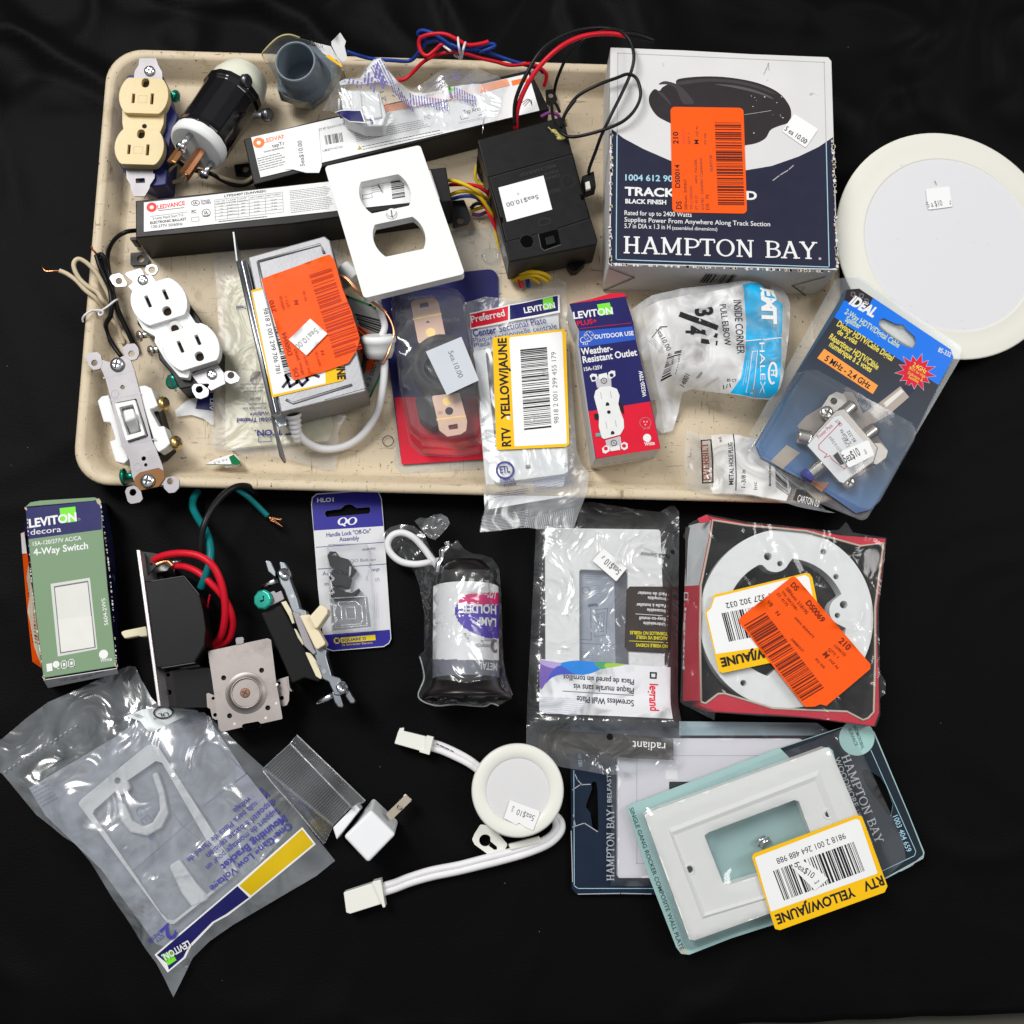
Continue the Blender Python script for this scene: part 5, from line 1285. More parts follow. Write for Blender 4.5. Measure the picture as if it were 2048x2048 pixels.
# ------------------------------------------------------------------ grey metal junction box on a bar hanger
def make_metal_box():
 zt = .048; fr = flat(zt)
 t = thing('junction_box', 'grey metal junction box with a bar hanger, white cable and orange label', 'junction box', P(F(800, 800), .012))
 b = Mesh().prism(fr, zpoly(fr, F, [(358, 275), (925, 118), (965, 150), (1232, 1250), (1228, 1275), (602, 1432)], .0012), -(zt - .0135), 0, satin_steel).build('box', t, bevel=.0008)
 rg = Mesh()
 for pts in ([(430, 310), (895, 182), (925, 250)], [(430, 310), (470, 500), (600, 980)], [(640, 1335), (690, 1362), (1130, 1225)]):
  rg.tube([fr.to3(fr.hit(F(*q)), -.0003) for q in pts], .0011, satin_steel, 8, smooth_path=False)
 rg.build('pressed_ridge', b)
 a, c = P(F(600, 1430), zt), P(F(1230, 1270), zt); ff = plane3(c, a, a - Vector((0, 0, .03)))
 p = Print(ff); dk = mat('pressed_line', (.10, .11, .11), .4, .8)
 q = ff.hit(F(1035, 1420)); p.line([q + Vector((.0085 * math.cos(x / 10 * math.pi), .0085 * math.sin(x / 10 * math.pi))) for x in range(21)], .0004, dk, local=True)
 p.line([F(960, 1422), F(1068, 1400)], .0009, ink); p.line(zs(F, [(1170, 1305), (1172, 1330), (1215, 1325), (1215, 1295)]), .0007, dk); p.line(zs(F, [(930, 1335), (1225, 1252)]), .0012, ink); p.build(b, 'knockout')
 # bar hanger: two folded flanges with spiked ends
 h = Mesh(); f3 = flat(.046)
 h.prism(f3, zpoly(f3, F, [(268, 302), (345, 290), (610, 1425), (530, 1450)]), -.030, 0, galvanised)
 hb = h.build('hanger_bar', t, bevel=.0010)
 rr = Mesh()
 for off, r in ((12, .0016), (52, .0013)): rr.tube([P(F(275 + off, 306), .0462), P(F(535 + off, 1450), .0462)], r, galvanised, 10, smooth_path=False)
 rr.build('rolled_edge', hb)
 h = Mesh(); a, b_, c = P(F(242, 88), .052), P(F(268, 305), .048), P(F(298, 292), .030)
 h.add([a, b_, c, a + Vector((.001, 0, 0)), b_ + Vector((.001, 0, 0)), c + Vector((.001, 0, 0))], [[0, 1, 2], [5, 4, 3], [0, 3, 4, 1], [1, 4, 5, 2], [2, 5, 3, 0]], galvanised); h.build('spike', t)
 h = Mesh(); f4 = tilted(F(545, 1450), .040, F(600, 1440), .034, F(640, 1805), .030)
 h.prism(f4, zpoly(f4, F, [(535, 1455), (552, 1448), (575, 1560), (640, 1788), (636, 1806), (600, 1752), (568, 1600)]), -.0012, 0, galvanised); h.build('spike', t)
 h = Mesh(); f5 = flat(.034); h.prism(f5, zpoly(f5, F, [(540, 1448), (620, 1428), (650, 1462), (640, 1530), (580, 1545), (555, 1500)]), -.018, 0, galvanised); h.build('hanger_clip', t, bevel=.0006)
 # labels
 o, s = sticker(t, fr, zs(F, [(378, 525), (470, 500), (970, 380), (1080, 1170), (1060, 1195), (535, 1322)]), yellow_paper, 'barcode_label', r=.0012)
 s.k = 2; s.poly(zs(F, [(392, 540), (470, 518), (900, 420), (935, 1215), (545, 1300)]), label_paper)
 s.k += 2; T(s, F, '9818 2 001 299 706 781', 470, 660, 570, 1145, 34, ink); s.barcode(F(545, 800), F(640, 1190), F(640, 780), ink, 9, 60)
 s.line(zs(F, [(620, 1240), (660, 1190), (640, 1160), (670, 1240), (720, 1210), (720, 1180), (760, 1230), (800, 1190), (790, 1170), (840, 1150), (880, 1165)]), .0018, mat('blue_marker', (.01, .01, .05), .4))
 T(s, F, 'YELLOW/JAUNE', 985, 740, 1025, 1188, 58, ink, bold=.045); s.build(o)
 bump = lambda q: .0009 + .0012 * max(0, noise.noise(Vector((q[0] * 45, q[1] * 45, 4))))
 oo, s = sticker(t, fr, zs(F, [(458, 445), (700, 358), (968, 264), (1003, 312), (1060, 520), (1130, 690), (1190, 890), (1160, 985), (1105, 1068), (900, 1140), (712, 1196), (690, 1185)]), orange_paper, 'clearance_label', r=.0012, h=.0006, hf=bump, grid=.004, label='creased orange clearance label')
 br = mat('barcode_red', (.50, .03, .004), .5); s.k = 2
 s.barcode(F(815, 420), F(1010, 1040), F(1015, 352), br, 15, 66)
 V = lambda tx, x0, y0, x1, y1, h, m=br, **k: T(s, F, tx, x0, y0, x1, y1, h, m, **k)
 V('210', 572, 690, 548, 600, 36, bold=.01); V('DS0044', 690, 1005, 640, 838, 36, bold=.01); V('DS', 742, 1165, 722, 1100, 36, bold=.01); V('M', 735, 632, 728, 600, 30, bold=.02); V('10/07/25', 635, 670, 610, 570, 20); V('QTY: 1', 670, 655, 650, 575, 20); V('PO: NA', 800, 605, 780, 530, 18); V('SBNum: 209307', 780, 1155, 720, 960, 22); V('TM: 23019', 830, 1140, 790, 1020, 20); V('ARN 7562', 845, 940, 800, 760, 20); V('NEW CAL', 905, 1090, 870, 980, 18); V('N', 930, 1005, 920, 975, 26)
 s.build(oo)
 o, s = sticker(t, fr, zs(F, [(664, 900), (824, 744), (952, 856), (796, 1018)]), label_paper, r=.0005, h=.0019, hf=bump, grid=.004)
 s.k = 2; T(s, F, '5ea10.00', 862, 812, 705, 945, 46, pale_ink); s.build(o)
 # cable
 zc = .030
 c = Mesh(); a, b_ = P(F(688, 1432), .036), P(F(706, 1530), .030); d = (b_ - a)
 prof = [(.0052, 0), (.0056, .002)];
 for k in range(5): prof += [(.0052 - k * .0004, .0025 + k * .0034), (.0040 - k * .0003, .0035 + k * .0034), (.0040 - k * .0003, .0048 + k * .0034)]
 c.lathe(a, d, prof + [(.0024, .020)], wire_white, 20); c.build('strain_relief', t)
 pts = [(702, 1520, .031), (735, 1590, .026), (800, 1655, .020), (900, 1698, .014), (1020, 1696, .012), (1130, 1655, .012), (1230, 1570, .014), (1310, 1440, .018), (1350, 1300, .024), (1368, 1150, .028), (1370, 1020, .030)]
 wire(F, pts, .0025, wire_white, 'cable', t, 12)
 wire(F, [(1330, 900, .032), (1372, 800, .032), (1355, 720, .030), (1330, 640, .026), (1300, 595, .022), (1260, 580, .020)], .0022, wire_white, 'cable', t, 12)
 g = Mesh(); a, b_ = P(F(1325, 868), .036), P(F(1332, 1030), .030); d = b_ - a; ln = d.length
 g.lathe(a, d, [(0, -.001), (.0095, -.001), (.0112, 0), (.0115, .003), (.0105, .004), (.0100, ln * .6), (.0082, ln * .95), (.0040, ln), (0, ln)], nylon, 24); g.build('wire_connector', t)
 cu = Mesh()
 pts = [(1025, 405, .040), (1090, 440, .042), (1160, 520, .042), (1230, 580, .040), (1290, 620, .040), (1380, 690, .040), (1430, 780, .040), (1440, 850, .040), (1420, 920, .040), (1395, 1000, .040), (1355, 1075, .038)]
 cu.tube([P(F(*p[:2]), p[2]) for p in pts], .0008, copper, 6); cu.tube([P(F(p[0] + 9, p[1] - 4), p[2] + .0007) for p in pts[:6]], .0006, copper, 6); cu.build('bare_copper_wire', t)
 wire(F, [(1180, 860, .028), (1225, 960, .026), (1215, 1100, .024), (1190, 1160, .022)], .0014, wire_black, 'black_wire', t)
 ft = Mesh(); ft.cyl(P(F(1060, 350), .012), P(F(1150, 440), .012), .0055, nylon, 16); ft.build('white_wire_nut', t, bevel=.0005)
make_metal_box()

# ------------------------------------------------------------------ blister pack with a round black outlet
def make_outlet_blister():
 t = thing('outlet_blister_pack', 'clear blister pack on a blue and red card holding a round black outlet', 'blister pack', P(G(450, 900), TZ))
 fr = flat(.0065)
 cardq = [(-10, 165), (420, 108), (872, 62), (905, 800), (935, 1470), (160, 1520)]
 card = plate_part(fr, G, cardq, [], -.0006, 0, leviton_blue, 'backing_card', t, .006, 0)
 p = Print(fr); q = zpoly(fr, G, [(108, 1020), (915, 1010), (935, 1470), (160, 1520)]); p.poly(rounded(q, [.0005, .006, .006, .0005] if area2(q) > 0 else .004), bright_red, local=True)
 for k, (tx, y) in enumerate((('Preferred', 300), ('Locking', 385), ('m', 430), ('Single Receptacle', 470))): T(p, G, tx, 150, y, 150 + 26 * len(tx), y - 14, 36, mat('dim_print', (.20, .20, .28), .5))
 p.ring(G(60, 1345), .0035, .0005, blue_ink); p.build(card)
 cl = Mesh().prism(flat(.005), rounded([flat(.005).hit(p_) for p_ in (B(1320, 1590), B(1850, 1530), G(965, 1540), G(92, 1592))], .008), -.0008, 0, film('clamshell_base', .07, .03, .12, crinkle=.12, cscale=25)).build('clamshell_back', t)
 r_ = Mesh(); f6 = flat(.0052); c = P(B(1790, 1750), .0052); r_.lathe(c, (0, 0, 1), [(.0062, 0), (.0056, .0016), (.0046, .0018), (.0040, .0004), (0, .0004)], blister, 28); r_.build('snap_button', cl)
 fd = flat(.036)
 dome = zpoly(fd, G, [(80, 290), (100, 240), (175, 197), (480, 185), (575, 205), (628, 262), (650, 420), (700, 800), (765, 1270), (735, 1320), (560, 1350), (300, 1335), (215, 1255), (140, 900)], .003)
 ob = film('greyed_blister', .07, .085, .06, crinkle=.25, cscale=35, hazecol=(.55, .55, .57))
 # formed dome: outline flares to the card
 foot = [lerp(v, Vector((sum(a[0] for a in dome) / len(dome), sum(a[1] for a in dome) / len(dome))), -.06) for v in dome]
 # foot projected onto the card's plane
 ms = Mesh(); n = len(dome); tops = ccw(dome); cx = Vector((sum(a[0] for a in tops) / n, sum(a[1] for a in tops) / n)); loops = []
 for s_, z in ((1.07, .0072), (1.035, .0076), (1.02, .018), (1.008, .030), (.985, .0345), (.93, .036)): loops.append([Vector((*(cx + (v - cx) * s_), z + .0007 * noise.noise(Vector((v[0] * 40, v[1] * 40, z * 60))))) for v in tops])
 vs = [v for l in loops for v in l]; fs = [[k * n + i, k * n + (i + 1) % n, (k + 1) * n + (i + 1) % n, (k + 1) * n + i] for k in range(len(loops) - 1) for i in range(n)]
 ms.add(vs, fs, ob, True)
 inner = [Vector((v[0], v[1])) for v in loops[-1]]
 ms.sheet(flat(0), inner, .036, ob, grid=.007, hf=lambda q: .0009 * grain(q, 50, 2), smooth=True)
 ms.build('blister_dome', t, weld=True)
 # the outlet inside
 fs_ = flat(.026)
 plate_part(fs_, G, [(228, 320), (250, 300), (405, 278), (435, 315), (490, 580), (285, 620), (250, 440)], [[(290, 325), (355, 312), (365, 345), (300, 358)]], -.0014, 0, pink_brass, 'mounting_strap', t, .001)
 plate_part(fs_, G, [(385, 1010), (590, 985), (648, 1200), (640, 1268), (600, 1295), (500, 1312), (440, 1265), (420, 1160)], [[(505, 1228), (575, 1215), (582, 1252), (515, 1262)]], -.0014, 0, pink_brass, 'mounting_strap', t, .001)
 p = Print(fs_); p.line(zs(G, [(250, 438), (450, 400)]), .0011, brass); p.line(zs(G, [(425, 1185), (632, 1160)]), .0011, brass); p.dot(G(375, 540), .0032, brass); p.dot(G(497, 1050), .0028, brass); p.dot(G(514, 1122), .0026, ink); p.poly(zs(G, [(340, 468), (355, 450), (372, 465)]), ink)
 T(p, G, '30A', 430, 1150, 470, 1142, 26, mat('stamp', (.40, .27, .2), .5)); p.build(t, 'strap_details')
 rub = mat('dark_grey_plastic', (.028, .028, .030), .5)
 bd = Mesh(); bd.prism(flat(.022), zpoly(flat(.022), G, [(255, 1010), (640, 1000), (625, 1160), (400, 1250), (290, 1180)], .003), -.0145, 0, rub); bd.build('outlet_back', t, bevel=.001)
 c = P(G(465, 790), .0205); d = Mesh(); rr = (fs_.hit(G(700, 790)) - fs_.hit(G(465, 790))).length
 d.lathe(c - Vector((0, 0, .013)), (0, 0, 1), [(rr, 0), (rr, .016), (rr * .97, .019), (rr * .72, .0205), (rr * .70, .0195), (0, .0195)], rub, 56); d.build('outlet_body', t)
 p = Print(flat(.0286)); p.ring(G(432, 798), rr * .38, .0028, mat('blue_ring', (.03, .30, .60), .4), 40); p.build(t, 'blue_ring')
 o, s = sticker(t, flat(.0372), zs(G, [(340, 682), (605, 572), (735, 895), (497, 1005)]), mat('pale_blue_label', (.56, .60, .64), .55, var=.06, scale=60), r=0)
 s.k = 2; T(s, G, '5ea.10.00', 505, 685, 585, 880, 40, grey_ink); s.build(o)
make_outlet_blister()

# ------------------------------------------------------------------ centre plate in a bag with a yellow label
def make_centre_plate_bag():
 t = thing('bagged_centre_plate', 'bagged white sectional plate with a yellow and white barcode label, hanging over the tray edge', 'bagged part', P(G(1080, 1000), TZ))
 fr = tilted(G(660, 380), .012, G(1330, 240), .012, G(900, 1800), .0275)
 q = [(690, 680), (830, 655), (1260, 590), (1300, 620), (1400, 1570), (1365, 1590), (870, 1655), (850, 1640)]
 plate_part(fr, G, q, [[(785, 690), (835, 680), (1100, 640), (1180, 1380), (860, 1420)], [(1080, 1525), (1118, 1518), (1122, 1550), (1086, 1555)]], -.006, 0, nylon, 'sectional_plate', t, .002, .001)
 plate_part(up(fr, -.0066), G, [(680, 480), (1320, 330), (1400, 1500), (1345, 1762), (810, 1852), (770, 1500)], [], -.0003, 0, paper, 'insert_sheet', t, 0, 0)
 back = mat('grey_backing', (.11, .10, .10), .5); plate_part(up(fr, -.006), G, [(770, 660), (1110, 620), (1180, 1400), (850, 1440)], [], -.0003, 0, back, 'dark_insert', t, 0, 0)
 poly = ccw([fr.hit(G(*p)) for p in q]); hf = drape([(poly, .0010, .012)], -.0045, .0006, 14, 60, .0016)
 out = [(628, 420), (612, 300), (700, 275), (780, 252), (900, 262), (1010, 265), (1100, 232), (1190, 170), (1330, 118), (1385, 150), (1395, 400), (1420, 800), (1448, 1200), (1462, 1400), (1500, 1500), (1556, 1570), (1545, 1700), (1480, 1870), (1440, 1985), (1260, 1985), (1170, 1985), (1060, 1965), (990, 1982), (860, 2000), (741, 2010), (760, 1920), (776, 1840), (770, 1700), (765, 1400), (740, 1050), (690, 700)]
 b, p = bag_sheet(t, fr, G, out, hf, clear_soft, grid=.0042, regions=[([(665, 372), (1335, 235), (1340, 368), (960, 440), (672, 498)], white_ink), ([(668, 382), (952, 322), (952, 425), (676, 488)], bright_red),
  ([(964, 318), (1322, 243), (1326, 355), (966, 425)], leviton_blue), ([(1210, 268), (1285, 254), (1292, 338), (1216, 352)], lime_ink)])
 T(p, G, 'Preferred', 680, 448, 930, 395, 56, white_ink, bold=.015)
 lev_logo(p, G, 1074, 375, 1305, 335, 46, white_ink)
 p.k += 1
 T(p, G, 'Center', 694, 555, 868, 522, 56, blue_ink, bold=.025); T(p, G, 'Sectional Plate', 888, 518, 1240, 448, 56, blue_ink); T(p, G, 'Plaque sectionnelle centrale', 698, 610, 1318, 490, 48, blue_ink); T(p, G, 'Placa', 704, 660, 820, 636, 48, blue_ink)
 for r in (.0057, .0050): p.ring(G(930, 1568), r, .0006, blue_ink)
 T(p, G, 'ETL', 893, 1592, 968, 1582, 50, blue_ink, bold=.02); T(p, G, 'Intertek', 896, 1662, 1005, 1648, 34, blue_ink); T(p, G, '3177074', 920, 1688, 1010, 1676, 20, blue_ink)
 p.lines(G(862, 1728), G(1120, 1690), G(850, 1755), 3, blue_ink, .45, 33); p.lines(G(1140, 1645), G(1440, 1580), G(1150, 1720), 6, mat('pale_blue_ink', (.28, .33, .52), .5), .5, 34); T(p, G, '001YZ', 1365, 1540, 1448, 1525, 26, mat('pale_blue_ink', (.28, .33, .52), .5))
 p.build(b)
 cr = Mesh(); wl = film('weld_lines', .45, .1, .2)
 pw = Print(fr, hf=p.hf, grid=.006)
 for k in range(11): pw.line([G(760 - k * 2, 1890 + k * 11), G(1100, 1850 + k * 12)] if k % 1 == 0 else [], .00022, wl)
 for k in range(26): pw.line([G(1090 + k * 14, 1905 - k * 3), G(1075 + k * 14, 1975)], .00018, wl)
 pw.build(b, 'heat_seal')
 o, s = sticker(t, fr, zs(G, [(835, 585), (1360, 522), (1380, 540), (1405, 1375), (1380, 1395), (880, 1418), (865, 1400)]), yellow_paper, 'barcode_label', r=.0016, h=.0016)
 s.k = 2; s.poly(zs(G, [(960, 584), (1352, 540), (1388, 1372), (1000, 1392)]), label_paper, r=.001)
 s.k += 1; T(s, G, 'RTV', 972, 1392, 966, 1250, 62, ink, bold=.032); T(s, G, 'YELLOW/JAUNE', 966, 1190, 938, 588, 62, ink, bold=.032); s.barcode(G(1042, 675), G(1072, 1285), G(1240, 655), ink, 19, 90); T(s, G, '9818 2 001 299 455 179', 1328, 1222, 1305, 692, 34, grey_ink); s.build(o)
make_centre_plate_bag()

# ------------------------------------------------------------------ outdoor outlet carton
def make_outdoor_box():
 zt = .034; fr = tilted(H(40, 330), zt, H(450, 270), zt, H(220, 1480), zt)
 t = thing('outlet_carton', 'slim blue and red outdoor outlet carton with a crushed top, standing in the tray', 'box', P(H(380, 900), TZ))
 pts = [(30, 325), (450, 268), (512, 470), (530, 600), (640, 1050), (712, 1400), (225, 1480), (170, 1120), (100, 620), (102, 520), (85, 490)]
 fl = [(200, 290), (340, 243), (435, 240), (458, 268), (240, 300), (30, 325)]
 b = Mesh().prism(fr, zpoly(fr, H, pts), -(zt - TZ), 0, leviton_blue, side=white_board).build('carton_body', t, bevel=.0005)
 plate_part(fr, H, [(32, 322), (200, 285), (340, 245), (432, 242), (468, 272), (450, 268), (200, 302)], [], -.012, -.0006, bright_red, 'top_flap', t, 0, .0003)
 p = Print(fr)
 p.poly(zs(H, [(105, 528), (500, 494), (525, 592), (102, 652)]), mid_blue); p.poly(zs(H, [(172, 1125), (632, 1052), (708, 1402), (232, 1474)]), bright_red)
 lev_logo(p, H, 65, 438, 358, 400, 52, white_ink, sq=[(238, 330), (332, 316), (352, 402), (258, 412)])
 p.k += 1
 T(p, H, 'PLUS+', 92, 490, 238, 468, 36, bright_red, bold=.02); p.line(zs(H, [(112, 510), (492, 468)]), .0003, bright_red)
 p.line(zs(H, [(120, 612), (112, 590), (125, 575), (140, 572), (150, 555), (170, 555), (182, 572), (195, 580), (192, 602), (125, 614)]), .0004, white_ink); p.ring(H(178, 565), .0032, .0003, white_ink)
 for k in range(8): p.line([H(178 + 20 * math.cos(k), 562 + 20 * math.sin(k)), H(178 + 28 * math.cos(k), 562 + 28 * math.sin(k))], .0003, white_ink)
 for k in range(3): p.line([H(138 + k * 14, 618), H(135 + k * 14, 630)], .0004, white_ink)
 W_ = lambda tx, x0, y0, x1, y1, h, m=white_ink, **k: T(p, H, tx, x0, y0, x1, y1, h, m, **k)
 W_('OUTDOOR USE', 220, 588, 512, 558, 32, bold=.02); W_('Weather-', 122, 706, 355, 678, 50, bold=.022); W_('Resistant Outlet', 135, 766, 538, 708, 50, bold=.022); W_('15A-125V', 143, 826, 280, 808, 28, bold=.02); W_('W5320-T0W', 605, 1015, 575, 822, 28, bold=.025)
 W_('White', 592, 1382, 668, 1372, 28, bold=.02); p.dot(H(610, 1322), .0026, white_ink); p.ring(H(597, 1210), .0035, .0004, mat('pink_ink', (.8, .35, .35), .5)); W_('5-15R', 582, 1260, 632, 1254, 14, mat('pink_ink', (.8, .35, .35), .5))
 for dx, dy in ((-10, -8), (12, -8), (0, 14)): p.dot(H(597 + dx, 1210 + dy), .0006, mat('pink_ink', (.8, .35, .35), .5), 8)
 # pictured outlet
 pw = mat('pictured_white', (.74, .74, .73), .45); pg = mat('pictured_grey', (.50, .49, .52), .45)
 p.poly(zs(H, [(215, 870), (340, 850), (345, 940), (238, 950), (228, 905)]), pg)
 for pts_ in ([(183, 862), (200, 845), (235, 848), (240, 870), (228, 900), (200, 905)], [(320, 838), (345, 822), (372, 825), (374, 862), (345, 882), (325, 880)], [(248, 852), (310, 838), (315, 880), (255, 890)]): p.poly(zs(H, pts_), pw)
 p.dot(H(213, 880), .0013, leviton_blue, 12); p.dot(H(346, 857), .0013, leviton_blue, 12)
 p.poly(zs(H, [(300, 1340), (410, 1310), (420, 1370), (310, 1400)]), pg)
 for pts_ in ([(275, 1400), (300, 1378), (330, 1385), (332, 1420), (300, 1440), (280, 1432)], [(412, 1370), (440, 1352), (465, 1365), (466, 1400), (440, 1415), (415, 1400)], [(330, 1395), (405, 1375), (410, 1412), (340, 1422)]): p.poly(zs(H, pts_), pw)
 p.dot(H(303, 1402), .0013, bright_red, 12); p.dot(H(438, 1382), .0013, bright_red, 12)
 for pts_, m in (([(225, 1290), (265, 1285), (268, 1310), (230, 1315)], mat('pictured_teal', (.1, .35, .33), .5)), ([(400, 1060), (430, 1070), (440, 1150), (410, 1120)], ink), ([(215, 1145), (250, 1140), (250, 1190), (220, 1185)], ink)): p.poly(zs(H, pts_), m)
 p.poly(zs(H, [(215, 1020), (225, 975), (260, 945), (330, 938), (385, 960), (405, 1010), (395, 1070), (412, 1130), (435, 1190), (438, 1250), (410, 1300), (290, 1332), (272, 1320), (250, 1240), (252, 1160), (232, 1085)]), pw)
 for x, y in ((268, 1010), (340, 1002), (307, 1228), (377, 1216)): p.line([H(x - 4, y - 22), H(x + 4, y + 22)], .0006, pg)
 for x, y in ((315, 1075), (353, 1288)): p.poly(zs(H, [(x - 13, y + 12), (x - 12, y - 10), (x, y - 18), (x + 13, y - 8), (x + 14, y + 8)]), ink)
 p.dot(H(325, 1132), .0012, ink, 12)
 for x, y in ((288, 898), (362, 1360)): p.ring(H(x, y), .0018, .0003, ink, 14); p.line([H(x - 6, y - 6), H(x + 6, y + 6)], .0003, ink)
 p.build(b)
 a, c = fr.to3(fr.hit(H(225, 1478))), fr.to3(fr.hit(H(712, 1402))); ff = plane3(c, a, a - Vector((0, 0, .02)))
 p = Print(ff, h=.0009); p.ring(H(305, 1505), .0022, .0003, blue_ink, asp=.8); V = lambda tx, x0, y0, x1, y1, h: T(p, H, tx, x0, y0, x1, y1, h, blue_ink, bold=.03)
 V('UL', 292, 1510, 318, 1508, 12); V('SP', 355, 1500, 390, 1494, 18); V('NOM', 410, 1492, 470, 1484, 20); p.line(zs(H, [(490, 1478), (540, 1468)]), .0009, blue_ink); V('WR', 562, 1472, 600, 1468, 16); V('TR', 632, 1462, 672, 1458, 16); p.ring(H(582, 1466), .0026, .0002, blue_ink, asp=.6); p.ring(H(652, 1456), .0026, .0002, blue_ink, asp=.6)
 V('LEVITON MANUFACTURING', 275, 1545, 430, 1530, 10); p.build(b)
make_outdoor_box()

# ------------------------------------------------------------------ bag with a pull elbow
def make_elbow_bag():
 t = thing('bagged_elbow', 'white bag with a cyan end holding a pipe elbow, against the carton in the tray', 'bagged part', P(H(1100, 600), TZ))
 fr = flat(.030)
 core = ccw([fr.hit(H(*p)) for p in [(700, 330), (1350, 230), (1540, 330), (1560, 900), (1250, 950), (1050, 800), (900, 780), (700, 700)]])
 hfb = drape([(core, .006, .030)], -.022, .0011, 21, 45, .0032)
 rd = ccw([fr.hit(H(*p)) for p in [(850, 350), (1500, 300), (1530, 650), (900, 600)]])
 def hf(q):
  d = edge_dist(q, rd) if not inside(q, rd) else 0
  return hfb(q)
 out = [(485, 400), (500, 330), (640, 270), (900, 215), (1100, 190), (1290, 172), (1420, 180), (1490, 250), (1530, 230), (1555, 100), (1600, 45), (1645, 70), (1660, 170), (1690, 300), (1680, 450), (1640, 700), (1590, 960), (1540, 1030), (1400, 1030), (1200, 1000), (1030, 960), (960, 940), (890, 960), (880, 1080), (840, 1210), (760, 1230), (700, 1180), (720, 1060), (700, 980), (640, 990), (620, 880), (570, 700), (520, 560)]
 wh = film('white_bag_film', .66, .07, .25, crinkle=.8, cscale=60, hazecol=(.80, .80, .81)); cy = film('cyan_bag_film', .90, .06, .22, crinkle=.5, cscale=60, hazecol=(.0, .42, .78))
 b, p = bag_sheet(t, fr, H, out, hf, milky, grid=.0045, regions=[
  ([(575, 365), (700, 325), (1000, 270), (1305, 208), (1330, 500), (1325, 700), (1290, 900), (1220, 1000), (1030, 955), (970, 935), (890, 955), (880, 1080), (840, 1200), (775, 1222), (745, 1000), (700, 900), (640, 760)], wh),
  ([(1305, 208), (1420, 184), (1490, 250), (1545, 310), (1605, 350), (1595, 700), (1575, 990), (1530, 1022), (1400, 1024), (1220, 1000), (1290, 900), (1325, 700), (1330, 500)], cy)])
 el = Mesh(); el.tube([P(H(900, 480), .020), P(H(1200, 480), .020), P(H(1400, 560), .020), P(H(1420, 820), .018)], .013, mat('cast_metal', (.45, .46, .47), .4, .8), 18, res=5); el.build('pipe_elbow', t)
 V = lambda tx, x0, y0, x1, y1, h, m=ink, **k: T(p, H, tx, x0, y0, x1, y1, h, m, **k)
 V('3', 950, 395, 965, 455, 135, bold=.035); V('/', 862, 425, 1095, 535, 20) if False else p.line(zs(H, [(858, 432), (1100, 525)]), .0035, ink)
 V('4', 890, 510, 890, 575, 120, bold=.035); p.line(zs(H, [(1015, 560), (1100, 585)]), .003, ink); p.line(zs(H, [(1015, 625), (1100, 640)]), .003, ink)
 V('PULL ELBOW', 1135, 355, 1170, 660, 48); V('INSIDE CORNER', 1235, 325, 1262, 722, 60)
 V('EMT', 1440, 228, 1450, 500, 108, white_ink, bold=.05)
 p.line(zs(H, [(1325, 625), (1480, 615), (1595, 595)]), .0006, white_ink); p.line([H(1525 + 28 * math.cos(k * .2 + 1.2), 862 + 72 * math.sin(k * .2 + 1.2)) for k in range(28)], .0013, white_ink); V('H', 1512, 838, 1512, 880, 40, white_ink, bold=.02)
 p.line(zs(H, [(1380, 705), (1412, 700), (1385, 1000), (1335, 995), (1375, 705)]), .0004, white_ink); V('HALEX', 1425, 640, 1440, 1000, 38, white_ink) ; p.lines(H(1350, 770), H(1320, 960), H(1335, 770), 2, white_ink, .5, 44)
 p.barcode(H(755, 720), H(720, 885), H(855, 690), ink, 29, 26); p.line(zs(H, [(640, 590), (700, 520), (745, 520)]), .0005, ink); V('5ea10.00', 665, 535, 745, 700, 40, grey_ink); p.lines(H(650, 600), H(740, 720), H(620, 610), 4, grey_ink, .4, 46)
 V('14801', 895, 930, 925, 865, 40); V('70004', 985, 890, 1015, 855, 20); p.lines(H(1040, 945), H(1140, 890), H(1030, 940), 2, grey_ink, .5, 47); V('1/1', 1170, 970, 1220, 960, 30); V('85 CT', 1190, 920, 1260, 925, 22)
 p.build(b)
make_elbow_bag()

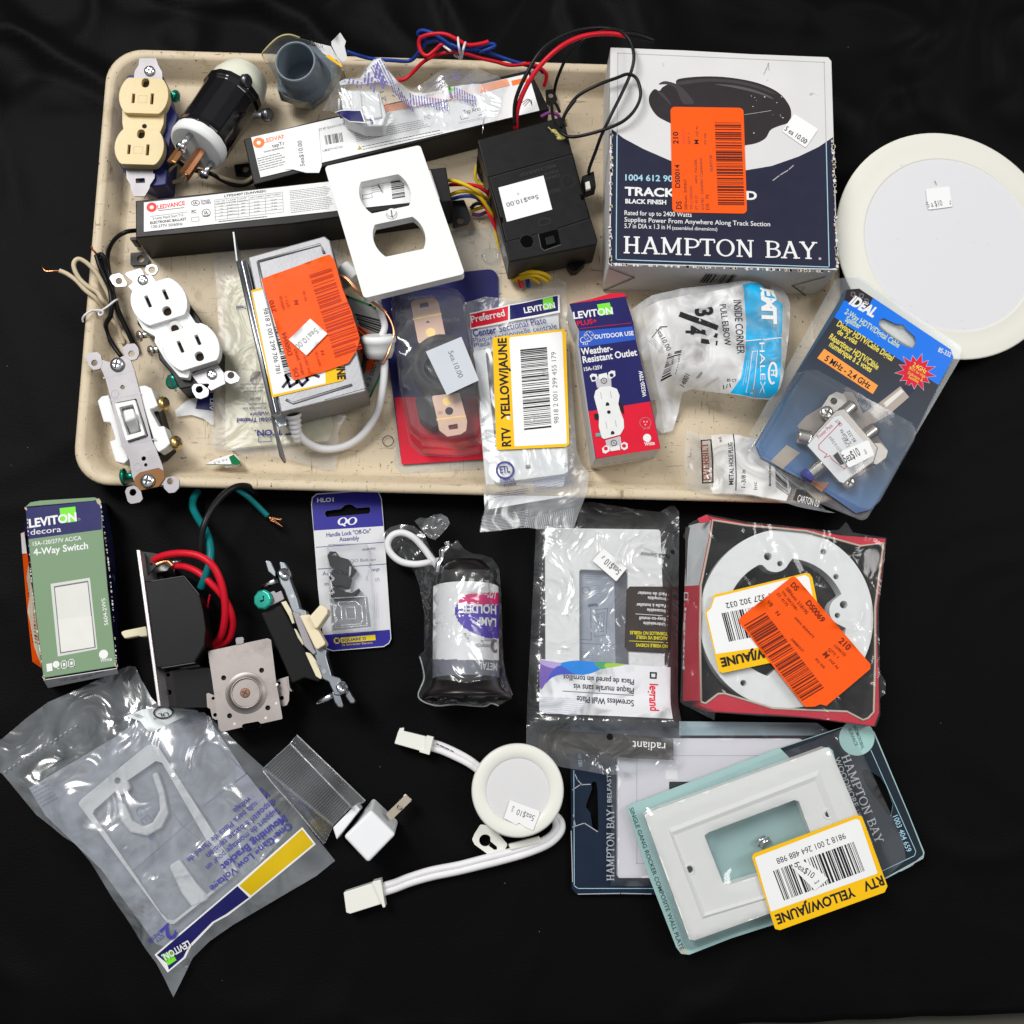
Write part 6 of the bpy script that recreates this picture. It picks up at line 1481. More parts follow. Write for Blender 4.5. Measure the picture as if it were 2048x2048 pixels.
# ------------------------------------------------------------------ small bag with a hole plug
def make_plug_bag():
 t = thing('bagged_hole_plug', 'small clear bag holding a metal hole plug, hanging over the tray\'s front rim', 'bagged part', P(H(1250, 1500), TZ))
 fr = tilted(H(900, 1300), .0095, H(1400, 1340), .012, H(1250, 1760), .0245)
 out = [(905, 1260), (1000, 1300), (1080, 1305), (1250, 1330), (1400, 1370), (1450, 1440), (1540, 1510), (1680, 1640), (1780, 1700), (1932, 1860), (2000, 1890), (1780, 1850), (1650, 1818), (1500, 1785), (1380, 1768), (1200, 1755), (1050, 1740), (960, 1720), (890, 1700), (892, 1600), (885, 1450)]
 puck = ccw([fr.hit(H(*p)) for p in [(1260, 1400), (1420, 1440), (1450, 1560), (1380, 1640), (1260, 1620), (1220, 1500)]])
 hf = drape([(puck, .008, .02)], .0008, .0012, 31, 55, .0022)
 wh = film('white_printed_film2', .80, .07, .25, crinkle=.6, cscale=60, hazecol=(.78, .77, .75))
 b, p = bag_sheet(t, fr, H, out, hf, clear_soft, grid=.0042, regions=[
  ([(1085, 1310), (1245, 1334), (1395, 1374), (1445, 1445), (1535, 1515), (1640, 1610), (1680, 1700), (1640, 1800), (1500, 1778), (1380, 1762), (1095, 1738), (1100, 1500)], wh),
  ([(1690, 1790), (1895, 1850), (1920, 1852), (1880, 1800), (1780, 1706), (1720, 1705)], film('black_print_band', .75, .05, .3, hazecol=(.05, .045, .04)))])
 c = fr.to3(fr.hit(H(1330, 1520))); d = Mesh(); d.lathe(c, fr.n, [(.0175, -.002), (.0175, .004), (.015, .006), (0, .0065)], satin_steel, 40); d.build('hole_plug', t)
 red = mat('rust_red_ink', (.22, .035, .025), .5)
 p.line(zs(H, [(1012, 1345), (1082, 1345), (1095, 1665), (1020, 1665)]), .0008, ink, closed=True)
 p.text('EVERBILT', H(1072, 1650), H(1058, 1365), 46 * H.k, red, serif=.17)
 T(p, H, 'METAL HOLE PLUG', 1240, 1700, 1228, 1405, 32, ink, bold=.005); p.line(zs(H, [(1238, 1335), (1262, 1732)]), .0006, ink); T(p, H, '1-3/8 in', 1330, 1720, 1325, 1605, 30, ink); T(p, H, 'Inc', 1418, 1732, 1412, 1685, 26, grey_ink); T(p, H, '799 957', 1160, 1385, 1152, 1340, 18, ink)
 T(p, H, 'MANUFACTURED AFTER', 1522, 1702, 1512, 1500, 16, ink, bold=.01); p.barcode(H(1545, 1530), H(1560, 1700), H(1640, 1590), ink, 37, 30); p.lines(H(1650, 1790), H(1670, 1640), H(1690, 1790), 3, grey_ink, .4, 48)
 T(p, H, 'CARTON 0.0', 1720, 1800, 1880, 1845, 60, white_ink, bold=.01)
 p.build(b)
make_plug_bag()

# ------------------------------------------------------------------ cable splitter blister pack
def make_splitter():
 t = thing('splitter_blister_pack', 'blue blister pack with a silver cable splitter, propped on the round downlight and tray rim', 'blister pack', P(I(900, 1100), .01))
 fr = tilted(I(880, 150), .032, I(1660, 620), .030, I(900, 1780), .026)
 cardq = [(870, 145), (960, 138), (1640, 590), (1660, 650), (1400, 1160), (1060, 1780), (935, 1810), (690, 1640), (230, 1400), (185, 1300), (420, 880), (840, 180)]
 hang = [(1105, 400), (1112, 370), (1140, 358), (1205, 388), (1235, 402), (1285, 405), (1310, 440), (1372, 495), (1382, 540), (1360, 580), (1310, 572), (1240, 530), (1120, 440)]
 clam = Mesh().prism(up(fr, -.0012), zpoly(fr, I, [(790, 60), (960, 40), (1730, 560), (1715, 660), (1010, 1870), (640, 1720), (110, 1290), (170, 1180)], .005), -.0008, 0, film('clamshell_base', .07, .03, .12, crinkle=.12, cscale=25)).build('clamshell_back', t)
 card = plate_part(fr, I, cardq, [hang], -.0006, 0, mat('night_blue_card', (.030, .070, .135), .35, var=.05), 'backing_card', t, .001, 0)
 p = Print(fr)
 grad = [((.012, .014, .022), 0.0), ((.018, .030, .050), .25), ((.030, .065, .12), .55), ((.07, .15, .28), .8), ((.10, .20, .40), 1.0)]
 # printed fade on the card, night navy at the top to mid blue at the foot
 gm, gnt, gb, _o = nodes('card_fade_print'); gb.inputs['Roughness'].default_value = .36; gb.inputs['Specular IOR Level'].default_value = .28
 gt = gnt.nodes.new('ShaderNodeTexCoord'); gd = gnt.nodes.new('ShaderNodeVectorMath'); gd.operation = 'DOT_PRODUCT'; gr = gnt.nodes.new('ShaderNodeMapRange'); gc = gnt.nodes.new('ShaderNodeValToRGB')
 pa, pb = fr.to3(fr.hit(I(1150, 600))), fr.to3(fr.hit(I(620, 1560))); off = Vector(card['o']); dv = (pb - pa); dv = dv / dv.length_squared
 gd.inputs[1].default_value = dv; gr.inputs['From Min'].default_value = dv.dot(pa - off); gr.inputs['From Max'].default_value = dv.dot(pb - off)
 gnt.links.new(gt.outputs['Object'], gd.inputs[0]); gnt.links.new(gd.outputs['Value'], gr.inputs['Value']); gnt.links.new(gr.outputs['Result'], gc.inputs['Fac']); gnt.links.new(gc.outputs['Color'], gb.inputs['Base Color'])
 e = gc.color_ramp.elements; e[0].color = (.012, .012, .020, 1); e[1].color = (.080, .175, .36, 1)
 for x_, c_ in ((.3, (.018, .028, .048)), (.6, (.030, .065, .12)), (.8, (.05, .115, .22))): k_ = e.new(x_); k_.color = (*c_, 1)
 p.poly(zs(I, [(775, 350), (1550, 850), (1400, 1160), (1062, 1776), (935, 1806), (690, 1636), (235, 1396), (192, 1300), (420, 880)]), gm)
 blue = mat('ideal_blue', (.0, .16, .75), .32, var=.03)
 p.poly(zs(I, [(1062, 205), (1640, 590), (1660, 650), (1548, 855), (775, 350), (850, 225), (1020, 290)]), blue, holes=[zs(I, hang)]); p.poly(zs(I, [(868, 148), (960, 138), (1062, 207), (1020, 292), (848, 225)]), mat('near_black_print', (.018, .012, .014), .35))
 p.k += 1
 for x, y in ((915, 178), (978, 190), (1015, 228)): p.line(zs(I, [(x - 12, y - 14), (x + 14, y - 8), (x + 6, y + 22), (x - 16, y + 12)]), .0007, grey_ink, closed=True)
 V = lambda tx, x0, y0, x1, y1, h, m, **k: T(p, I, tx, x0, y0, x1, y1, h, m, **k)
 V('IDEAL', 882, 248, 1062, 352, 72, white_ink, bold=.05, slant=.18)
 py = mat('pale_yellow_ink', (.55, .66, .42), .5); ye = mat('lemon_ink', (.80, .66, .10), .5)
 V('2-Way HDTV/Digital Cable', 848, 322, 1248, 580, 42, py, bold=.02); V('Splitter', 852, 378, 962, 440, 42, py, bold=.02)
 V('Divisor HDTV/Cable Digital', 790, 412, 1200, 678, 44, ye, bold=.02); V('de 2-vías', 792, 470, 935, 555, 40, ye, bold=.02); V('Répartiteur HDTV/Câble', 732, 508, 1092, 742, 44, ye, bold=.02); V('numérique à 2 voies', 732, 565, 1042, 762, 44, ye, bold=.02)
 p.poly(zs(I, [(700, 585), (1100, 858), (1060, 922), (648, 655)]), mat('soft_orange_print', (.90, .33, .06), .4)); p.k += 1; V('5 MHz - 2,4 GHz', 698, 670, 1030, 885, 44, ink, bold=.02)
 V('85-332', 1542, 605, 1635, 648, 34, white_ink, bold=.015)
 c0 = (1378, 760); st_ = []
 for k in range(26):
  a = 2 * math.pi * k / 26 + .2; r = (152 if k % 4 == 0 else 132) if k % 2 == 0 else 88; st_.append((c0[0] + r * math.cos(a), c0[1] + r * .95 * math.sin(a)))
 p.poly(zs(I, [(c0[0] + (x - c0[0]) * 1.05, c0[1] + (y - c0[1]) * 1.05) for x, y in st_]), mat('lilac_print', (.45, .5, .7), .5)); p.poly(zs(I, st_), bright_red); p.k += 1
 V('2.4GHz', 1352, 715, 1450, 772, 34, ye, bold=.015); V('BEST for High', 1328, 735, 1445, 805, 22, ye); V('Definition &', 1318, 770, 1425, 832, 22, ye); V('Satellite', 1322, 800, 1395, 842, 22, ye)
 # pictured plug
 def pic(pts, c, nm): p.poly(zs(I, pts), mat(nm, c, .4))
 pic([(1265, 880), (1310, 850), (1372, 890), (1300, 950)], (.02, .025, .06), 'pictured_navy'); pic([(1110, 985), (1265, 865), (1330, 945), (1180, 1075)], (.42, .36, .32), 'pictured_nickel'); pic([(1140, 990), (1270, 885), (1290, 905), (1160, 1020)], (.75, .72, .66), 'pictured_glint'); pic([(965, 1080), (1110, 985), (1180, 1075), (1010, 1175)], (.34, .29, .25), 'pictured_nickel2')
 pic([(860, 905), (905, 910), (960, 1000), (1000, 1100), (1000, 1240), (1090, 1230), (1165, 1330), (1160, 1400), (1080, 1455), (900, 1560), (640, 1430), (500, 1160), (470, 1190), (560, 1090)], (.30, .26, .23), 'pictured_splitter')
 pic([(300, 1420), (420, 1300), (520, 1360), (390, 1480)], (.42, .36, .29), 'pictured_nickel3'); pic([(560, 1560), (740, 1580), (680, 1650)], (.5, .22, .12), 'pictured_copper')
 p.build(card)
 # the splitter itself, in the dome
 f1 = up(fr, .006); f2 = up(fr, .014)
 sp_ = mat('diecast_nickel', (.42, .385, .35), .32, 1.0, var=.08, scale=60)
 Mesh().prism(f1, zpoly(f1, I, [(560, 1290), (770, 1055), (830, 1040), (1080, 1330), (1050, 1440), (845, 1585), (800, 1570)], .001), -.0055, .006, sp_).build('splitter_body', t, bevel=.0008)
 lab = Mesh().prism(up(fr, .0122), zpoly(f2, I, [(580, 1300), (775, 1090), (830, 1075), (1075, 1360), (850, 1580), (820, 1570)]), 0, .0002, label_paper).build('splitter_label', t)
 pl = Print(up(fr, .0124)); pk = mat('rose_ink', (.62, .05, .12), .5)
 pl.line(zs(I, [(815, 1140), (660, 1300), (660, 1330), (720, 1370), (700, 1395), (740, 1380), (760, 1410), (850, 1480), (900, 1420)]), .0005, pk); pl.poly(zs(I, [(800, 1140), (820, 1128), (822, 1150)]), pk)
 T(pl, I, 'Power Pass', 660, 1255, 765, 1160, 26, pk, bold=.01); T(pl, I, 'OUT', 838, 1150, 800, 1105, 26, ink); T(pl, I, '2.4GHz', 905, 1290, 830, 1180, 24, ink); T(pl, I, '85-332', 940, 1270, 885, 1190, 24, ink); T(pl, I, '2 WAY', 890, 1310, 850, 1240, 24, ink); T(pl, I, 'HDTV & Digital', 840, 1350, 745, 1235, 22, grey_ink); pl.poly(zs(I, [(765, 1380), (800, 1350), (850, 1440), (820, 1450)]), ink); pl.build(lab)
 def port(a, b_, r, m=nickel, nm='port', tip=None):
  ms = Mesh(); q0 = f1.to3(f1.hit(I(*a)), .0); q1 = f1.to3(f1.hit(I(*b_)), .0); ax = q1 - q0; L_ = ax.length; prof = [(r, 0)]
  k = 0
  while k * .0011 < L_ - .001: prof += [(r, k * .0011), (r * .9, k * .0011 + .0005)]; k += 1
  ms.lathe(q0, ax, prof + [(r * .9, L_), (r * .6, L_), (r * .55, L_ - .002), (0, L_ - .002)], m, 20); o = ms.build(nm, t)
  if tip: Mesh().lathe(q1, ax, [(r * 1.02, -.003), (r * 1.04, .0008), (0, .001)], tip, 20).build('port_cap', o)
 port((840, 1070), (915, 1005), .0046); port((1000, 1240), (1085, 1175), .0046); port((680, 1450), (565, 1540), .0046, tip=mat('blue_cap', (.02, .03, .30), .4)); port((590, 1250), (500, 1230), .0050)
 plate_part(f1, I, [(660, 1060), (690, 1005), (735, 935), (790, 905), (845, 925), (870, 980), (760, 1110), (720, 1120), (670, 1080)], [(770, 975, 26)], -.001, .0005, sp_, 'mounting_ear', t, .002)
 plate_part(f1, I, [(850, 1560), (905, 1535), (930, 1570), (910, 1610), (870, 1615)], [], -.001, .0005, sp_, 'mounting_ear', t, .001); plate_part(f1, I, [(1050, 1290), (1110, 1290), (1165, 1350), (1150, 1400), (1080, 1455), (1045, 1440)], [], -.004, .003, sp_, 'mounting_ear', t, .002)
 for x, y in ((718, 1060), (880, 1580)): s = Mesh(); screw(s, f1.to3(f1.hit(I(x, y)), .0004), f1.n, .0042, nickel, ink); s.build('screw', t)
 # dome
 fd = up(fr, .019); dq = zpoly(fd, I, [(560, 740), (640, 728), (1360, 1130), (1395, 1200), (1380, 1260), (1120, 1720), (1040, 1790), (960, 1770), (250, 1380), (215, 1310), (330, 1130)], .006)
 n = len(dq); cx = Vector((sum(a[0] for a in dq) / n, sum(a[1] for a in dq) / n)); ms = Mesh(); loops = []
 for s_, h in ((1.05, .0008), (1.03, .001), (1.015, .010), (1.0, .017), (.975, .019)): loops.append([fr.to3(cx + (v - cx) * s_, h) for v in dq])
 vs = [v for l in loops for v in l]; ms.add(vs, [[k * n + i, k * n + (i + 1) % n, (k + 1) * n + (i + 1) % n, (k + 1) * n + i] for k in range(len(loops) - 1) for i in range(n)], blister, True)
 ms.sheet(fr, [cx + (v - cx) * .975 for v in dq], .019, blister, grid=.008, hf=lambda q: .0006 * grain(q, 40, 6), smooth=True); ms.build('blister_dome', t)
 o, s = sticker(t, up(fr, .0198), zs(I, [(818, 1350), (1025, 1262), (1072, 1375), (880, 1472)]), label_paper)
 s.k = 2; T(s, I, '5ea$10', 858, 1435, 972, 1375, 60, ink, bold=.005); T(s, I, '4xx', 1022, 1365, 1000, 1330, 20, grey_ink); s.build(o)
make_splitter()

# ------------------------------------------------------------------ toggle switch face up on the tray's corner
def make_toggle_switch():
 fr = tilted(E(650, 1000), .030, E(560, 1400), .029, E(880, 1900), .031)
 t = thing('toggle_switch', 'white toggle switch with a metal strap, overhanging the tray\'s front left corner', 'light switch', P(E(780, 1430), TZ))
 plate_part(fr, E, [(530, 1000), (590, 1020), (690, 975), (735, 960), (750, 1010), (775, 1080), (815, 1240), (905, 1600), (930, 1650), (985, 1790), (1000, 1870), (1010, 1932), (790, 1932), (760, 1870), (740, 1750), (680, 1640), (600, 1290), (560, 1140), (525, 1060)], [[(640, 1320), (790, 1290), (880, 1570), (735, 1620)], (688, 1205, 17), (845, 1735, 17), (860, 1782, 13)], -.0012, 0, steel, 'mounting_strap', t, .0006)
 plate_part(fr, E, [(415, 970), (440, 950), (505, 945), (528, 970), (538, 1020), (525, 1070), (470, 1078), (435, 1040)], [(480, 1025, 24)], -.0012, .0002, steel, 'plaster_ear', t, .002)
 plate_part(fr, E, [(688, 912), (720, 885), (780, 880), (805, 915), (812, 960), (790, 1000), (745, 1005), (705, 980)], [(755, 957, 24)], -.0012, .0002, steel, 'plaster_ear', t, .002)
 plate_part(fr, J, [(1212, -10), (1300, -30), (1335, 0), (1330, 60), (1300, 92), (1255, 98), (1218, 60)], [(1265, 10, 24)], -.0012, .0002, steel, 'plaster_ear', t, .002)
 plate_part(fr, J, [(930, 85), (945, 55), (1000, 40), (1045, 75), (1062, 140), (1040, 165), (975, 178), (950, 160)], [(988, 92, 26)], -.0012, .0002, steel, 'plaster_ear', t, .002)
 brn = mat('brown_fibre', (.25, .11, .035), .5); plate_part(fr, E, [(778, 1880), (820, 1840), (960, 1805), (1000, 1830), (1005, 1885), (960, 1945), (820, 1975), (785, 1930)], [], 0, .0010, brn, 'insulating_washer', t, .002, 0)
 for x, y, h in ((652, 1038, .0002), (882, 1905, .0011)): s = Mesh(); screw(s, fr.to3(fr.hit(E(x, y)), h), fr.n, .0046, bright_steel, ink, rot=.6); s.build('strap_screw', t)
 f2 = up(fr, -.0025)
 plate_part(f2, E, [(505, 1310), (535, 1275), (590, 1265), (700, 1640), (735, 1745), (700, 1775), (640, 1760), (618, 1690), (595, 1610), (640, 1595), (600, 1470), (550, 1465)], [], -.010, .001, nylon, 'side_frame', t, .001, .0006)
 plate_part(f2, E, [(800, 1200), (860, 1195), (905, 1215), (955, 1345), (920, 1365), (890, 1370), (960, 1500), (1000, 1495), (1045, 1625), (1010, 1660), (960, 1690), (925, 1660), (920, 1590)], [], -.010, .001, nylon, 'side_frame', t, .001, .0006)
 plate_part(up(fr, .0002), E, [(640, 1335), (790, 1305), (865, 1565), (725, 1610)], [[(672, 1362), (775, 1338), (838, 1540), (735, 1570)]], -.002, .0024, nylon, 'bezel', t, .0008, .0006)
 plate_part(up(fr, -.004), E, [(660, 1350), (785, 1325), (850, 1555), (728, 1585)], [], -.001, 0, mat('recess_white', (.55, .55, .52), .5), 'recess', t, 0, 0)
 lv = Mesh(); f3 = up(fr, .009); top = zpoly(f3, E, [(688, 1375), (768, 1358), (782, 1425), (705, 1445)]); bot = zpoly(fr, E, [(705, 1440), (788, 1432), (815, 1528), (742, 1552)])
 a = [f3.to3(v) for v in top]; b_ = [fr.to3(v, -.002) for v in bot]
 p4 = [f3.to3(f3.hit(E(*q))) for q in ((688, 1375), (768, 1358), (786, 1432), (706, 1462))]; q4 = [fr.to3(fr.hit(E(*q)), -.003) for q in ((700, 1440), (778, 1420), (815, 1525), (742, 1552))]
 lv.add(p4 + q4, [[3, 2, 1, 0], [0, 1, 5, 4], [1, 2, 6, 5], [2, 3, 7, 6], [3, 0, 4, 7], [4, 5, 6, 7]], nylon); lv.build('toggle', t, bevel=.0012, seg=3)
 plate_part(up(fr, -.009), E, [(560, 1300), (900, 1220), (1030, 1650), (960, 1720), (720, 1770)], [], -.016, 0, black_plastic, 'back_body', t, .002, .0008)
 for x, y in ((962, 1310), (1058, 1605)): s = Mesh(); c = fr.to3(fr.hit(E(x, y)), -.006); d = Vector((.85, .1, .5)); s.cyl(c - d * .010, c, .002, brass); screw(s, c, d, .0046, brass, ink, h=.003); s.build('terminal_screw', t)
 g = Mesh(); a = fr.to3(fr.hit(E(770, 1850)), -.004); b_ = fr.to3(fr.hit(E(690, 1862)), -.004); g.cyl(a, b_, .0020, green_metal); d = (b_ - a).normalized(); g.lathe(b_, d, [(.0055, 0), (.0055, .0016), (.003, .003), (0, .003)], green_metal, 10); g.build('ground_screw', t)
 p = Print(fr); st2 = mat('stamped_line', (.26, .25, .26), .5, .8); p.line(zs(E, [(548, 1135), (770, 1080)]), .0010, steel); p.line(zs(E, [(680, 1640), (930, 1590)]), .0009, st2); p.line(zs(E, [(600, 1300), (820, 1250)]), .0008, st2); p.ring(E(632, 1255), .0025, .0003, st2); p.ring(E(800, 1800), .0025, .0003, st2)
 for k in range(6): p.line([E(860 + k * 8, 1690 + k * 14), E(915 + k * 6, 1672 + k * 16)], .0003, st2)
 p.build(t, 'stamped_marks')
make_toggle_switch()
# ------------------------------------------------------------------ 4-way switch carton
def loft(ms, top, bot, m, capm=None, cap=True):
 n = len(top); ms.add(bot + top, [[i, (i + 1) % n, n + (i + 1) % n, n + i] for i in range(n)], m)
 if cap: ms.add(top, [list(range(n))], capm or m)
 ms.add(bot, [list(range(n))[::-1]], m)
def make_switch_carton():
 z = .027
 t = thing('switch_carton', 'worn green and navy switch carton with a torn orange label on its side', 'box', P(J(540, 800), 0))
 top = [(322, 1472), (870, 1385), (862, 1340), (800, 800), (768, 420), (748, 152), (690, 158), (190, 207), (212, 460), (262, 960)]
 bot = [(355, 1530), (700, 1478), (884, 1400), (878, 830), (840, 440), (790, 165), (700, 140), (205, 200), (160, 500), (235, 1020)]
 ms = Mesh(); loft(ms, [P(J(*p), z) for p in top], [P(J(*p), .0005) for p in bot], mat('navy_side', (.010, .012, .05), .42, wear=((.35, .36, .40), 120, .62, .05)), sage); b = ms.build('carton_body', t, bevel=.0005)
 fr = flat(z); p = Print(fr); V = lambda tx, x0, y0, x1, y1, h, m=white_ink, **k: T(p, J, tx, x0, y0, x1, y1, h, m, **k)
 p.poly(zs(J, [(190, 208), (690, 159), (747, 153), (757, 368), (212, 440)]), leviton_blue)
 p.poly(zs(J, [(443, 210), (560, 197), (570, 308), (452, 322)]), lime_ink); V('LEVITON', 218, 354, 572, 302, 62, bold=.035); p.ring(J(588, 292), .0007, .0002, white_ink, 12)
 V('decora', 228, 408, 455, 384, 42); V('15A-120/277V AC/CA', 245, 490, 606, 443, 30, bold=.012); V('4-Way Switch', 250, 562, 656, 510, 50, bold=.02)
 pw = mat('pictured_white2', (.62, .63, .59), .5); p.poly(zs(J, [(376, 772), (668, 726), (724, 1256), (430, 1312)]), pw); p.poly(zs(J, [(400, 790), (655, 748), (712, 1245), (448, 1290)]), grey_ink); p.poly(zs(J, [(408, 800), (650, 760), (702, 1240), (455, 1280)]), mat('pictured_white3', (.68, .68, .64), .5))
 p.poly(zs(J, [(430, 1035), (680, 1010), (702, 1240), (455, 1280)]), mat('pictured_white4', (.72, .72, .68), .5)); p.k += 1
 V('5604-2WS', 806, 1078, 782, 878, 28, bold=.01); p.dot(J(770, 1295), .0028, white_ink); V('White', 748, 1355, 834, 1342, 26, bold=.015)
 p.poly(zs(J, [(345, 1368), (388, 1360), (392, 1418), (350, 1425)]), white_ink); p.dot(J(418, 1370), .0021, white_ink); p.line(zs(J, [(418, 1370), (422, 1402), (440, 1402)]), .0005, white_ink)
 for x in (455, 510): p.line(zs(J, [(x, 1348 - (x - 455) * .2), (x + 40, 1342 - (x - 455) * .2), (x + 44, 1395 - (x - 455) * .2), (x + 4, 1402 - (x - 455) * .2)]), .0005, white_ink, closed=True); p.poly(zs(J, [(x + 13, 1362 - (x - 455) * .2), (x + 30, 1358 - (x - 455) * .2), (x + 32, 1383 - (x - 455) * .2), (x + 15, 1386 - (x - 455) * .2)]), white_ink, up=False)
 rnd = random.Random(8)
 for a, c, n in (((748, 160), (868, 1380), 60), ((192, 210), (320, 1468), 30)):
  for i in range(n):
   f = rnd.random(); x, y, s = a[0] + (c[0] - a[0]) * f - 2, a[1] + (c[1] - a[1]) * f, rnd.uniform(2, 6); x += 18 * math.sin(f * 3.1) if n == 60 else -22 * math.sin(f * 3.1) + 12
   p.poly(zs(J, [(x - s, y - s * 2), (x + s, y - s), (x + s * .6, y + s * 2), (x - s, y + s)]), board if rnd.random() < .4 else pw, up=False)
 for c, s in (((738, 158), 26), ((866, 1372), 20), ((328, 1468), 14), ((196, 212), 14)): p.poly(zs(J, [(c[0] - s, c[1] - s * .5), (c[0], c[1] - s * .8), (c[0] + s * .6, c[1] + s * .3), (c[0] + s * .2, c[1] + s * 1.2), (c[0] - s * .6, c[1] + s * .5)]), board, up=False)
 p.build(b)
 plate_part(flat(.0265), J, [(186, 200), (225, 165), (300, 152), (700, 128), (745, 145), (690, 156)], [], -.012, 0, sage, 'top_flap', t, 0, .0004)
 f2 = Mesh(); a = [P(J(*q), zz) for q, zz in (((324, 1474), .0262), ((868, 1388), .0262), ((356, 1532), .006))]; a.insert(2, a[1] + (a[2] - a[0]) * .62); nn = (a[1] - a[0]).cross(a[3] - a[0]).normalized()
 if nn.z < 0: nn = -nn
 f2.add([v + nn * .0012 for v in a], [[3, 2, 1, 0]], white_board); o = f2.build('end_flap', t, solid=.0004)
 ff = Frame(a[0] + nn * .0012, a[1] - a[0], nn); p = Print(ff, h=.0008); V = lambda tx, x0, y0, x1, y1, h: T(p, J, tx, x0, y0, x1, y1, h, blue_ink, bold=.025)
 V('UL', 472, 1482, 508, 1474, 18); p.ring(J(490, 1478), .0034, .0003, blue_ink, asp=.6); V('SP', 545, 1474, 590, 1462, 20); V('NOM', 610, 1464, 690, 1445, 28); p.line(zs(J, [(705, 1432), (768, 1415)]), .0010, blue_ink); p.build(o)
 # side label and torn board
 ms = Mesh(); a = [P(J(*q), zz) for q, zz in (((158, 395), .012), ((182, 385), .022), ((222, 700), .023), ((262, 1040), .0235), ((305, 1330), .022), ((316, 1400), .016), ((245, 1350), .004), ((205, 960), .006), ((178, 640), .008))]
 ms.add(a, [list(range(9))], orange_paper); lb = ms.build('orange_label', t, solid=.0003)
 ms = Mesh()
 ms.add([P(J(*q), zz) for q, zz in (((155, 398), .0128), ((180, 388), .0227), ((200, 545), .0232), ((165, 548), .013))], [[0, 1, 2, 3]], label_paper)
 for k in range(24):
  y = 600 + k * 26; x = 168 + (y - 400) * .088; ms.add([P(J(x, y), .0118), P(J(x + 32, y + 4), .0238), P(J(x + 32, y + 4 + (6 if k % 3 else 13)), .0238), P(J(x, y + (6 if k % 3 else 13)), .0118)], [[0, 1, 2, 3]], ink)
 ms.build('label_print', lb, weld=False)
 ms = Mesh(); pts = [(215, 640), (230, 760), (262, 900), (280, 1080), (318, 1390), (300, 1340), (262, 1240), (232, 1060), (212, 980), (225, 860), (205, 720)]
 ms.add([P(J(*q), .0245 if i < 5 else .019) for i, q in enumerate(pts)], [list(range(len(pts)))], board); ms.build('torn_board', t, solid=.0006)
 ms = Mesh(); fs_ = plane3(P(J(790, 165), .001), P(J(884, 1400), .001), P(J(748, 152), .027)); ms2 = Print(fs_, lift=2e-4)
 for k in range(17): ms2.line([J(772 + k * 4.2, 210 + k * 34), J(800 + k * 4.2, 222 + k * 34)], .0010, pale_ink)
 ms2.poly(zs(J, [(828, 700), (858, 702), (872, 935), (850, 940)]), paper); ms2.build(b, 'side_print')
make_switch_carton()

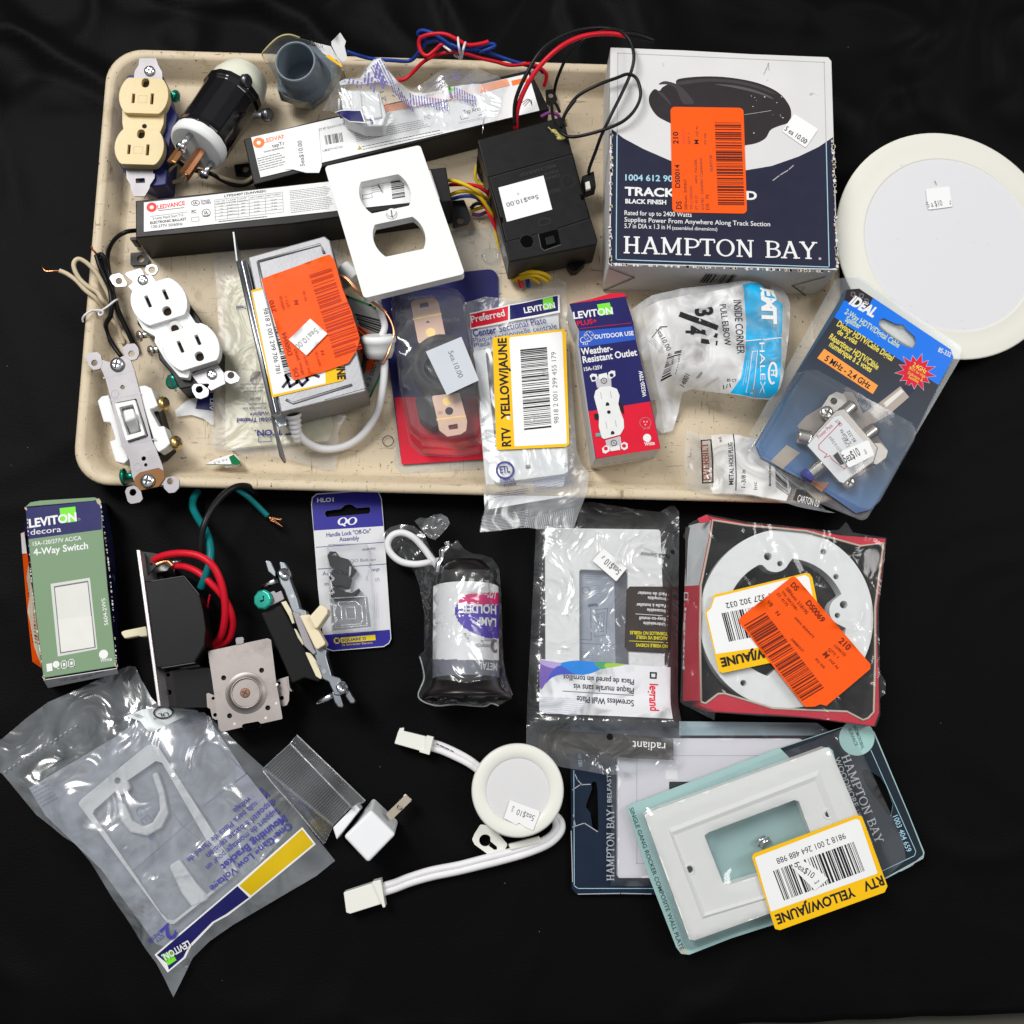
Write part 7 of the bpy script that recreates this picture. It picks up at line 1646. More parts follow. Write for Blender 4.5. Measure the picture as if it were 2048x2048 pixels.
# ------------------------------------------------------------------ dimmer on its side
def make_dimmer():
 t = thing('dimmer_switch', 'black dimmer lying on its side with teal, black and red leads', 'dimmer', P(J(1300, 1050), 0))
 z = .038; fr = flat(z)
 ms = Mesh(); a = [(1012, 518), (1040, 520), (1194, 1682), (1172, 1680)]; ms.prism(flat(.040), zpoly(flat(.040), J, a), -.0385, 0, mat('pale_aluminium', (.66, .62, .62), .38, .7, var=.05)); ms.build('mounting_plate', t, bevel=.0004)
 plate_part(fr, J, [(1062, 745), (1120, 750), (1368, 710), (1482, 850), (1512, 980), (1530, 1120), (1518, 1240), (1445, 1362), (1200, 1400), (1150, 1400)], [], -.034, 0, black_plastic, 'housing', t, .001, .0010)
 p = Print(fr); ed = mat('pale_edge', (.09, .09, .10), .4); p.line(zs(J, [(1128, 752), (1365, 713), (1478, 850)]), .0004, ed); p.line(zs(J, [(1205, 1396), (1445, 1358)]), .0005, ed); p.build(t, 'pale_edge_lines')  # thin pale lines along the housing's upper edges
 plate_part(flat(.008), J, [(1110, 700), (1220, 560), (1290, 640), (1310, 760), (1100, 800)], [], -.004, 0, black_gloss, 'inner_plate', t, .001, .0004)
 plate_part(flat(.020), J, [(1160, 1440), (1430, 1385), (1590, 1400), (1600, 1690), (1196, 1690)], [(1255, 1578, 20), (1250, 1448, 14)], -.014, 0, black_gloss, 'side_plate', t, .001, .0006)
 plate_part(flat(.030), J, [(1300, 1395), (1470, 1368), (1490, 1385), (1360, 1402)], [], -.004, 0, black_gloss, 'clip', t, .0005, .0003)
 plate_part(flat(.028), J, [(896, 1130), (925, 1118), (1085, 1086), (1098, 1160), (1045, 1165), (1030, 1158), (925, 1178), (905, 1150)], [], -.007, 0, pale_ivory, 'shaft', t, .001, .001)
 plate_part(flat(.030), J, [(1042, 530), (1160, 545), (1258, 590), (1160, 640), (1062, 742)], [(1125, 625, 10)], -.002, 0, mat('grey_black_plate', (.03, .03, .032), .35), 'bracket_wing', t, .0005, .0003)
 wire(J, [(1472, 85, .006), (1440, 130, .010), (1432, 200, .016), (1470, 280, .022), (1525, 370, .030), (1562, 490, .036), (1558, 610, .038), (1520, 730, .034), (1492, 800, .030)], .0024, wire_teal, 'teal_lead', t, 10)
 wire(K, [(85, 590, .034), (80, 480, .038), (100, 350, .040), (160, 220, .038), (250, 110, .034), (340, 52, .030), (420, 45, .024), (470, 75, .016), (492, 100, .010)], .0021, wire_black, 'black_lead', t, 10)
 wire(K, [(352, 68, .016), (420, 115, .014), (500, 190, .010), (578, 268, .007)], 0.0019, wire_teal, 'teal_lead', t, 10)
 cu = Mesh(); rnd = random.Random(4)
 for k in range(13):
  x, y = 640 + rnd.uniform(-30, 55), 310 + rnd.uniform(-30, 50); cu.tube([P(K(575 + rnd.uniform(-6, 6), 268 + rnd.uniform(-8, 8)), .007), P(K(605 + rnd.uniform(-12, 12), 290 + rnd.uniform(-16, 16)), .008 + rnd.uniform(-.001, .003)), P(K(x, y), .006 + rnd.uniform(-.003, .004))], .00035, copper, 5)
 cu.tube([P(K(480, 80), .014), P(K(495, 95), .012), P(K(488, 108), .010)], .0005, copper, 5); cu.build('bare_strands', t)
 wire(J, [(1112, 622, .026), (1170, 580, .030), (1260, 552, .034), (1370, 545, .037), (1480, 565, .039), (1575, 630, .040), (1635, 740, .038), (1668, 880, .034), (1672, 1020, .028), (1645, 1150, .020), (1590, 1215, .014), (1535, 1228, .012)], .0023, wire_red, 'red_lead', t, 10)
 wire(J, [(1285, 638, .026), (1380, 645, .030), (1480, 690, .033), (1570, 770, .034), (1660, 870, .032), (1715, 980, .028), (1728, 1080, .022), (1700, 1180, .016), (1630, 1232, .012), (1535, 1240, .010)], .0022, wire_red, 'red_lead', t, 10)
 cu = Mesh(); cu.tube([P(J(*q), .029) for q in ((1160, 632), (1210, 610), (1250, 605), (1285, 640))], .0016, copper, 8); cu.tube([P(J(1250, 612), .029), P(J(1345, 603), .028)], .0011, bright_steel, 8); cu.build('bare_splice', t)
 Mesh().cyl(P(J(1225, 640), .026), P(J(1170, 655), .020), .003, nylon, 12).build('splice_post', t)
 wire(J, [(1560, 850, .024), (1540, 950, .022), (1525, 1050, .020)], .0007, wire_red, 'red_thread', t, 6)
make_dimmer()

# ------------------------------------------------------------------ metal timer back
def make_timer():
 z = .030; fr = flat(z)
 t = thing('wall_timer', 'square metal wall timer lying face down, showing its ring-pressed back plate', 'timer', P(K(420, 1550), 0))
 worn = mat('aged_zinc', (.34, .305, .29), .45, .95, var=.22, scale=30, wear=((.19, .165, .155), 22, .50, .25))
 pl = plate_part(fr, K, [(133, 1272), (575, 1176), (602, 1188), (640, 1500), (688, 1775), (540, 1808), (380, 1838), (238, 1872), (215, 1850), (175, 1560)], [(250, 1470, 19), (532, 1414, 19), (578, 1693, 19), (294, 1752, 19), [(382, 1826), (400, 1812), (505, 1793), (530, 1812), (520, 1838), (400, 1852)]], -.0016, 0, worn, 'back_plate', t, .0008, .0004)
 c = P(K(418, 1582), z); r0 = (P(K(568, 1582), z) - c).length
 Mesh().lathe(c, (0, 0, 1), [(r0 * 1.03, .0002), (r0, .0004), (r0 * .80, -.0002 + .0006), (r0 * .76, .0016), (r0 * .71, .0016), (r0 * .68, .0005), (0, .0005)], worn, 56).build('pressed_ring', pl)
 ms = Mesh(); screw(ms, c + Vector((-.0006, 0, .0005)), (0, 0, 1), .0030, mat('rusty_rivet', (.30, .15, .09), .6, .5), hole_dark, h=.0008); ms.build('centre_rivet', pl)
 plate_part(fr, K, [(338, 1188), (345, 1172), (392, 1166), (402, 1178), (400, 1215), (345, 1226)], [], -.001, .0006, steel, 'tab', t, .0004, .0002)
 plate_part(flat(.024), K, [(640, 1500), (655, 1482), (730, 1458), (740, 1500), (735, 1640), (720, 1672), (690, 1682), (660, 1660)], [(662, 1510, 12), (682, 1620, 16)], -.0012, 0, worn, 'side_ear', t, .0006, .0002); plate_part(flat(.024), K, [(722, 1465), (735, 1458), (742, 1540), (762, 1570), (748, 1572), (730, 1545)], [], -.006, .001, worn, 'side_ear_fold', t, 0, .0002)
 plate_part(flat(.024), K, [(122, 1590), (135, 1582), (185, 1602), (215, 1780), (190, 1782), (165, 1768), (150, 1700), (128, 1690)], [(172, 1622, 12), (186, 1745, 14)], -.0012, 0, worn, 'side_ear', t, .0006, .0002)
 plate_part(flat(.0282), K, [(165, 1300), (580, 1215), (655, 1740), (250, 1830)], [], -.0275, 0, black_plastic, 'timer_body', t, .001, .0006)
 p = Print(fr); st_ = mat('dent_glint', (.80, .78, .74), .3, .9)  # glints of small dents, painted as flat bright patches
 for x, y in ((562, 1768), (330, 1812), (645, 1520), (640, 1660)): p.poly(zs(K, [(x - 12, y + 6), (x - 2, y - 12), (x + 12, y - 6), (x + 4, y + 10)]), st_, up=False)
 p.build(pl, 'dent_glints')
make_timer()

# ------------------------------------------------------------------ toggle switch on its side
def make_side_switch():
 t = thing('toggle_switch', 'ivory toggle switch on its side, black bodied with a turquoise green ground screw', 'light switch', P(K(800, 1200), 0))
 ds = mat('smoky_zinc', (.22, .24, .26), .36, 1.0, var=.12, scale=60)
 plate_part(flat(.030), K, [(525, 990), (680, 925), (760, 1080), (845, 1235), (972, 1468), (960, 1502), (850, 1470), (758, 1512), (640, 1240)], [], -.029, 0, mat('dusty_black_plastic', (.006, .006, .006), .6, var=.3, scale=120, wear=((.10, .09, .08), 120, .72, .04)), 'body', t, .001, .0008)
 plate_part(flat(.033), K, [(645, 675), (735, 722), (760, 790), (790, 870), (812, 950), (858, 968), (868, 1005), (925, 1210), (1015, 1262), (1012, 1310), (1052, 1452), (1110, 1470), (1150, 1530), (1175, 1570), (1120, 1600), (1075, 1600), (1030, 1500), (985, 1478), (925, 1310), (900, 1250), (800, 1020), (755, 968), (700, 820), (670, 770)], [], -.014, 0, ds, 'mounting_strap', t, .0006, .0006)
 for pts in ([(558, 605), (572, 596), (600, 602), (636, 680), (640, 722), (618, 712), (580, 680)], [(662, 612), (680, 605), (706, 612), (742, 680), (746, 722), (700, 720), (672, 690)], [(1052, 1580), (1075, 1560), (1110, 1580), (1142, 1680), (1130, 1695), (1098, 1688), (1072, 1650)], [(1150, 1560), (1180, 1560), (1228, 1640), (1222, 1660), (1190, 1662), (1155, 1610)]):
  plate_part(flat(.032), K, pts, [], -.009, 0, ds, 'plaster_ear', t, .001, .0008, seg=3)
 for a, b_, hd in (((640, 745), (528, 805), (700, 700)), ((1058, 1600), (934, 1662), (1130, 1545))):
  ms = Mesh(); p0, p1 = P(K(*a), .030), P(K(*b_), .022); ms.tube([p0, lerp(p0, p1, .85), p1], .0019, bright_steel, 10, smooth_path=False, radii=[.0019, .0019, .0006]); screw(ms, P(K(*hd), .033), Vector((.5, .3, .8)), .0040, bright_steel, ink); ms.build('mounting_screw', t)
 plate_part(flat(.031), K, [(528, 930), (560, 850), (625, 822), (640, 838), (678, 820), (702, 885), (545, 962)], [], -.0012, 0, steel, 'ground_tab', t, .0006, .0003)
 g = Mesh(); turq = mat('turquoise_green_screw', (.03, .42, .33), .3, .4, var=.12, scale=200); c = P(K(550, 890), .031); g.lathe(c, (-.3, 0, 1), [(.0062, 0), (.0064, .0015), (.0054, .0028), (0, .0030)], turq, 9, smooth=False);
 g.build('ground_screw', t, bevel=.0004); pr = Print(flat(.0342)); pr.line(zs(K, [(525, 900), (580, 880)]), .0009, hole_dark); pr.line(zs(K, [(545, 865), (560, 918)]), .0009, hole_dark); pr.build(t, 'screw_slot')
 plate_part(flat(.0325), K, [(676, 908), (712, 898), (752, 965), (778, 1062), (760, 1068), (735, 1010)], [], -.006, 0, pale_ivory, 'frame_edge', t, .0003, .0003); plate_part(flat(.0325), K, [(770, 1100), (790, 1110), (852, 1215), (838, 1228), (800, 1170)], [], -.006, 0, pale_ivory, 'frame_edge', t, .0003, .0003)
 plate_part(flat(.0325), K, [(852, 1275), (898, 1288), (935, 1340), (985, 1455), (972, 1482), (935, 1458), (890, 1360)], [], -.006, 0, pale_ivory, 'frame_edge', t, .0006, .0004)
 plate_part(flat(.0345), K, [(755, 975), (812, 985), (850, 1080), (938, 1285), (918, 1300), (850, 1235)], [], -.003, 0, steel, 'side_plate', t, .0004, .0004)
 plate_part(flat(.038), K, [(812, 1006), (890, 998), (905, 1030), (1005, 1205), (1002, 1225), (945, 1260), (925, 1240)], [], -.016, 0, ivory_bz, 'bezel', t, .0008, .0007)
 plate_part(flat(.041), K, [(882, 1020), (960, 932), (985, 928), (1025, 958), (1022, 995), (950, 1098), (928, 1108)], [], -.014, 0, ivory_bz, 'toggle', t, .001, .0012, seg=3)
 p = Print(flat(.0331));
 for k in range(3): p.line([K(940 + k * 14, 1350 + k * 14), K(955 + k * 14, 1385 + k * 8)], .0009, steel)
 p.dot(K(758, 862), .0012, bright_steel, 10); p.dot(K(998, 1420), .0014, bright_steel, 10); p.build(t, 'strap_marks')
ivory_bz = mat('light_ivory', (.76, .66, .46), .38, var=.02, scale=40)
make_side_switch()

# ------------------------------------------------------------------ handle lock card
def make_lock_card():
 z = .002; fr = flat(z)
 t = thing('handle_lock_pack', 'small blue and white hang card with black lock parts under a clear blister', 'blister pack', P(K(1200, 700), 0))
 slot = [(1000, 240), (1015, 228), (1118, 215), (1150, 186), (1180, 178), (1208, 186), (1238, 208), (1330, 200), (1340, 215), (1335, 248), (1012, 276)]
 vio = mat('violet_blue_print', (.022, .018, .26), .36, var=.05, wear=((.4, .4, .5), 150, .74, .03))
 card = plate_part(fr, K, [(900, 180), (905, 130), (940, 100), (1370, 72), (1405, 90), (1425, 140), (1440, 340), (1465, 720), (1496, 1180), (1480, 1215), (1440, 1240), (1060, 1272), (1010, 1255), (990, 1180), (950, 800), (918, 380)], [slot], -.0006, 0, mat('card_white', (.66, .66, .68), .42, var=.03), 'backing_card', t, .0012, 0)
 p = Print(fr); V = lambda tx, x0, y0, x1, y1, h, m=blue_ink, **k: T(p, K, tx, x0, y0, x1, y1, h, m, **k)
 p.poly(zs(K, [(906, 190), (912, 135), (945, 108), (1368, 79), (1400, 96), (1419, 145), (1438, 342), (920, 376)]), vio, holes=[zs(K, slot)]); p.poly(zs(K, [(988, 1152), (1485, 1112), (1490, 1180), (1475, 1210), (1438, 1234), (1062, 1266), (1016, 1250), (996, 1182)]), vio)
 p.k += 1; V('HLO1', 945, 165, 1068, 160, 30, white_ink, bold=.03); V('QO', 1092, 336, 1236, 332, 56, white_ink, serif=.2, slant=.22)
 V('Handle Lock "Off-On"', 1015, 424, 1345, 394, 32, bold=.015); V('Assembly', 1110, 456, 1258, 446, 32, bold=.015)
 for y in (500, 662): p.line([K(938 + (y - 500) * .08, y), K(1450 + (y - 500) * .04, y - 38)], .0004, blue_ink)
 V('Accessories', 985, 710, 1200, 695, 28); V('on', 1000, 785, 1030, 782, 28); V('QO Bolt-on', 1190, 612, 1380, 600, 22, grey_ink); V('range', 1350, 680, 1410, 672, 26); V('assembly', 1280, 525, 1380, 515, 20); V('(1)', 1380, 752, 1408, 748, 24); V('SKU 34', 1320, 750, 1350, 620, 18, pale_ink); p.lines(K(1375, 1030), K(1370, 830), K(1400, 1030), 3, pale_ink, .4, 70)
 p.poly(zs(K, [(1045, 885), (1318, 868), (1345, 1090), (1060, 1120)]), mat('grey_card_panel', (.30, .30, .32), .5)); p.poly(zs(K, [(1118, 1172), (1376, 1150), (1380, 1190), (1124, 1212)]), mat('yellow_print', (.80, .62, .01), .4)); p.line(zs(K, [(1072, 1178), (1108, 1175), (1112, 1210), (1076, 1214)]), .0007, mat('yellow_print', (.80, .62, .01), .4), closed=True); p.k += 1
 V('SQUARE D', 1130, 1202, 1310, 1186, 20, blue_ink, bold=.03); V('by Schneider Electric', 1130, 1232, 1358, 1215, 14, mat('yellow_print', (.80, .62, .01), .4)); p.build(card)
 blk = mat('lock_black', (.012, .011, .012), .35)
 pc = Mesh(); f2 = flat(.009)
 o = plate_part(f2, K, [(1020, 560), (1040, 530), (1085, 532), (1108, 570), (1180, 590), (1215, 650), (1190, 700), (1140, 680), (1040, 640)], [(1068, 560, 22)], -.005, 0, blk, 'lock_part', t, .001, .0008)
 for pts in ([(1030, 720), (1060, 660), (1110, 690), (1190, 705), (1200, 740), (1180, 810), (1130, 790), (1060, 790)], [(1036, 830), (1060, 795), (1120, 815), (1200, 840), (1255, 800), (1262, 820), (1225, 870), (1080, 885), (1045, 870)], [(1190, 640), (1240, 665), (1200, 720), (1160, 710)]): plate_part(f2, K, pts, [], -.006, -.001, blk, 'lock_part', t, .001, .0008)
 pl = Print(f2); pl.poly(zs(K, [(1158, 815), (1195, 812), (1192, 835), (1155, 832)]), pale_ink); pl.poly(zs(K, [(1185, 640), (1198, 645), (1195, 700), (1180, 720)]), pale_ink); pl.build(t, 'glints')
 ms = Mesh(); q = zpoly(flat(.012), K, [(1012, 488), (1030, 476), (1290, 466), (1308, 480), (1352, 1095), (1335, 1112), (1070, 1145), (1050, 1130)], .0015); c = Vector((sum(v[0] for v in q) / len(q), sum(v[1] for v in q) / len(q))); n = len(q); loops = [[Vector((*(c + (v - c) * s_), h)) for v in q] for s_, h in ((1.03, .0026), (1.01, .003), (1.0, .0110), (.975, .012))]
 ms.add([v for l in loops for v in l], [[k * n + i, k * n + (i + 1) % n, (k + 1) * n + (i + 1) % n, (k + 1) * n + i] for k in range(3) for i in range(n)], blister, True); ms.sheet(flat(0), [c + (v - c) * .975 for v in q], .012, film('blister_top', .025, .05, .05, crinkle=.1, cscale=25), grid=.006, hf=lambda v: .0003 * grain(v, 60, 1), smooth=True); bl = ms.build('blister_dome', t)
 e = Mesh()
 for pts in ([(1060, 880), (1300, 865), (1318, 1080), (1080, 1100)], [(1100, 910), (1230, 902), (1275, 940), (1285, 1040), (1270, 1070), (1120, 1080), (1112, 1050), (1130, 1040), (1122, 940), (1105, 935)], [(1155, 950), (1225, 944), (1232, 1030), (1165, 1035)]): e.tube([P(K(*v), .0121) for v in pts + pts[:1]], .0005, film('emboss_line', .35, .2, .1), 6, smooth_path=False)
 e.build('embossed_lines', bl)
make_lock_card()

# ------------------------------------------------------------------ wrapped lamp holder
def make_lamp_holder():
 t = thing('wrapped_lamp_holder', 'lamp holder with a white and purple paper label, shrink wrapped with its white lead', 'lamp holder', P(L(715, 1200), 0))
 zc = .0235; a, b_ = P(L(712, 700), zc + .002), P(L(712, 1610), zc + .008); ax = (b_ - a); L_ = ax.length; ax = ax.normalized()
 rl = (P(L(955, 1000), zc) - P(L(470, 1000), zc)).length / 2
 dk = mat('dark_metal_shell', (.045, .04, .04), .3, .8, var=.2, scale=60)
 s = L_ / 910
 def hh(y): return (y - 700) * s
 m = Mesh(); m.lathe(a, ax, [(0, hh(600)), (rl * .55, hh(605)), (rl * .75, hh(660)), (rl * .80, hh(720)), (rl * .82, hh(760)), (rl * .95, hh(790)), (rl * .97, hh(830)), (rl * .97, hh(1470)), (rl * 1.0, hh(1490)), (rl * 1.06, hh(1540)), (rl * 1.2, hh(1575)), (rl * 1.3, hh(1605)), (rl * 1.3, hh(1625)), (rl * 1.1, hh(1628)), (rl * .9, hh(1570)), (0, hh(1570))], dk, 56); m.build('metal_shell', t)
 purple = mat('purple_print', (.075, .035, .40), .4); mag = mat('magenta_print', (.70, .01, .16), .4); slate = mat('slate_grey_print', (.17, .18, .215), .45)
 lab = Mesh(); lab.lathe(a, ax, [(rl * .985, hh(800))] + [(rl, hh(802 + 676 * k / 90)) for k in range(91)], paper, 160)
 gone = [(ccw(zs(L, pts)), lab.mi(m_)) for pts, m_ in (([(650, 922), (670, 880), (705, 855), (760, 836), (1100, 838), (1100, 928)], mag), ([(640, 925), (1100, 930), (1100, 1200), (957, 1180), (860, 1172), (770, 1140), (700, 1100), (655, 1050), (634, 1000), (634, 960)], purple), ([(300, 1330), (1100, 1340), (1100, 1600), (300, 1600)], slate))]
 for i, f_ in enumerate(lab.f):
  v = sum((lab.v[k] for k in f_), Vector()) / len(f_)
  for pl, mi_ in gone:
   if v.z > zc - .004 and inside(project(v), pl): lab.m[i] = mi_
 lo = lab.build('paper_label', t)
 fr = flat(0)
 def hf(q):
  v = Vector((q[0], q[1], 0)) - Vector((a.x, a.y, 0)); axy = Vector((ax.x, ax.y, 0)).normalized(); d = (v - axy * v.dot(axy)).length
  u = v.dot(axy) / L_; return zc + .002 * (1 - u) + .008 * u + math.sqrt(max(1e-9, rl * rl - min(d, rl) ** 2))
 p = Print(fr, hf=hf, h=.00015, lift=8e-5, grid=.0018)
 V = lambda tx, x0, y0, x1, y1, h, m=white_ink, **k: T(p, L, tx, x0, y0, x1, y1, h, m, **k)
 V('1/2"', 930, 872, 876, 865, 54, bold=.02); V('THREADED', 868, 882, 722, 880, 22, bold=.02); V('STEM', 868, 846, 795, 845, 20, bold=.02); V('HOLDER', 932, 975, 685, 980, 58, bold=.035); V('LAMP', 932, 1068, 795, 1065, 54, bold=.035)
 V('Commercial', 925, 1252, 790, 1248, 34, grey_ink); V('Electric™', 922, 1212, 825, 1210, 28, grey_ink); p.line([L(925 + 22 * math.cos(k * .3), 1262 + 38 * math.sin(k * .3)) for k in range(3, 20)], .0018, grey_ink)
 V('METAL', 940, 1385, 815, 1378, 50, bold=.02); V('ALA 41', 700, 1180, 745, 1255, 20, grey_ink); V('1Z1', 735, 1195, 740, 1260, 18, pale_ink); p.build(lo)
 tm = Mesh();
 for k in range(9): tm.box(P(L(705 + k * 20, 745), zc + rl * .80), Vector((.0016, 0, 0)), Vector((.0004, -.011, 0)), Vector((0, 0, .0012)), steel)
 tm.build('thread_ridges', t)
 lead = wire(L, [(520, 600, .012), (430, 615, .012), (330, 626, .012), (230, 606, .013), (155, 545, .014), (130, 475, .015), (165, 412, .016), (240, 392, .016), (320, 425, .015), (385, 490, .013), (440, 560, .012), (500, 640, .014)], .0022, wire_white, 'white_lead', t, 12)
 ms = Mesh(); ms.tube([P(L(*q), .024) for q in ((572, 460), (580, 500), (545, 530), (538, 580), (510, 630), (500, 690))], .0026, bright_steel, 8, radii=[.0022, .0014, .0030, .0016, .0024, .002]); ms.build('stripped_end', t)
 # wrap
 can = ccw([fr.hit(L(*q)) for q in [(500, 700), (900, 700), (960, 1600), (440, 1600)]])
 def wrapf(q):
  k = hf(q) if inside(q, can) else 0
  d = edge_dist(q, can) if not inside(q, can) else 0
  base = max(.0035, .0235 * (1 - d / .02)) if d > 0 else k + .0008
  return max(base, k + .0008 if k > zc + .004 else 0) + .0014 * grain(q, 70, 5) * (1 if d > 0 else .5) + .0022 * max(0, crease(q, 60, 3) - .45) * (1 if d > 0 else .55)
 out = [(95, 450), (112, 395), (160, 355), (235, 335), (330, 348), (405, 405), (440, 500), (500, 600), (545, 560), (600, 490), (650, 452), (700, 520), (760, 560), (830, 570), (905, 600), (955, 680), (966, 800), (975, 1000), (985, 1340), (1005, 1460), (1058, 1595), (1045, 1625), (955, 1678), (900, 1660), (840, 1682), (640, 1668), (480, 1675), (360, 1612), (402, 1480), (392, 1390), (368, 1312), (412, 1282), (410, 1000), (372, 800), (330, 680), (282, 615), (180, 602), (118, 530)]
 o, _ = bag_sheet(t, fr, L, out, wrapf, film('lamp_wrap', .035, .09, .08, crinkle=.9, cscale=60), name='shrink_wrap', grid=.0032)
 out = [(338, 325), (380, 305), (430, 308), (480, 285), (530, 272), (580, 300), (598, 345), (560, 400), (490, 470), (440, 450), (400, 405)]
 bag_sheet(t, fr, L, out, lambda q: .012 + .004 * grain(q, 120, 7) + .004 * max(0, crease(q, 110, 2) - .4), film('smoky_film', .10, .14, .10, crinkle=.9, cscale=120, tint=(.8, .78, .78)), name='film_tail', grid=.0022, parent=o)
 e = Mesh(); rnd = random.Random(3); pts = [(370, 1312), (392, 1390), (402, 1480), (360, 1612), (480, 1675), (640, 1668), (840, 1682), (900, 1660), (955, 1678)]
 e.tube([P(L(*q), .004 + rnd.uniform(0, .002)) for q in pts], .0005, film('weld_lines', .45, .1, .2), 5); e.build('heat_seal', o)
make_lamp_holder()

# ------------------------------------------------------------------ screwless plate in its bag
def make_screwless_bag():
 t = thing('bagged_screwless_plate', 'white screwless wall plate in a printed clear bag with a black feature panel', 'bagged part', P(M_(620, 900), 0))
 z = .0085; fr = flat(z)
 plate_part(fr, M_, [(186, 290), (200, 282), (1030, 294), (1044, 310), (1062, 800), (1075, 1320), (1060, 1400), (190, 1400)], [[(440, 605), (452, 590), (786, 600), (800, 620), (812, 1370), (442, 1370)]], -.0055, 0, mat('plate_white', (.82, .815, .80), .4, var=.015), 'wall_plate', t, .001, .001)
 lowf = flat(.0028); ins = plate_part(lowf, M_, [(430, 570), (700, 575), (712, 1400), (432, 1400)], [], -.0004, 0, mat('instruction_sheet', (.34, .37, .43), .5), 'instruction_sheet', t, 0, 0)
 plate_part(flat(.0022), M_, [(690, 580), (820, 580), (830, 1400), (700, 1400)], [], -.0004, 0, mat('grey_shade_card', (.13, .13, .16), .5), 'inner_card', t, 0, 0)
 p = Print(lowf); bi = mat('slate_ink', (.10, .13, .22), .5)
 p.lines(M_(490, 630), M_(610, 628), M_(490, 670), 4, bi, .4, 51); p.lines(M_(560, 710), M_(600, 710), M_(560, 770), 5, bi, .4, 52); p.ring(M_(490, 748), .0024, .0003, bi); p.poly(zs(M_, [(505, 850), (560, 842), (562, 862), (508, 872)]), bi); p.poly(zs(M_, [(560, 838), (588, 858), (566, 872)]), bi)
 p.line(zs(M_, [(565, 890), (650, 878), (640, 1078), (555, 1088)]), .0003, bi, closed=True); p.line(zs(M_, [(575, 920), (625, 912), (618, 1050), (570, 1055)]), .0003, bi, closed=True); p.line(zs(M_, [(450, 1110), (530, 1115), (525, 880)]), .0003, bi); p.line(zs(M_, [(440, 1140), (700, 1150)]), .0003, bi); p.lines(M_(450, 1200), M_(550, 1215), M_(450, 1235), 3, bi, .4, 53)
 for x, y in ((585, 940), (608, 938), (583, 985), (606, 982), (582, 1025), (604, 1022)): p.line([M_(x, y - 8), M_(x, y + 8)], .0004, bi)
 p.build(ins)
 poly = ccw([fr.hit(M_(*q)) for q in [(186, 290), (1044, 300), (1100, 1690), (150, 1650)]])
 hf0 = drape([(poly, .0009, .012)], -.006, .0005, 41, 60, .0010)
 # the foot of the bag lies over the packs and light beside it
 foot = ccw([fr.hit(M_(*q)) for q in [(-100, 1760), (1300, 1760), (1300, 2300), (-100, 2300)]])
 def hf(q):
  d = 0 if inside(q, foot) else edge_dist(q, foot); k = max(0, 1 - d / .018)
  return hf0(q) + (.0135 * k * k * (3 - 2 * k))
 out = [(120, 270), (300, 262), (420, 255), (470, 80), (540, 76), (640, 92), (760, 112), (900, 135), (1050, 152), (1085, 130), (1120, 108), (1165, 108), (1195, 150), (1192, 500), (1186, 1000), (1180, 1600), (1182, 1760), (1175, 2010), (1160, 2050), (1030, 2055), (820, 2100), (650, 2115), (480, 2085), (300, 2055), (120, 2000), (40, 1960), (45, 1760), (70, 1300), (95, 800)]
 foot_w = mat('insert_white', (.70, .71, .74), .45)
 sw = lambda nm, c: mat(nm, c, .4)
 regs = [([(155, 1258), (1118, 1318), (1114, 1700), (700, 1680), (190, 1662), (140, 1640)], film('insert_print', .93, .05, .2, crinkle=.3, hazecol=(.72, .73, .76))),
   (sp([(155, 1292), (260, 1320), (200, 1420), (150, 1480)]), sw('swoosh_violet', (.17, .11, .38))), (sp([(156, 1262), (300, 1285), (420, 1270), (360, 1310), (250, 1325), (155, 1292)]), sw('swoosh_lilac', (.40, .32, .60))), (sp([(260, 1320), (360, 1310), (480, 1370), (420, 1372), (300, 1372), (230, 1400), (190, 1440)]), sw('swoosh_indigo', (.07, .10, .48))), (sp([(300, 1290), (420, 1268), (560, 1280), (620, 1292), (600, 1330), (520, 1365), (420, 1372), (360, 1340)]), sw('swoosh_azure', (.03, .22, .66))), (sp([(560, 1280), (690, 1285), (650, 1318), (590, 1332)]), sw('swoosh_green', (.08, .33, .16))), (sp([(640, 1288), (780, 1295), (740, 1308), (640, 1322)]), sw('swoosh_lime', (.33, .52, .07))),
   ([(790, 745), (815, 718), (1100, 718), (1135, 745), (1122, 1180), (1100, 1216), (800, 1198), (775, 1168)], brown_ink),
   ([(135, 1785), (600, 1800), (1125, 1845), (1128, 2005), (800, 1990), (560, 1955), (135, 1950)], film('black_header_strip', .86, .09, .25, hazecol=(.045, .042, .04)))]
 b, p = bag_sheet(t, fr, M_, out, hf, clear, grid=.0042, regions=regs)
 V = lambda tx, x0, y0, x1, y1, h, m=ink, **k: T(p, M_, tx, x0, y0, x1, y1, h, m, **k); yk = mat('lemon_print', (.82, .72, .02), .45)
 V('Screwless Wall Plate', 843, 1562, 422, 1530, 46, bold=.006); p.line(zs(M_, [(318, 1494), (842, 1526)]), .0004, grey_ink); V('Plaque murale sans vis', 845, 1472, 398, 1440, 44, bold=.006); V('Placa de pared sin tornillos', 846, 1408, 322, 1372, 40, bold=.006)
 rd = mat('legrand_red', (.75, .012, .04), .45); V('legrand', 962, 1440, 958, 1640, 62, rd, bold=.02); p.line(zs(M_, [(968, 1358), (1010, 1360), (1008, 1398), (968, 1396)]), .0009, ink, closed=True)
 for k in range(9): p.line([M_(150, 1540 + k * 13), M_(560 - k * 18, 1560 + k * 15)], .0002, mat('faint_blue_line', (.5, .56, .66), .5))
 V('Pass & Seymour', 1115, 480, 890, 462, 30, ink)
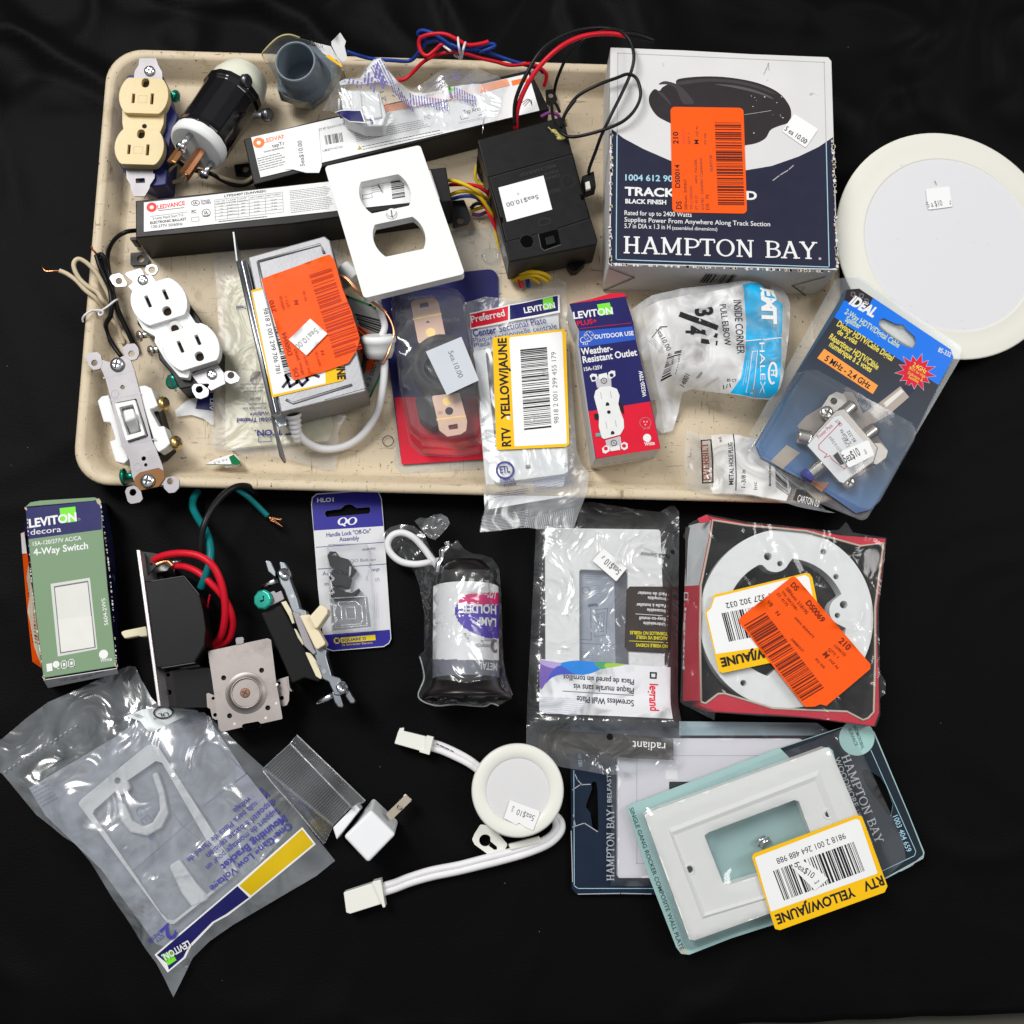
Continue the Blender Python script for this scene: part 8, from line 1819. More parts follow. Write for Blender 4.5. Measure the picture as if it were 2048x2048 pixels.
 for tx, x0, y0, x1, m in (('NO VISIBLE SCREWS', 1095, 1150, 860, yk), ('AUCUNE VIS VISIBLE', 1095, 1092, 862, yk), ('TORNILLOS NO VISIBLES', 1095, 1058, 815, yk), ('· Unbreakable', 1095, 990, 915, white_ink), ('· Easy-to-install', 1098, 952, 885, white_ink), ('· Incassable', 1098, 892, 942, white_ink), ('· Facile à installer', 1100, 852, 862, white_ink), ('· Irrompible', 1102, 802, 948, white_ink), ('· Fácil de instalar', 1108, 766, 872, white_ink)): V(tx, x0, y0, x1, y0 - 10, 24, m, bold=.012)
 p.line(zs(M_, [(812, 1122), (1095, 1135)]), .0003, yk); p.line(zs(M_, [(858, 922), (1100, 938)]), .0003, white_ink)
 T(p, R, 'radiant', 562, 162, 402, 152, 40, white_ink); p.dot(R(290, 132), .0020, hole_dark); p.dot(M_(1143, 455), .0015, ink, 10)
 for k in range(34): p.line([M_(178 - k * 1.6, 330 + k * 36), M_(177 - k * 1.6, 342 + k * 36)], .0004, pale_ink)
 p.build(b)
 o, s = sticker(t, fr, zs(M_, [(618, 438), (790, 585), (712, 682), (535, 528)]), label_paper, r=.0006, h=.0014, hf=lambda q: hf(q), grid=.006)
 s.k = 1; T(s, M_, '5ea$10', 752, 600, 648, 512, 50, grey_ink, bold=.005); T(s, M_, '4xx', 622, 488, 600, 508, 18, grey_ink); s.build(o)
make_screwless_bag()

# ------------------------------------------------------------------ round mounting ring in a red carton
def make_ring_carton():
 t = thing('mounting_ring_pack', 'round white mounting ring in a shrink wrapped red carton with two labels', 'boxed part', P(N(900, 900), 0))
 z = .030; fr = flat(z)
 outer = [(262, 1504), (252, 1480), (246, 1000), (253, 635), (322, 300), (344, 150), (325, 118), (345, 124), (600, 175), (850, 200), (1050, 215), (1300, 262), (1640, 288), (1612, 520), (1578, 800), (1575, 1000), (1588, 1260), (1592, 1580), (1555, 1682), (1350, 1652), (1050, 1612), (850, 1598), (370, 1572), (262, 1530)]
 inn = [(268, 1500), (300, 1512), (330, 1490), (395, 1440), (440, 1438), (520, 1462), (800, 1548), (1050, 1560), (1350, 1572), (1470, 1635), (1510, 1620), (1550, 1575), (1560, 1200), (1560, 800), (1590, 560), (1622, 320), (1450, 342), (1300, 300), (1050, 232), (850, 212), (600, 190), (355, 150), (334, 300), (266, 632), (259, 1000)]
 redp = mat('carton_red', (.55, .012, .035), .45, var=.08, wear=((.55, .30, .28), 90, .68, .05)); brd = mat('raw_board_edge', (.56, .46, .36), .85)
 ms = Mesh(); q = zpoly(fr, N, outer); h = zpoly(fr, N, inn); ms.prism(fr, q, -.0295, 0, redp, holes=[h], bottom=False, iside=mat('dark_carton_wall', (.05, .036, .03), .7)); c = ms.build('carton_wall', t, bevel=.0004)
 e = Mesh(); e.tube([fr.to3(v, .0003) for v in [Vector(x) for x in h] + [Vector(h[0])]], .0007, brd, 6, smooth_path=False); e.build('torn_edge', c)
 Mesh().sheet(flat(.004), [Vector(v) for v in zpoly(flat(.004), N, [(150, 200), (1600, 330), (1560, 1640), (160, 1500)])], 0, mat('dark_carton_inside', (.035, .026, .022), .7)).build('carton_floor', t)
 sw_ = Mesh(); tp = [P(N(*q), .0296) for q in ((342, 148), (322, 300), (254, 632), (246, 1000), (254, 1490))]; bt = [P(N(*q), .002) for q in ((178, 190), (160, 300), (146, 640), (130, 1000), (112, 1495))]
 cw = mat('carton_white', (.60, .62, .62), .5)
 fsd = plane3(tp[2], bt[2], tp[4]); bt[4] = fsd.to3(fsd.hit(N(112, 1495)))
 for a_, b_, c_ in ((0, 1, cw), (1, 2, cw), (2, 4, redp)): sw_.add([tp[a_], bt[a_], bt[b_], tp[b_]], [[0, 1, 2, 3]], c_)
 sw_.build('carton_side', t); fsd = fsd if fsd.n.x < 0 else Frame(fsd.o, fsd.u, -fsd.n); p = Print(fsd, h=.0005)
 tl = Mesh(); tl.sheet(fr, [fr.hit(N(*q)) for q in ((245, 135), (310, 108), (345, 125), (332, 160), (262, 172))], -.001, redp).build('torn_lip', t, solid=.0006)
 T(p, N, 'legrand', 152, 800, 138, 1258, 40, white_ink, bold=.03); p.line(zs(N, [(150, 690), (178, 692), (176, 740), (150, 740)]), .0010, white_ink, closed=True)
 T(p, N, 'MOUNTING BRACKET', 178, 600, 190, 400, 14, grey_ink); p.build(c)
 # the ring with lobes that carry screw holes
 cx, cy, rx = 902, 882, 650; tabs = [(820, 425, 112), (1335, 822, 114), (520, 620, 60), (870, 1330, 90)]
 f1 = flat(.0285); C0 = f1.hit(N(cx, cy)); outp = [f1.hit(N(cx + 648 * math.cos(k * math.pi / 48), cy + 668 * math.sin(k * math.pi / 48))) for k in range(96)]
 inp = []
 for k in range(120):
  a = 2 * math.pi * k / 120; dx, dy = math.cos(a), math.sin(a); r = 448
  for tx, ty, tr in tabs[:2] + tabs[3:]:
   ox, oy = tx - cx, ty - cy; b_ = ox * dx + oy * dy; d2 = ox * ox + oy * oy - b_ * b_
   if b_ > 0 and d2 < tr * tr: r = min(r, b_ - math.sqrt(tr * tr - d2))
  inp.append(f1.hit(N(cx + dx * r, cy + dy * r)))
 hs = [zcirc(f1, N, *v) for v in ((765, 420, 28), (855, 473, 20), (1178, 385, 21), (1272, 570, 20), (1328, 778, 28), (1282, 858, 20), (583, 1360, 22))]
 Mesh().prism(f1, outp, -.012, 0, mat('ring_white', (.77, .78, .76), .38, var=.02), holes=[inp] + hs).build('mounting_ring', t, bevel=.0016, seg=3)
 gp = mat('smoke_grey_part', (.06, .052, .05), .35)
 for pts in ([(470, 600), (500, 545), (550, 540), (590, 590), (560, 640), (480, 640)], [(600, 620), (660, 560), (690, 590), (640, 650)]): plate_part(flat(.015), N, pts, [], -.006, 0, gp, 'knockout_part', t, .002, .001)
 # labels lie on the wrap
 hfw = lambda q: .0024 + .0005 * grain(q, 30, 3)
 wrap_o = [(110, 1500), (125, 1000), (145, 600), (150, 300), (128, 275), (175, 180), (305, 108), (600, 165), (850, 190), (1200, 230), (1285, 225), (1340, 165), (1390, 245), (1640, 285), (1620, 480), (1582, 800), (1590, 1280), (1632, 1350), (1630, 1440), (1590, 1470), (1592, 1600), (1560, 1685), (1350, 1660), (1100, 1622), (700, 1605), (370, 1580), (365, 1638), (250, 1580), (130, 1520)]
 o, _ = bag_sheet(t, fr, N, wrap_o, lambda q: .0016 + .0005 * grain(q, 30, 3) + .0010 * max(0, crease(q, 35, 5) - .6), shrink, name='shrink_wrap', grid=.006)
 yl = [(352, 718), (370, 702), (440, 690), (1035, 547), (1065, 552), (1085, 580), (1200, 1160), (760, 1215), (420, 1287), (392, 1272), (290, 835), (330, 800)]
 o, s = sticker(t, fr, zs(N, yl), yellow_paper, 'barcode_label', r=0, h=.0005, hf=hfw, grid=.007, regions=[(zs(N, [(362, 728), (1030, 562), (1060, 580), (1150, 1030), (372, 1146), (302, 840), (335, 810)]), label_paper)])
 s.k = 1; T(s, N, '9818 2 001 327 302 032', 1010, 640, 440, 770, 42, ink); s.barcode(N(412, 845), N(800, 770), N(468, 1055), ink, 61, 46); T(s, N, 'RTV  YELLOW/JAUNE', 1190, 1010, 400, 1180, 62, ink, bold=.04); s.build(o)
 ol = [(925, 580), (945, 572), (970, 588), (1512, 1222), (1510, 1258), (1330, 1410), (1185, 1530), (1140, 1518), (1100, 1535), (1030, 1538), (1012, 1520), (540, 912), (545, 880)]
 o, s = sticker(t, fr, zs(N, ol), orange_paper, 'clearance_label', r=0, h=.0013, hf=hfw, grid=.007, label='orange clearance label stuck askew over the yellow one')
 s.k = 1; br = mat('barcode_dark_red', (.16, .016, .004), .5); s.barcode(N(575, 935), N(1015, 1500), N(710, 825), br, 71, 78) if False else s.barcode(N(575, 935), N(1015, 1505), N(735, 840), br, 71, 78)
 V = lambda tx, x0, y0, x1, y1, h, m=br, **k: T(s, N, tx, x0, y0, x1, y1, h, m, **k)
 V('DS', 918, 640, 960, 682, 40, bold=.02); V('DS0069', 1030, 770, 1148, 915, 42, bold=.02); V('210', 1272, 1055, 1342, 1122, 46, bold=.02); V('M', 1155, 1150, 1178, 1180, 42, bold=.02); V('SBNum: 218195', 882, 665, 1035, 855, 26); V('TM: 50C2481', 850, 690, 960, 825, 20); V('ST: 4175', 815, 705, 890, 795, 22); V('V8', 742, 765, 772, 800, 30); V('N', 805, 845, 825, 868, 30); V('ARN: 0504473', 945, 880, 1085, 1030, 18); V('12/05/25', 1240, 1090, 1320, 1165, 20); V('QTY: 1', 1195, 1115, 1265, 1180, 22); V('HZ N', 1205, 1195, 1262, 1258, 20); V('PO: NA', 1100, 1190, 1165, 1258, 20); V('50880227', 920, 1040, 1010, 1135, 18); s.build(o)
make_ring_carton()

# ------------------------------------------------------------------ two carded wall plates, one over the other
def make_navy_pack():
 t = thing('carded_wall_plate', 'navy hang card with a plain white wall plate, lying under the teal card', 'blister pack', P(R(600, 500), 0))
 z = .003; fr = flat(z)
 hang = [(178, 480), (182, 460), (208, 390), (205, 365), (215, 352), (230, 360), (236, 400), (240, 590), (228, 602), (212, 590), (200, 510)]
 card = plate_part(fr, R, [(100, 60), (1330, 62), (1400, 110), (1400, 915), (135, 915), (108, 885)], [hang], -.0008, 0, dark_navy, 'backing_card', t, .001, 0)
 p = Print(fr); p.poly(zs(R, [(640, 56), (1320, 64), (1395, 112), (1380, 118), (1380, 126), (640, 126)]), mat('dull_teal_print', (.34, .46, .50), .45)); p.line(zs(R, [(118, 300), (120, 870), (138, 884), (700, 884)]), .0004, sky_ink)
 p.text('HAMPTON BAY', R(318, 845), R(318, 492), 36 * R.k, mat('silver_blue_ink', (.45, .47, .50), .4), serif=.15); T(p, R, '| BELFAST', 305, 478, 302, 318, 20, mat('silver_blue_ink', (.45, .47, .50), .4), bold=.01); T(p, R, '1003 404', 160, 278, 155, 215, 18, sky_ink)
 wn = mat('crease_white', (.4, .42, .45), .6)
 for pts in ([(112, 395), (150, 370), (200, 368)], [(112, 580), (170, 560), (235, 602)], [(125, 320), (135, 345), (160, 372)], [(115, 520), (125, 570)], [(105, 600), (112, 850)], [(140, 912), (350, 908), (500, 911)]): p.line(zs(R, pts), .0005, wn)
 p.build(card)
 f2 = flat(.0095); lil = mat('plate_lilac_white', (.70, .68, .72), .4, var=.015)
 plate_part(f2, R, [(335, 140), (1240, 142), (1262, 160), (1262, 815), (1245, 832), (335, 832)], [[(590, 355), (1050, 355), (1050, 640), (590, 640)]], -.008, 0, lil, 'wall_plate', t, .0015, .0018, seg=3)
 p = Print(f2); li = mat('bevel_line', (.52, .50, .54), .45); p.line(zs(R, [(430, 226), (1180, 226), (1180, 760), (430, 760)]), .0006, li, closed=True); p.poly(zs(R, [(572, 300), (632, 296), (632, 345), (574, 342)]), label_paper); p.build(t, 'bevel_lines')
 hf = drape([(ccw([f2.hit(R(*q)) for q in [(335, 140), (1262, 140), (1262, 832), (335, 832)]]), .0075, .008)], .0012, .0002, 3, 30, .0004)
 bag_sheet(t, fr, R, [(300, 100), (1300, 66), (1385, 112), (1385, 870), (300, 870)], hf, blister, name='blister_dome', grid=.007)
make_navy_pack()

def make_teal_pack():
 t = thing('carded_wall_plate', 'teal blister card with a framed white rocker wall plate and a yellow barcode label', 'blister pack', P(R(1000, 700), .01))
 fr = tilted(R(400, 500), .0165, R(1590, 110), .0170, R(680, 1200), .0105)
 hang = [(1540, 310), (1565, 290), (1640, 335), (1670, 380), (1700, 470), (1690, 525), (1672, 522), (1640, 470), (1570, 380)]
 card = plate_part(fr, R, [(382, 492), (400, 468), (1120, 194), (1445, 85), (1575, 78), (1608, 110), (1780, 520), (1855, 705), (1850, 735), (1640, 850), (1560, 920), (900, 1130), (690, 1212), (650, 1208), (625, 1175), (480, 800)], [hang], -.0008, 0, teal_card, 'backing_card', t, .0015, 0)
 p = Print(fr); nv = mat('card_night_navy', (.014, .022, .032), .38, var=.06)
 p.poly(zs(R, [(1140, 190), (1445, 88), (1572, 82), (1602, 112), (1776, 522), (1848, 706), (1844, 730), (1640, 842), (1500, 520), (1400, 200), (1380, 182), (1190, 240)]), nv, holes=[zs(R, hang)]); p.poly([R(1520 + 88 * math.cos(k * .21), 138 + 88 * math.sin(k * .21)) for k in range(30)], mat('seal_teal', (.36, .58, .55), .4)); p.k += 1
 si = mat('silver_print', (.52, .52, .53), .38); p.text('HAMPTON BAY', R(1442, 232), R(1615, 665), 42 * R.k, si, serif=.13); T(p, R, 'WOODMORE', 1408, 240, 1505, 482, 26, si, bold=.008); T(p, R, '| WHITE FINISH', 1515, 500, 1588, 680, 18, si); T(p, R, '1003 404 659', 1698, 528, 1768, 705, 26, sky_ink, bold=.005)
 p.line(zs(R, [(1590, 200), (1812, 700), (1805, 722), (1640, 800)]), .0004, sky_ink); T(p, R, 'ANTIMICROBIAL', 1500, 78, 1545, 195, 16, mat('teal_dark_ink', (.03, .09, .09), .5), bold=.01); T(p, R, 'SURFACE', 1475, 95, 1512, 180, 16, mat('teal_dark_ink', (.03, .09, .09), .5), bold=.01)
 T(p, R, 'SINGLE GANG ROCKER COMPOSITE WALL PLATE', 392, 488, 645, 1192, 20, mat('teal_dark_ink', (.03, .09, .09), .5), bold=.012)
 wn = mat('crease_white', (.4, .42, .45), .6); p.line(zs(R, [(1848, 720), (1790, 770), (1735, 798)]), .0006, wn); p.poly(zs(R, [(630, 1165), (655, 1205), (690, 1208), (660, 1180)]), board); p.build(card)
 h = .0105; f2 = up(fr, h); wpl = mat('composite_white', (.82, .815, .78), .35, var=.02, scale=20, coat=.2)
 win = [(765, 622), (785, 606), (1210, 446), (1232, 452), (1330, 715), (1318, 735), (878, 868), (858, 860)]
 pl = plate_part(f2, R, [(468, 522), (485, 508), (1365, 186), (1388, 192), (1640, 790), (1625, 815), (715, 1142), (690, 1136)], [win, (692, 790, 17), (1378, 516, 15)], -.009, 0, wpl, 'wall_plate', t, .0015, .0022, seg=3)
 fm = Mesh()
 o_, i_ = [(586, 588), (1330, 298), (1530, 800), (752, 1036)], [(612, 622), (1312, 352), (1488, 790), (770, 1004)]
 f3 = up(f2, .0); lo = zpoly(f3, R, o_); n = 4
 def lp(pts, hh): return [f2.to3(f2.hit(R(*q)), hh) for q in pts]
 a, b_, c_ = lp(o_, 0), lp([((o[0] + i[0]) / 2, (o[1] + i[1]) / 2) for o, i in zip(o_, i_)], .0011), lp(i_, .0)
 for x, y in ((a, b_), (b_, c_)): fm.add(x + y, [[k, n + k, n + (k + 1) % n, (k + 1) % n] for k in range(n)], wpl, False)
 fm.build('raised_frame', pl, bevel=.0002)
 for q in ((692, 790), (1378, 516)):
  ms = Mesh(); c = f2.to3(f2.hit(R(*q)), .0001); ms.lathe(c, f2.n, [(.0034, 0), (.0030, .0006), (.0026, .0002)], wpl, 24); ms.lathe(c, f2.n, [(.0019, -.0012), (0, -.0012)], ink, 16); ms.build('screw_hole', pl)
 ms = Mesh();
 for x0, y0, x1, y1 in ((1020, 650), (1060, 612)) and ((1015, 655, 1060, 625), (1035, 668, 1082, 632)): ms.cyl(fr.to3(fr.hit(R(x0, y0)), .003), fr.to3(fr.hit(R(x1, y1)), .003), .0016, bright_steel, 12)
 ms.build('plate_screws', t)
 hfb = drape([(ccw([f2.hit(R(*q)) for q in [(468, 522), (1380, 184), (1640, 800), (705, 1144)]]), h + .0012, .009)], .0010, .0002, 7, 30, .0003)
 wp = ccw([f2.hit(R(*q)) for q in win])
 def hf(q):
  z_ = hfb(q)
  if inside(q, wp): z_ -= .005 * min(1, edge_dist(q, wp) / .005)
  return z_
 bag_sheet(t, fr, R, [(420, 495), (1120, 215), (1430, 100), (1500, 115), (1745, 640), (1760, 740), (1640, 850), (1520, 910), (900, 1110), (700, 1185), (655, 1170)], hf, blister, name='blister_dome', grid=.0055)
 o, s = sticker(t, fr, zs(R, [(975, 708), (988, 692), (1488, 506), (1512, 512), (1636, 852), (1622, 882), (1112, 1066), (1088, 1060)]), yellow_paper, 'barcode_label', r=.0012, h=h + .0020)
 s.k = 2; s.poly(zs(R, [(990, 712), (1482, 524), (1500, 530), (1588, 790), (1068, 976)]), label_paper, r=.0008); s.k += 1
 T(s, R, '9818 2 001 264 488 988', 1425, 592, 1092, 718, 28, ink); s.barcode(R(1078, 778), R(1478, 632), R(1132, 922), ink, 83, 76); T(s, R, 'RTV', 1608, 800, 1512, 835, 44, ink, bold=.032); T(s, R, 'YELLOW/JAUNE', 1468, 856, 1086, 994, 44, ink, bold=.032); s.build(o)
 o, s = sticker(t, fr, zs(R, [(1168, 758), (1215, 722), (1300, 775), (1345, 815), (1282, 872), (1225, 815)]), label_paper, r=.0004, h=h + .0026)
 s.k = 2; T(s, R, '5ea$10', 1180, 755, 1268, 815, 30, ink); T(s, R, '4xx', 1282, 845, 1305, 825, 12, ink); s.build(o)
make_teal_pack()

# ------------------------------------------------------------------ puck light
def make_puck():
 t = thing('puck_light', 'small round white puck light with twin leads and two white plugs', 'light', P(Q(1590, 500), 0))
 c = P(Q(1592, 478), .021); r = (P(Q(1866, 478), .021) - P(Q(1316, 478), .021)).length / 2
 Mesh().lathe(c - Vector((0, 0, .021)), (0, 0, 1), [(0, .0005), (r * .97, .0005), (r * .99, .004), (r * .99, .013), (r * .95, .0135), (r * .95, .0155), (r, .016), (r * 1.0, .019), (r * .985, .0205), (r * .95, .021), (r * .70, .0212), (r * .685, .0205)], cream_plastic, 88).build('housing', t)
 Mesh().lathe(c - Vector((0, 0, .0006)), (0, 0, 1), [(r * .69, 0), (r * .4, .0003), (0, .0004)], frost, 64).build('lens', t)
 o, s = sticker(t, flat(.0213), zs(Q, [(1545, 535), (1720, 600), (1722, 618), (1682, 716), (1625, 690), (1602, 670), (1580, 680), (1510, 642)]), label_paper, r=.0004)
 s.k = 2; T(s, Q, '5ea$10', 1695, 628, 1592, 588, 34, grey_ink); T(s, Q, '4xx', 1562, 566, 1552, 605, 14, grey_ink); s.build(o)
 tab = [(1320, 770), (1335, 735), (1370, 680), (1440, 690), (1532, 800), (1495, 868), (1470, 878), (1420, 862), (1335, 800)]
 f = flat(.006); key = [f.hit(Q(1398 + 36 * math.cos(k * .3), 775 + 36 * math.sin(k * .3))) for k in range(2, 20)] + [f.hit(Q(*q)) for q in ((1430, 782), (1468, 812), (1468, 830), (1452, 832), (1418, 806))]
 Mesh().prism(f, zpoly(f, Q, tab, .0015), -.0016, 0, cream_plastic, holes=[key]).build('keyhole_tab', t, bevel=.0004)
 plate_part(flat(.010), Q, [(1535, 798), (1720, 752), (1738, 790), (1550, 835)], [], -.006, 0, cream_plastic, 'strain_clip', t, .0008, .0008)
 for d in (-1, 1):
  dy = d * 17
  wire(Q, [(1065, 205 + dy, .006), (1140, 228 + dy, .006), (1230, 268 + dy, .007), (1310, 312 + dy * .9, .008), (1400, 380 + dy * .8, .008)], .0021, wire_white, 'lead', t, 10)
  wire(Q, [(1700, 560, .007), (1790 + d * 4, 610 + dy * .2, .007), (1832 + d * 14, 660, .007), (1830 + d * 16, 720 + d * 4, .007), (1770 + d * 8, 780 + d * 14, .007), (1650, 832 + d * 18, .007), (1500, 875 + d * 19, .006), (1380, 905 + d * 19, .006), (1240, 940 + d * 18, .0055), (1080, 972 + d * 19, .005), (950, 1010 + d * 18, .005), (860, 1045 + d * 18, .005), (775, 1070 + d * 18, .005)], .0024, wire_white, 'lead', t, 10)
 wi = mat('printed_wire_ink', (.06, .05, .10), .5); p = Print(flat(.0087));
 p.lines(Q(1110, 200), Q(1340, 310), Q(1110, 202), 1, wi, .5, 77, h=.0010); p.build(t, 'lead_print')
 for pts, ex in (([(858, 200), (880, 128), (905, 122), (1068, 162), (1050, 255), (1000, 240)], [(1050, 150), (1092, 160), (1066, 268), (1005, 250), (1010, 235), (1042, 240)]), ([(556, 1085), (725, 1030), (728, 1020), (775, 1008), (792, 1150), (595, 1212), (572, 1205)], [(725, 1022), (778, 1008), (805, 1172), (790, 1176), (780, 1150)])):
  o = plate_part(flat(.011), Q, pts, [], -.0105, 0, cream_plastic, 'plug', t, .0006, .0008); plate_part(flat(.0125), Q, ex, [], -.012, 0, cream_plastic, 'plug_collar', o, .0004, .0005)
 plate_part(flat(.0105), Q, [(880, 130), (890, 108), (915, 104), (915, 126)], [], -.004, 0, cream_plastic, 'plug_latch', t, .0003, .0003)
make_puck()

# ------------------------------------------------------------------ plug-in night light
def make_night_light():
 t = thing('night_light', 'plug-in night light with a clear acrylic lens and a small white plug body', 'light', P(Q(600, 620), 0))
 # acrylic lens: a thick curved slab
 f = flat(.026); q = zpoly(f, Q, [(78, 355), (240, 195), (278, 150), (686, 540), (660, 580), (600, 590), (490, 690), (440, 770)])
 ms = Mesh(); top = [P(Q(*p_), z) for p_, z in (((75, 352), .012), ((240, 200), .026), ((600, 575), .026), ((492, 690), .017))]
 def slab(pts, th, m, nm, b=.0006):
  a = [Vector(v) for v in pts]; n = (a[1] - a[0]).cross(a[3] - a[0]).normalized(); n = n if n.z < 0 else -n
  s = Mesh(); lo = [v + n * th for v in a]; k = len(a); s.add(a, [list(range(k))], m); s.add(lo, [list(range(k))[::-1]], m); s.add(a + lo, [[i, k + i, k + (i + 1) % k, (i + 1) % k] for i in range(k)], m); return s.build(nm, t, bevel=b)
 lens = slab(top, .0022, acrylic, 'lens_face')
 slab([P(Q(245, 202), .0262), P(Q(280, 148), .020), P(Q(688, 540), .020), P(Q(605, 578), .0262)], .0022, acrylic, 'lens_side')
 slab([P(Q(75, 352), .012), P(Q(130, 430), .006), P(Q(440, 800), .006), P(Q(490, 692), .017)], .002, acrylic, 'lens_rim')
 rb = Mesh(); a0, a1, a2, a3 = top; gm = film('acrylic_ribs', .16, .14, .15, crinkle=.1)
 for k in range(34):
  u = (k + .5) / 34; rb.tube([lerp(a0, a1, .04) * (1 - u) + lerp(a3, a2, .04) * u + Vector((0, 0, .0003)), lerp(a0, a1, .96) * (1 - u) + lerp(a3, a2, .96) * u + Vector((0, 0, .0003))], .00016, gm, 4, smooth_path=False, cap=False)
 rb.build('lens_ribs', lens)
 ed = Mesh(); em = film('acrylic_edges', .40, .25, .1); ed.tube([P(Q(*p_), z) for p_, z in (((75, 352), .0125), ((240, 200), .0265), ((600, 575), .0265))], .0005, em, 6, smooth_path=False); ed.tube([P(Q(*p_), z) for p_, z in (((240, 200), .0265), ((278, 150), .0205), ((686, 540), .0205))], .0005, em, 6, smooth_path=False); ed.tube([P(Q(*p_), z) for p_, z in (((78, 360), .0120), ((130, 430), .0066), ((290, 610), .0066), ((440, 795), .0066))], .0006, em, 6, smooth_path=False); ed.build('bright_edges', lens)
 w3 = mat('plug_white', (.78, .79, .81), .35, var=.015)
 fl = [P(Q(*p_), .021) for p_ in ((492, 700), (628, 560), (655, 590), (515, 772))]; ms = Mesh(); loft(ms, ccw3(fl), ccw3([v - Vector((0, 0, .019)) for v in fl]), w3); ms.build('lens_holder', t, bevel=.0008)
 topf = [(556, 752), (718, 594), (866, 742), (702, 908)]; tp = [P(Q(*p_), .030) for p_ in topf]; bt = [P(Q(*p_), .002) for p_ in ((570, 740), (735, 518), (886, 662), (715, 880))]
 tp = [P(Q(*p_), .031) for p_ in topf]
 ms = Mesh(); ms.add(bt + tp, [[i, (i + 1) % 4, 4 + (i + 1) % 4, 4 + i] for i in range(4)] + [[7, 6, 5, 4], [0, 1, 2, 3]], w3)
 o = ms.build('plug_body', t); fixn(o); o.modifiers.new('bevel', 'BEVEL').width = .0018; o.modifiers['bevel'].segments = 3
 br = mat('brass_nickel_blade', (.55, .48, .38), .35, .9)
 for pts, z in (([(808, 618), (925, 503), (952, 525), (950, 548), (838, 658)], .022), ([(850, 640), (940, 545), (958, 552), (960, 530), (928, 500), (915, 505)], .012)):
  plate_part(flat(z), Q, pts, [(890, 580, 17)] if z > .02 else [], -.0016, 0, br, 'blade', t, .0008, .0003)
def ccw3(pts): return pts if area2(pts) > 0 else pts[::-1]
def fixn(o):
 bm = bmesh.new(); bm.from_mesh(o.data); bmesh.ops.recalc_face_normals(bm, faces=bm.faces); bm.to_mesh(o.data); bm.free()
make_night_light()

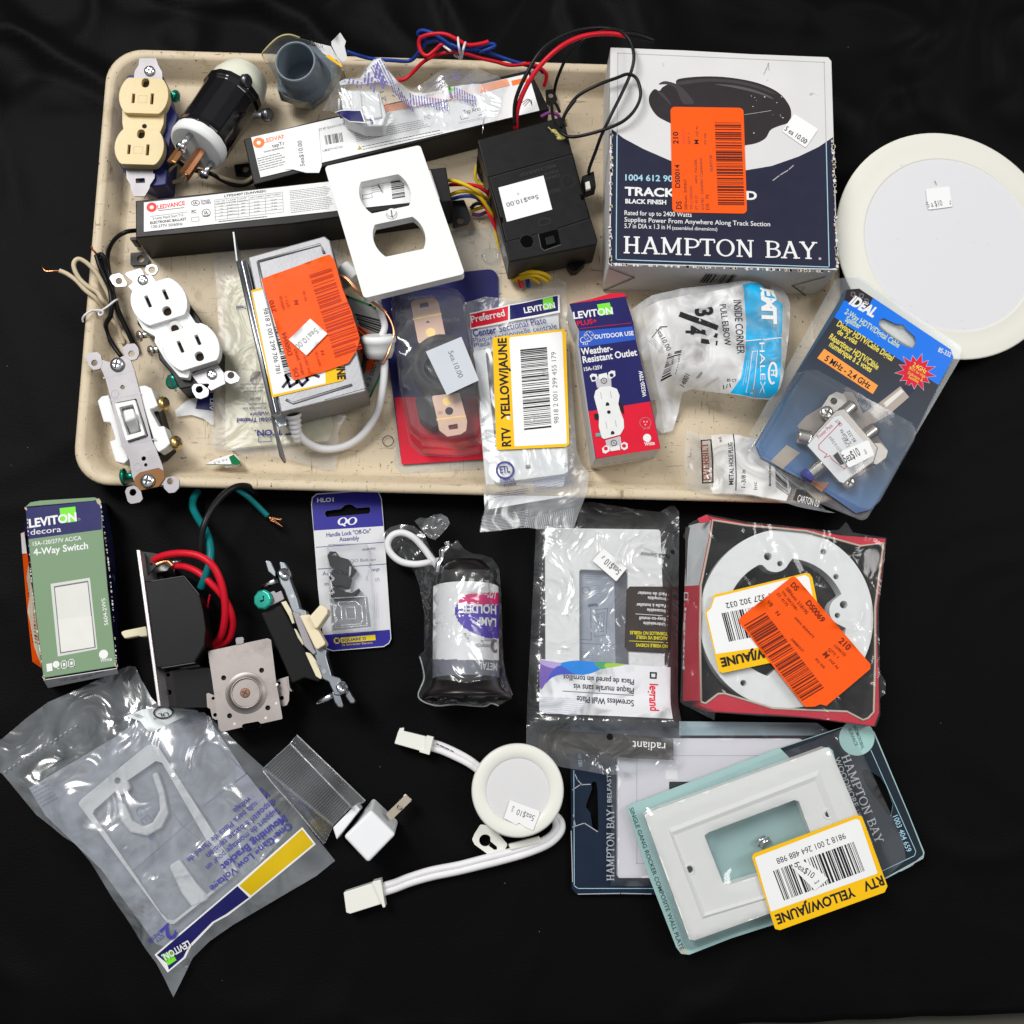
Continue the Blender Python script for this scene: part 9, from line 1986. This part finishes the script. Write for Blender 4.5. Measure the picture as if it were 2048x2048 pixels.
# ------------------------------------------------------------------ bagged mounting bracket
def make_bracket_bag():
 t = thing('bagged_bracket', 'large wrinkled clear bag holding a mounting bracket, with blue and yellow printing', 'bagged part', P(O(900, 900), 0))
 fr = flat(.006); z = .006
 bw = mat('bracket_clear_white', (.64, .65, .67), .35, var=.05, scale=30)
 fo = [(430, 765), (450, 740), (815, 440), (850, 438), (880, 460), (1310, 1130), (1300, 1160), (960, 1430), (930, 1430), (905, 1400)]; hi = [(512, 822), (520, 800), (700, 640), (860, 530), (895, 540), (1250, 1160), (1240, 1190), (960, 1410), (925, 1405), (890, 1370)]
 plate_part(fr, O, fo, [hi, (648, 638, 18), (688, 686, 14)], -.005, 0, bw, 'bracket_frame', t, .002, .0015)
 for pts in ([(640, 745), (665, 860), (720, 925), (810, 945), (890, 900), (930, 820), (905, 690), (870, 590), (835, 600), (875, 720), (880, 800), (840, 870), (790, 890), (730, 860), (690, 770)], [(930, 1110), (990, 1070), (1080, 1200), (1160, 1290), (1060, 1340), (1000, 1260)], [(620, 690), (700, 625), (720, 680), (690, 715), (650, 720)]): plate_part(flat(.0065), O, pts, [], -.005, 0, bw, 'bracket_arm', t, .002, .0012)
 plate_part(flat(.0022), O, [(160, 680), (640, 395), (830, 250), (1130, 262), (1330, 560), (1600, 905), (1330, 1210), (930, 1560), (860, 1540), (560, 1130), (250, 830)], [], -.0003, 0, film('insert_paper', .42, .02, .4, crinkle=.1, hazecol=(.46, .48, .56)), 'insert_sheet', t, 0, 0)
 p = Print(flat(.0024)); li = mat('slate_line', (.14, .16, .26), .5)
 for pts in ([(820, 400), (1000, 640), (1250, 1000)], [(730, 1140), (1080, 835)], [(950, 810), (1000, 880), (1150, 1000)], [(1120, 780), (1360, 600), (1150, 390), (1010, 530)]): p.line(zs(O, pts), .0004, li)
 T(p, O, 'GE', 740, 800, 790, 880, 50, li); p.lines(O(170, 690), O(260, 640), O(230, 780), 6, li, .4, 90); p.build(t, 'insert_print')
 core = ccw([fr.hit(O(*q)) for q in [(430, 760), (840, 430), (1320, 1140), (930, 1450)]])
 hf0 = drape([(core, .0016, .035)], -.0045, .0020, 51, 34, .0036)
 def hf(q): return hf0(q) + .0008 * max(0, crease(q, 24, 9) - .6)
 out = [(-60, 440), (0, 408), (130, 300), (255, 205), (420, 130), (600, 45), (700, 2), (738, 8), (770, 80), (830, 180), (880, 235), (1000, 232), (1105, 250), (1240, 370), (1450, 570), (1580, 730), (1700, 900), (1845, 1085), (1740, 1170), (1500, 1310), (1280, 1440), (1150, 1530), (1060, 1620), (1000, 1740), (950, 1840), (860, 1650), (740, 1470), (600, 1250), (500, 1080), (420, 990), (350, 950), (190, 830), (100, 720), (0, 605), (-60, 560)]
 regs = [([(1310, 1212), (1664, 898), (1740, 992), (1382, 1286)], white_ink), ([(852, 1600), (1316, 1206), (1386, 1284), (1255, 1385), (1180, 1425), (1050, 1560), (1020, 1620), (920, 1702)], white_ink), ([(1324, 1216), (1662, 910), (1728, 990), (1384, 1274)], mat('mustard_print', (.62, .42, .004), .35)), ([(864, 1602), (1314, 1218), (1374, 1284), (1245, 1378), (1170, 1420), (1040, 1552), (1010, 1615), (926, 1688), (918, 1650)], leviton_blue), ([(888, 1600), (945, 1580), (970, 1632), (925, 1662)], lime_ink),
   ([(692, 282), (780, 245), (880, 234), (1000, 240), (1100, 256), (1000, 290), (920, 330), (840, 372), (808, 355), (770, 310)], film('white_tab', .78, .05, .25, hazecol=(.72, .78, .78)))]
 b, p = bag_sheet(t, fr, O, out, hf, film('wrinkled_bag', .12, .15, .10, crinkle=.75, cscale=48, hazecol=(.74, .82, .86)), grid=.0055, regions=regs); p.lift = .0006
 V = lambda tx, x0, y0, x1, y1, h, m=blue_ink, **k: T(p, O, tx, x0, y0, x1, y1, h, m, **k)
 vi = mat('violet_ink', (.055, .05, .30), .5)
 V('One-Gang Low Voltage', 1590, 868, 1160, 1222, 36, vi, bold=.02); V('Mounting Bracket', 1558, 828, 1222, 1102, 38, vi, bold=.03); V('Support de montage pour un', 1520, 790, 1140, 1108, 32, vi, bold=.008); V('dispositif à basse tension', 1500, 738, 1142, 1042, 32, vi, bold=.008); V('Ménsula para Placa de Pared de', 1462, 700, 1035, 1068, 30, vi, bold=.008); V('bajo voltaje', 1432, 678, 1282, 798, 30, vi, bold=.008)
 V('2', 938, 1418, 888, 1465, 78, vi, bold=.03); V('QTY', 905, 1480, 860, 1515, 20, vi, bold=.01); V('UNITÉS', 890, 1460, 815, 1518, 18, vi, bold=.02)
 V('LEVITON.', 1040, 1518, 890, 1602, 34, white_ink, bold=.03)
 V('UL', 925, 258, 870, 268, 20, ink); p.ring(O(898, 262), .0058, .0008, ink, asp=.6); V('US', 862, 282, 845, 290, 14, ink); p.lines(O(790, 285), O(735, 262), O(770, 290), 3, ink, .4, 95); p.dot(O(1108, 255), .0028, hole_dark); V('(3V', 860, 945, 830, 930, 26, li)
 for k in range(30): p.line([O(0 + k * 14, 600 - k * 9), O(8 + k * 14, 594 - k * 9)], .0006, mat('perforation', (.35, .36, .38), .5)) if k % 2 else None
 p.build(b)
make_bracket_bag()
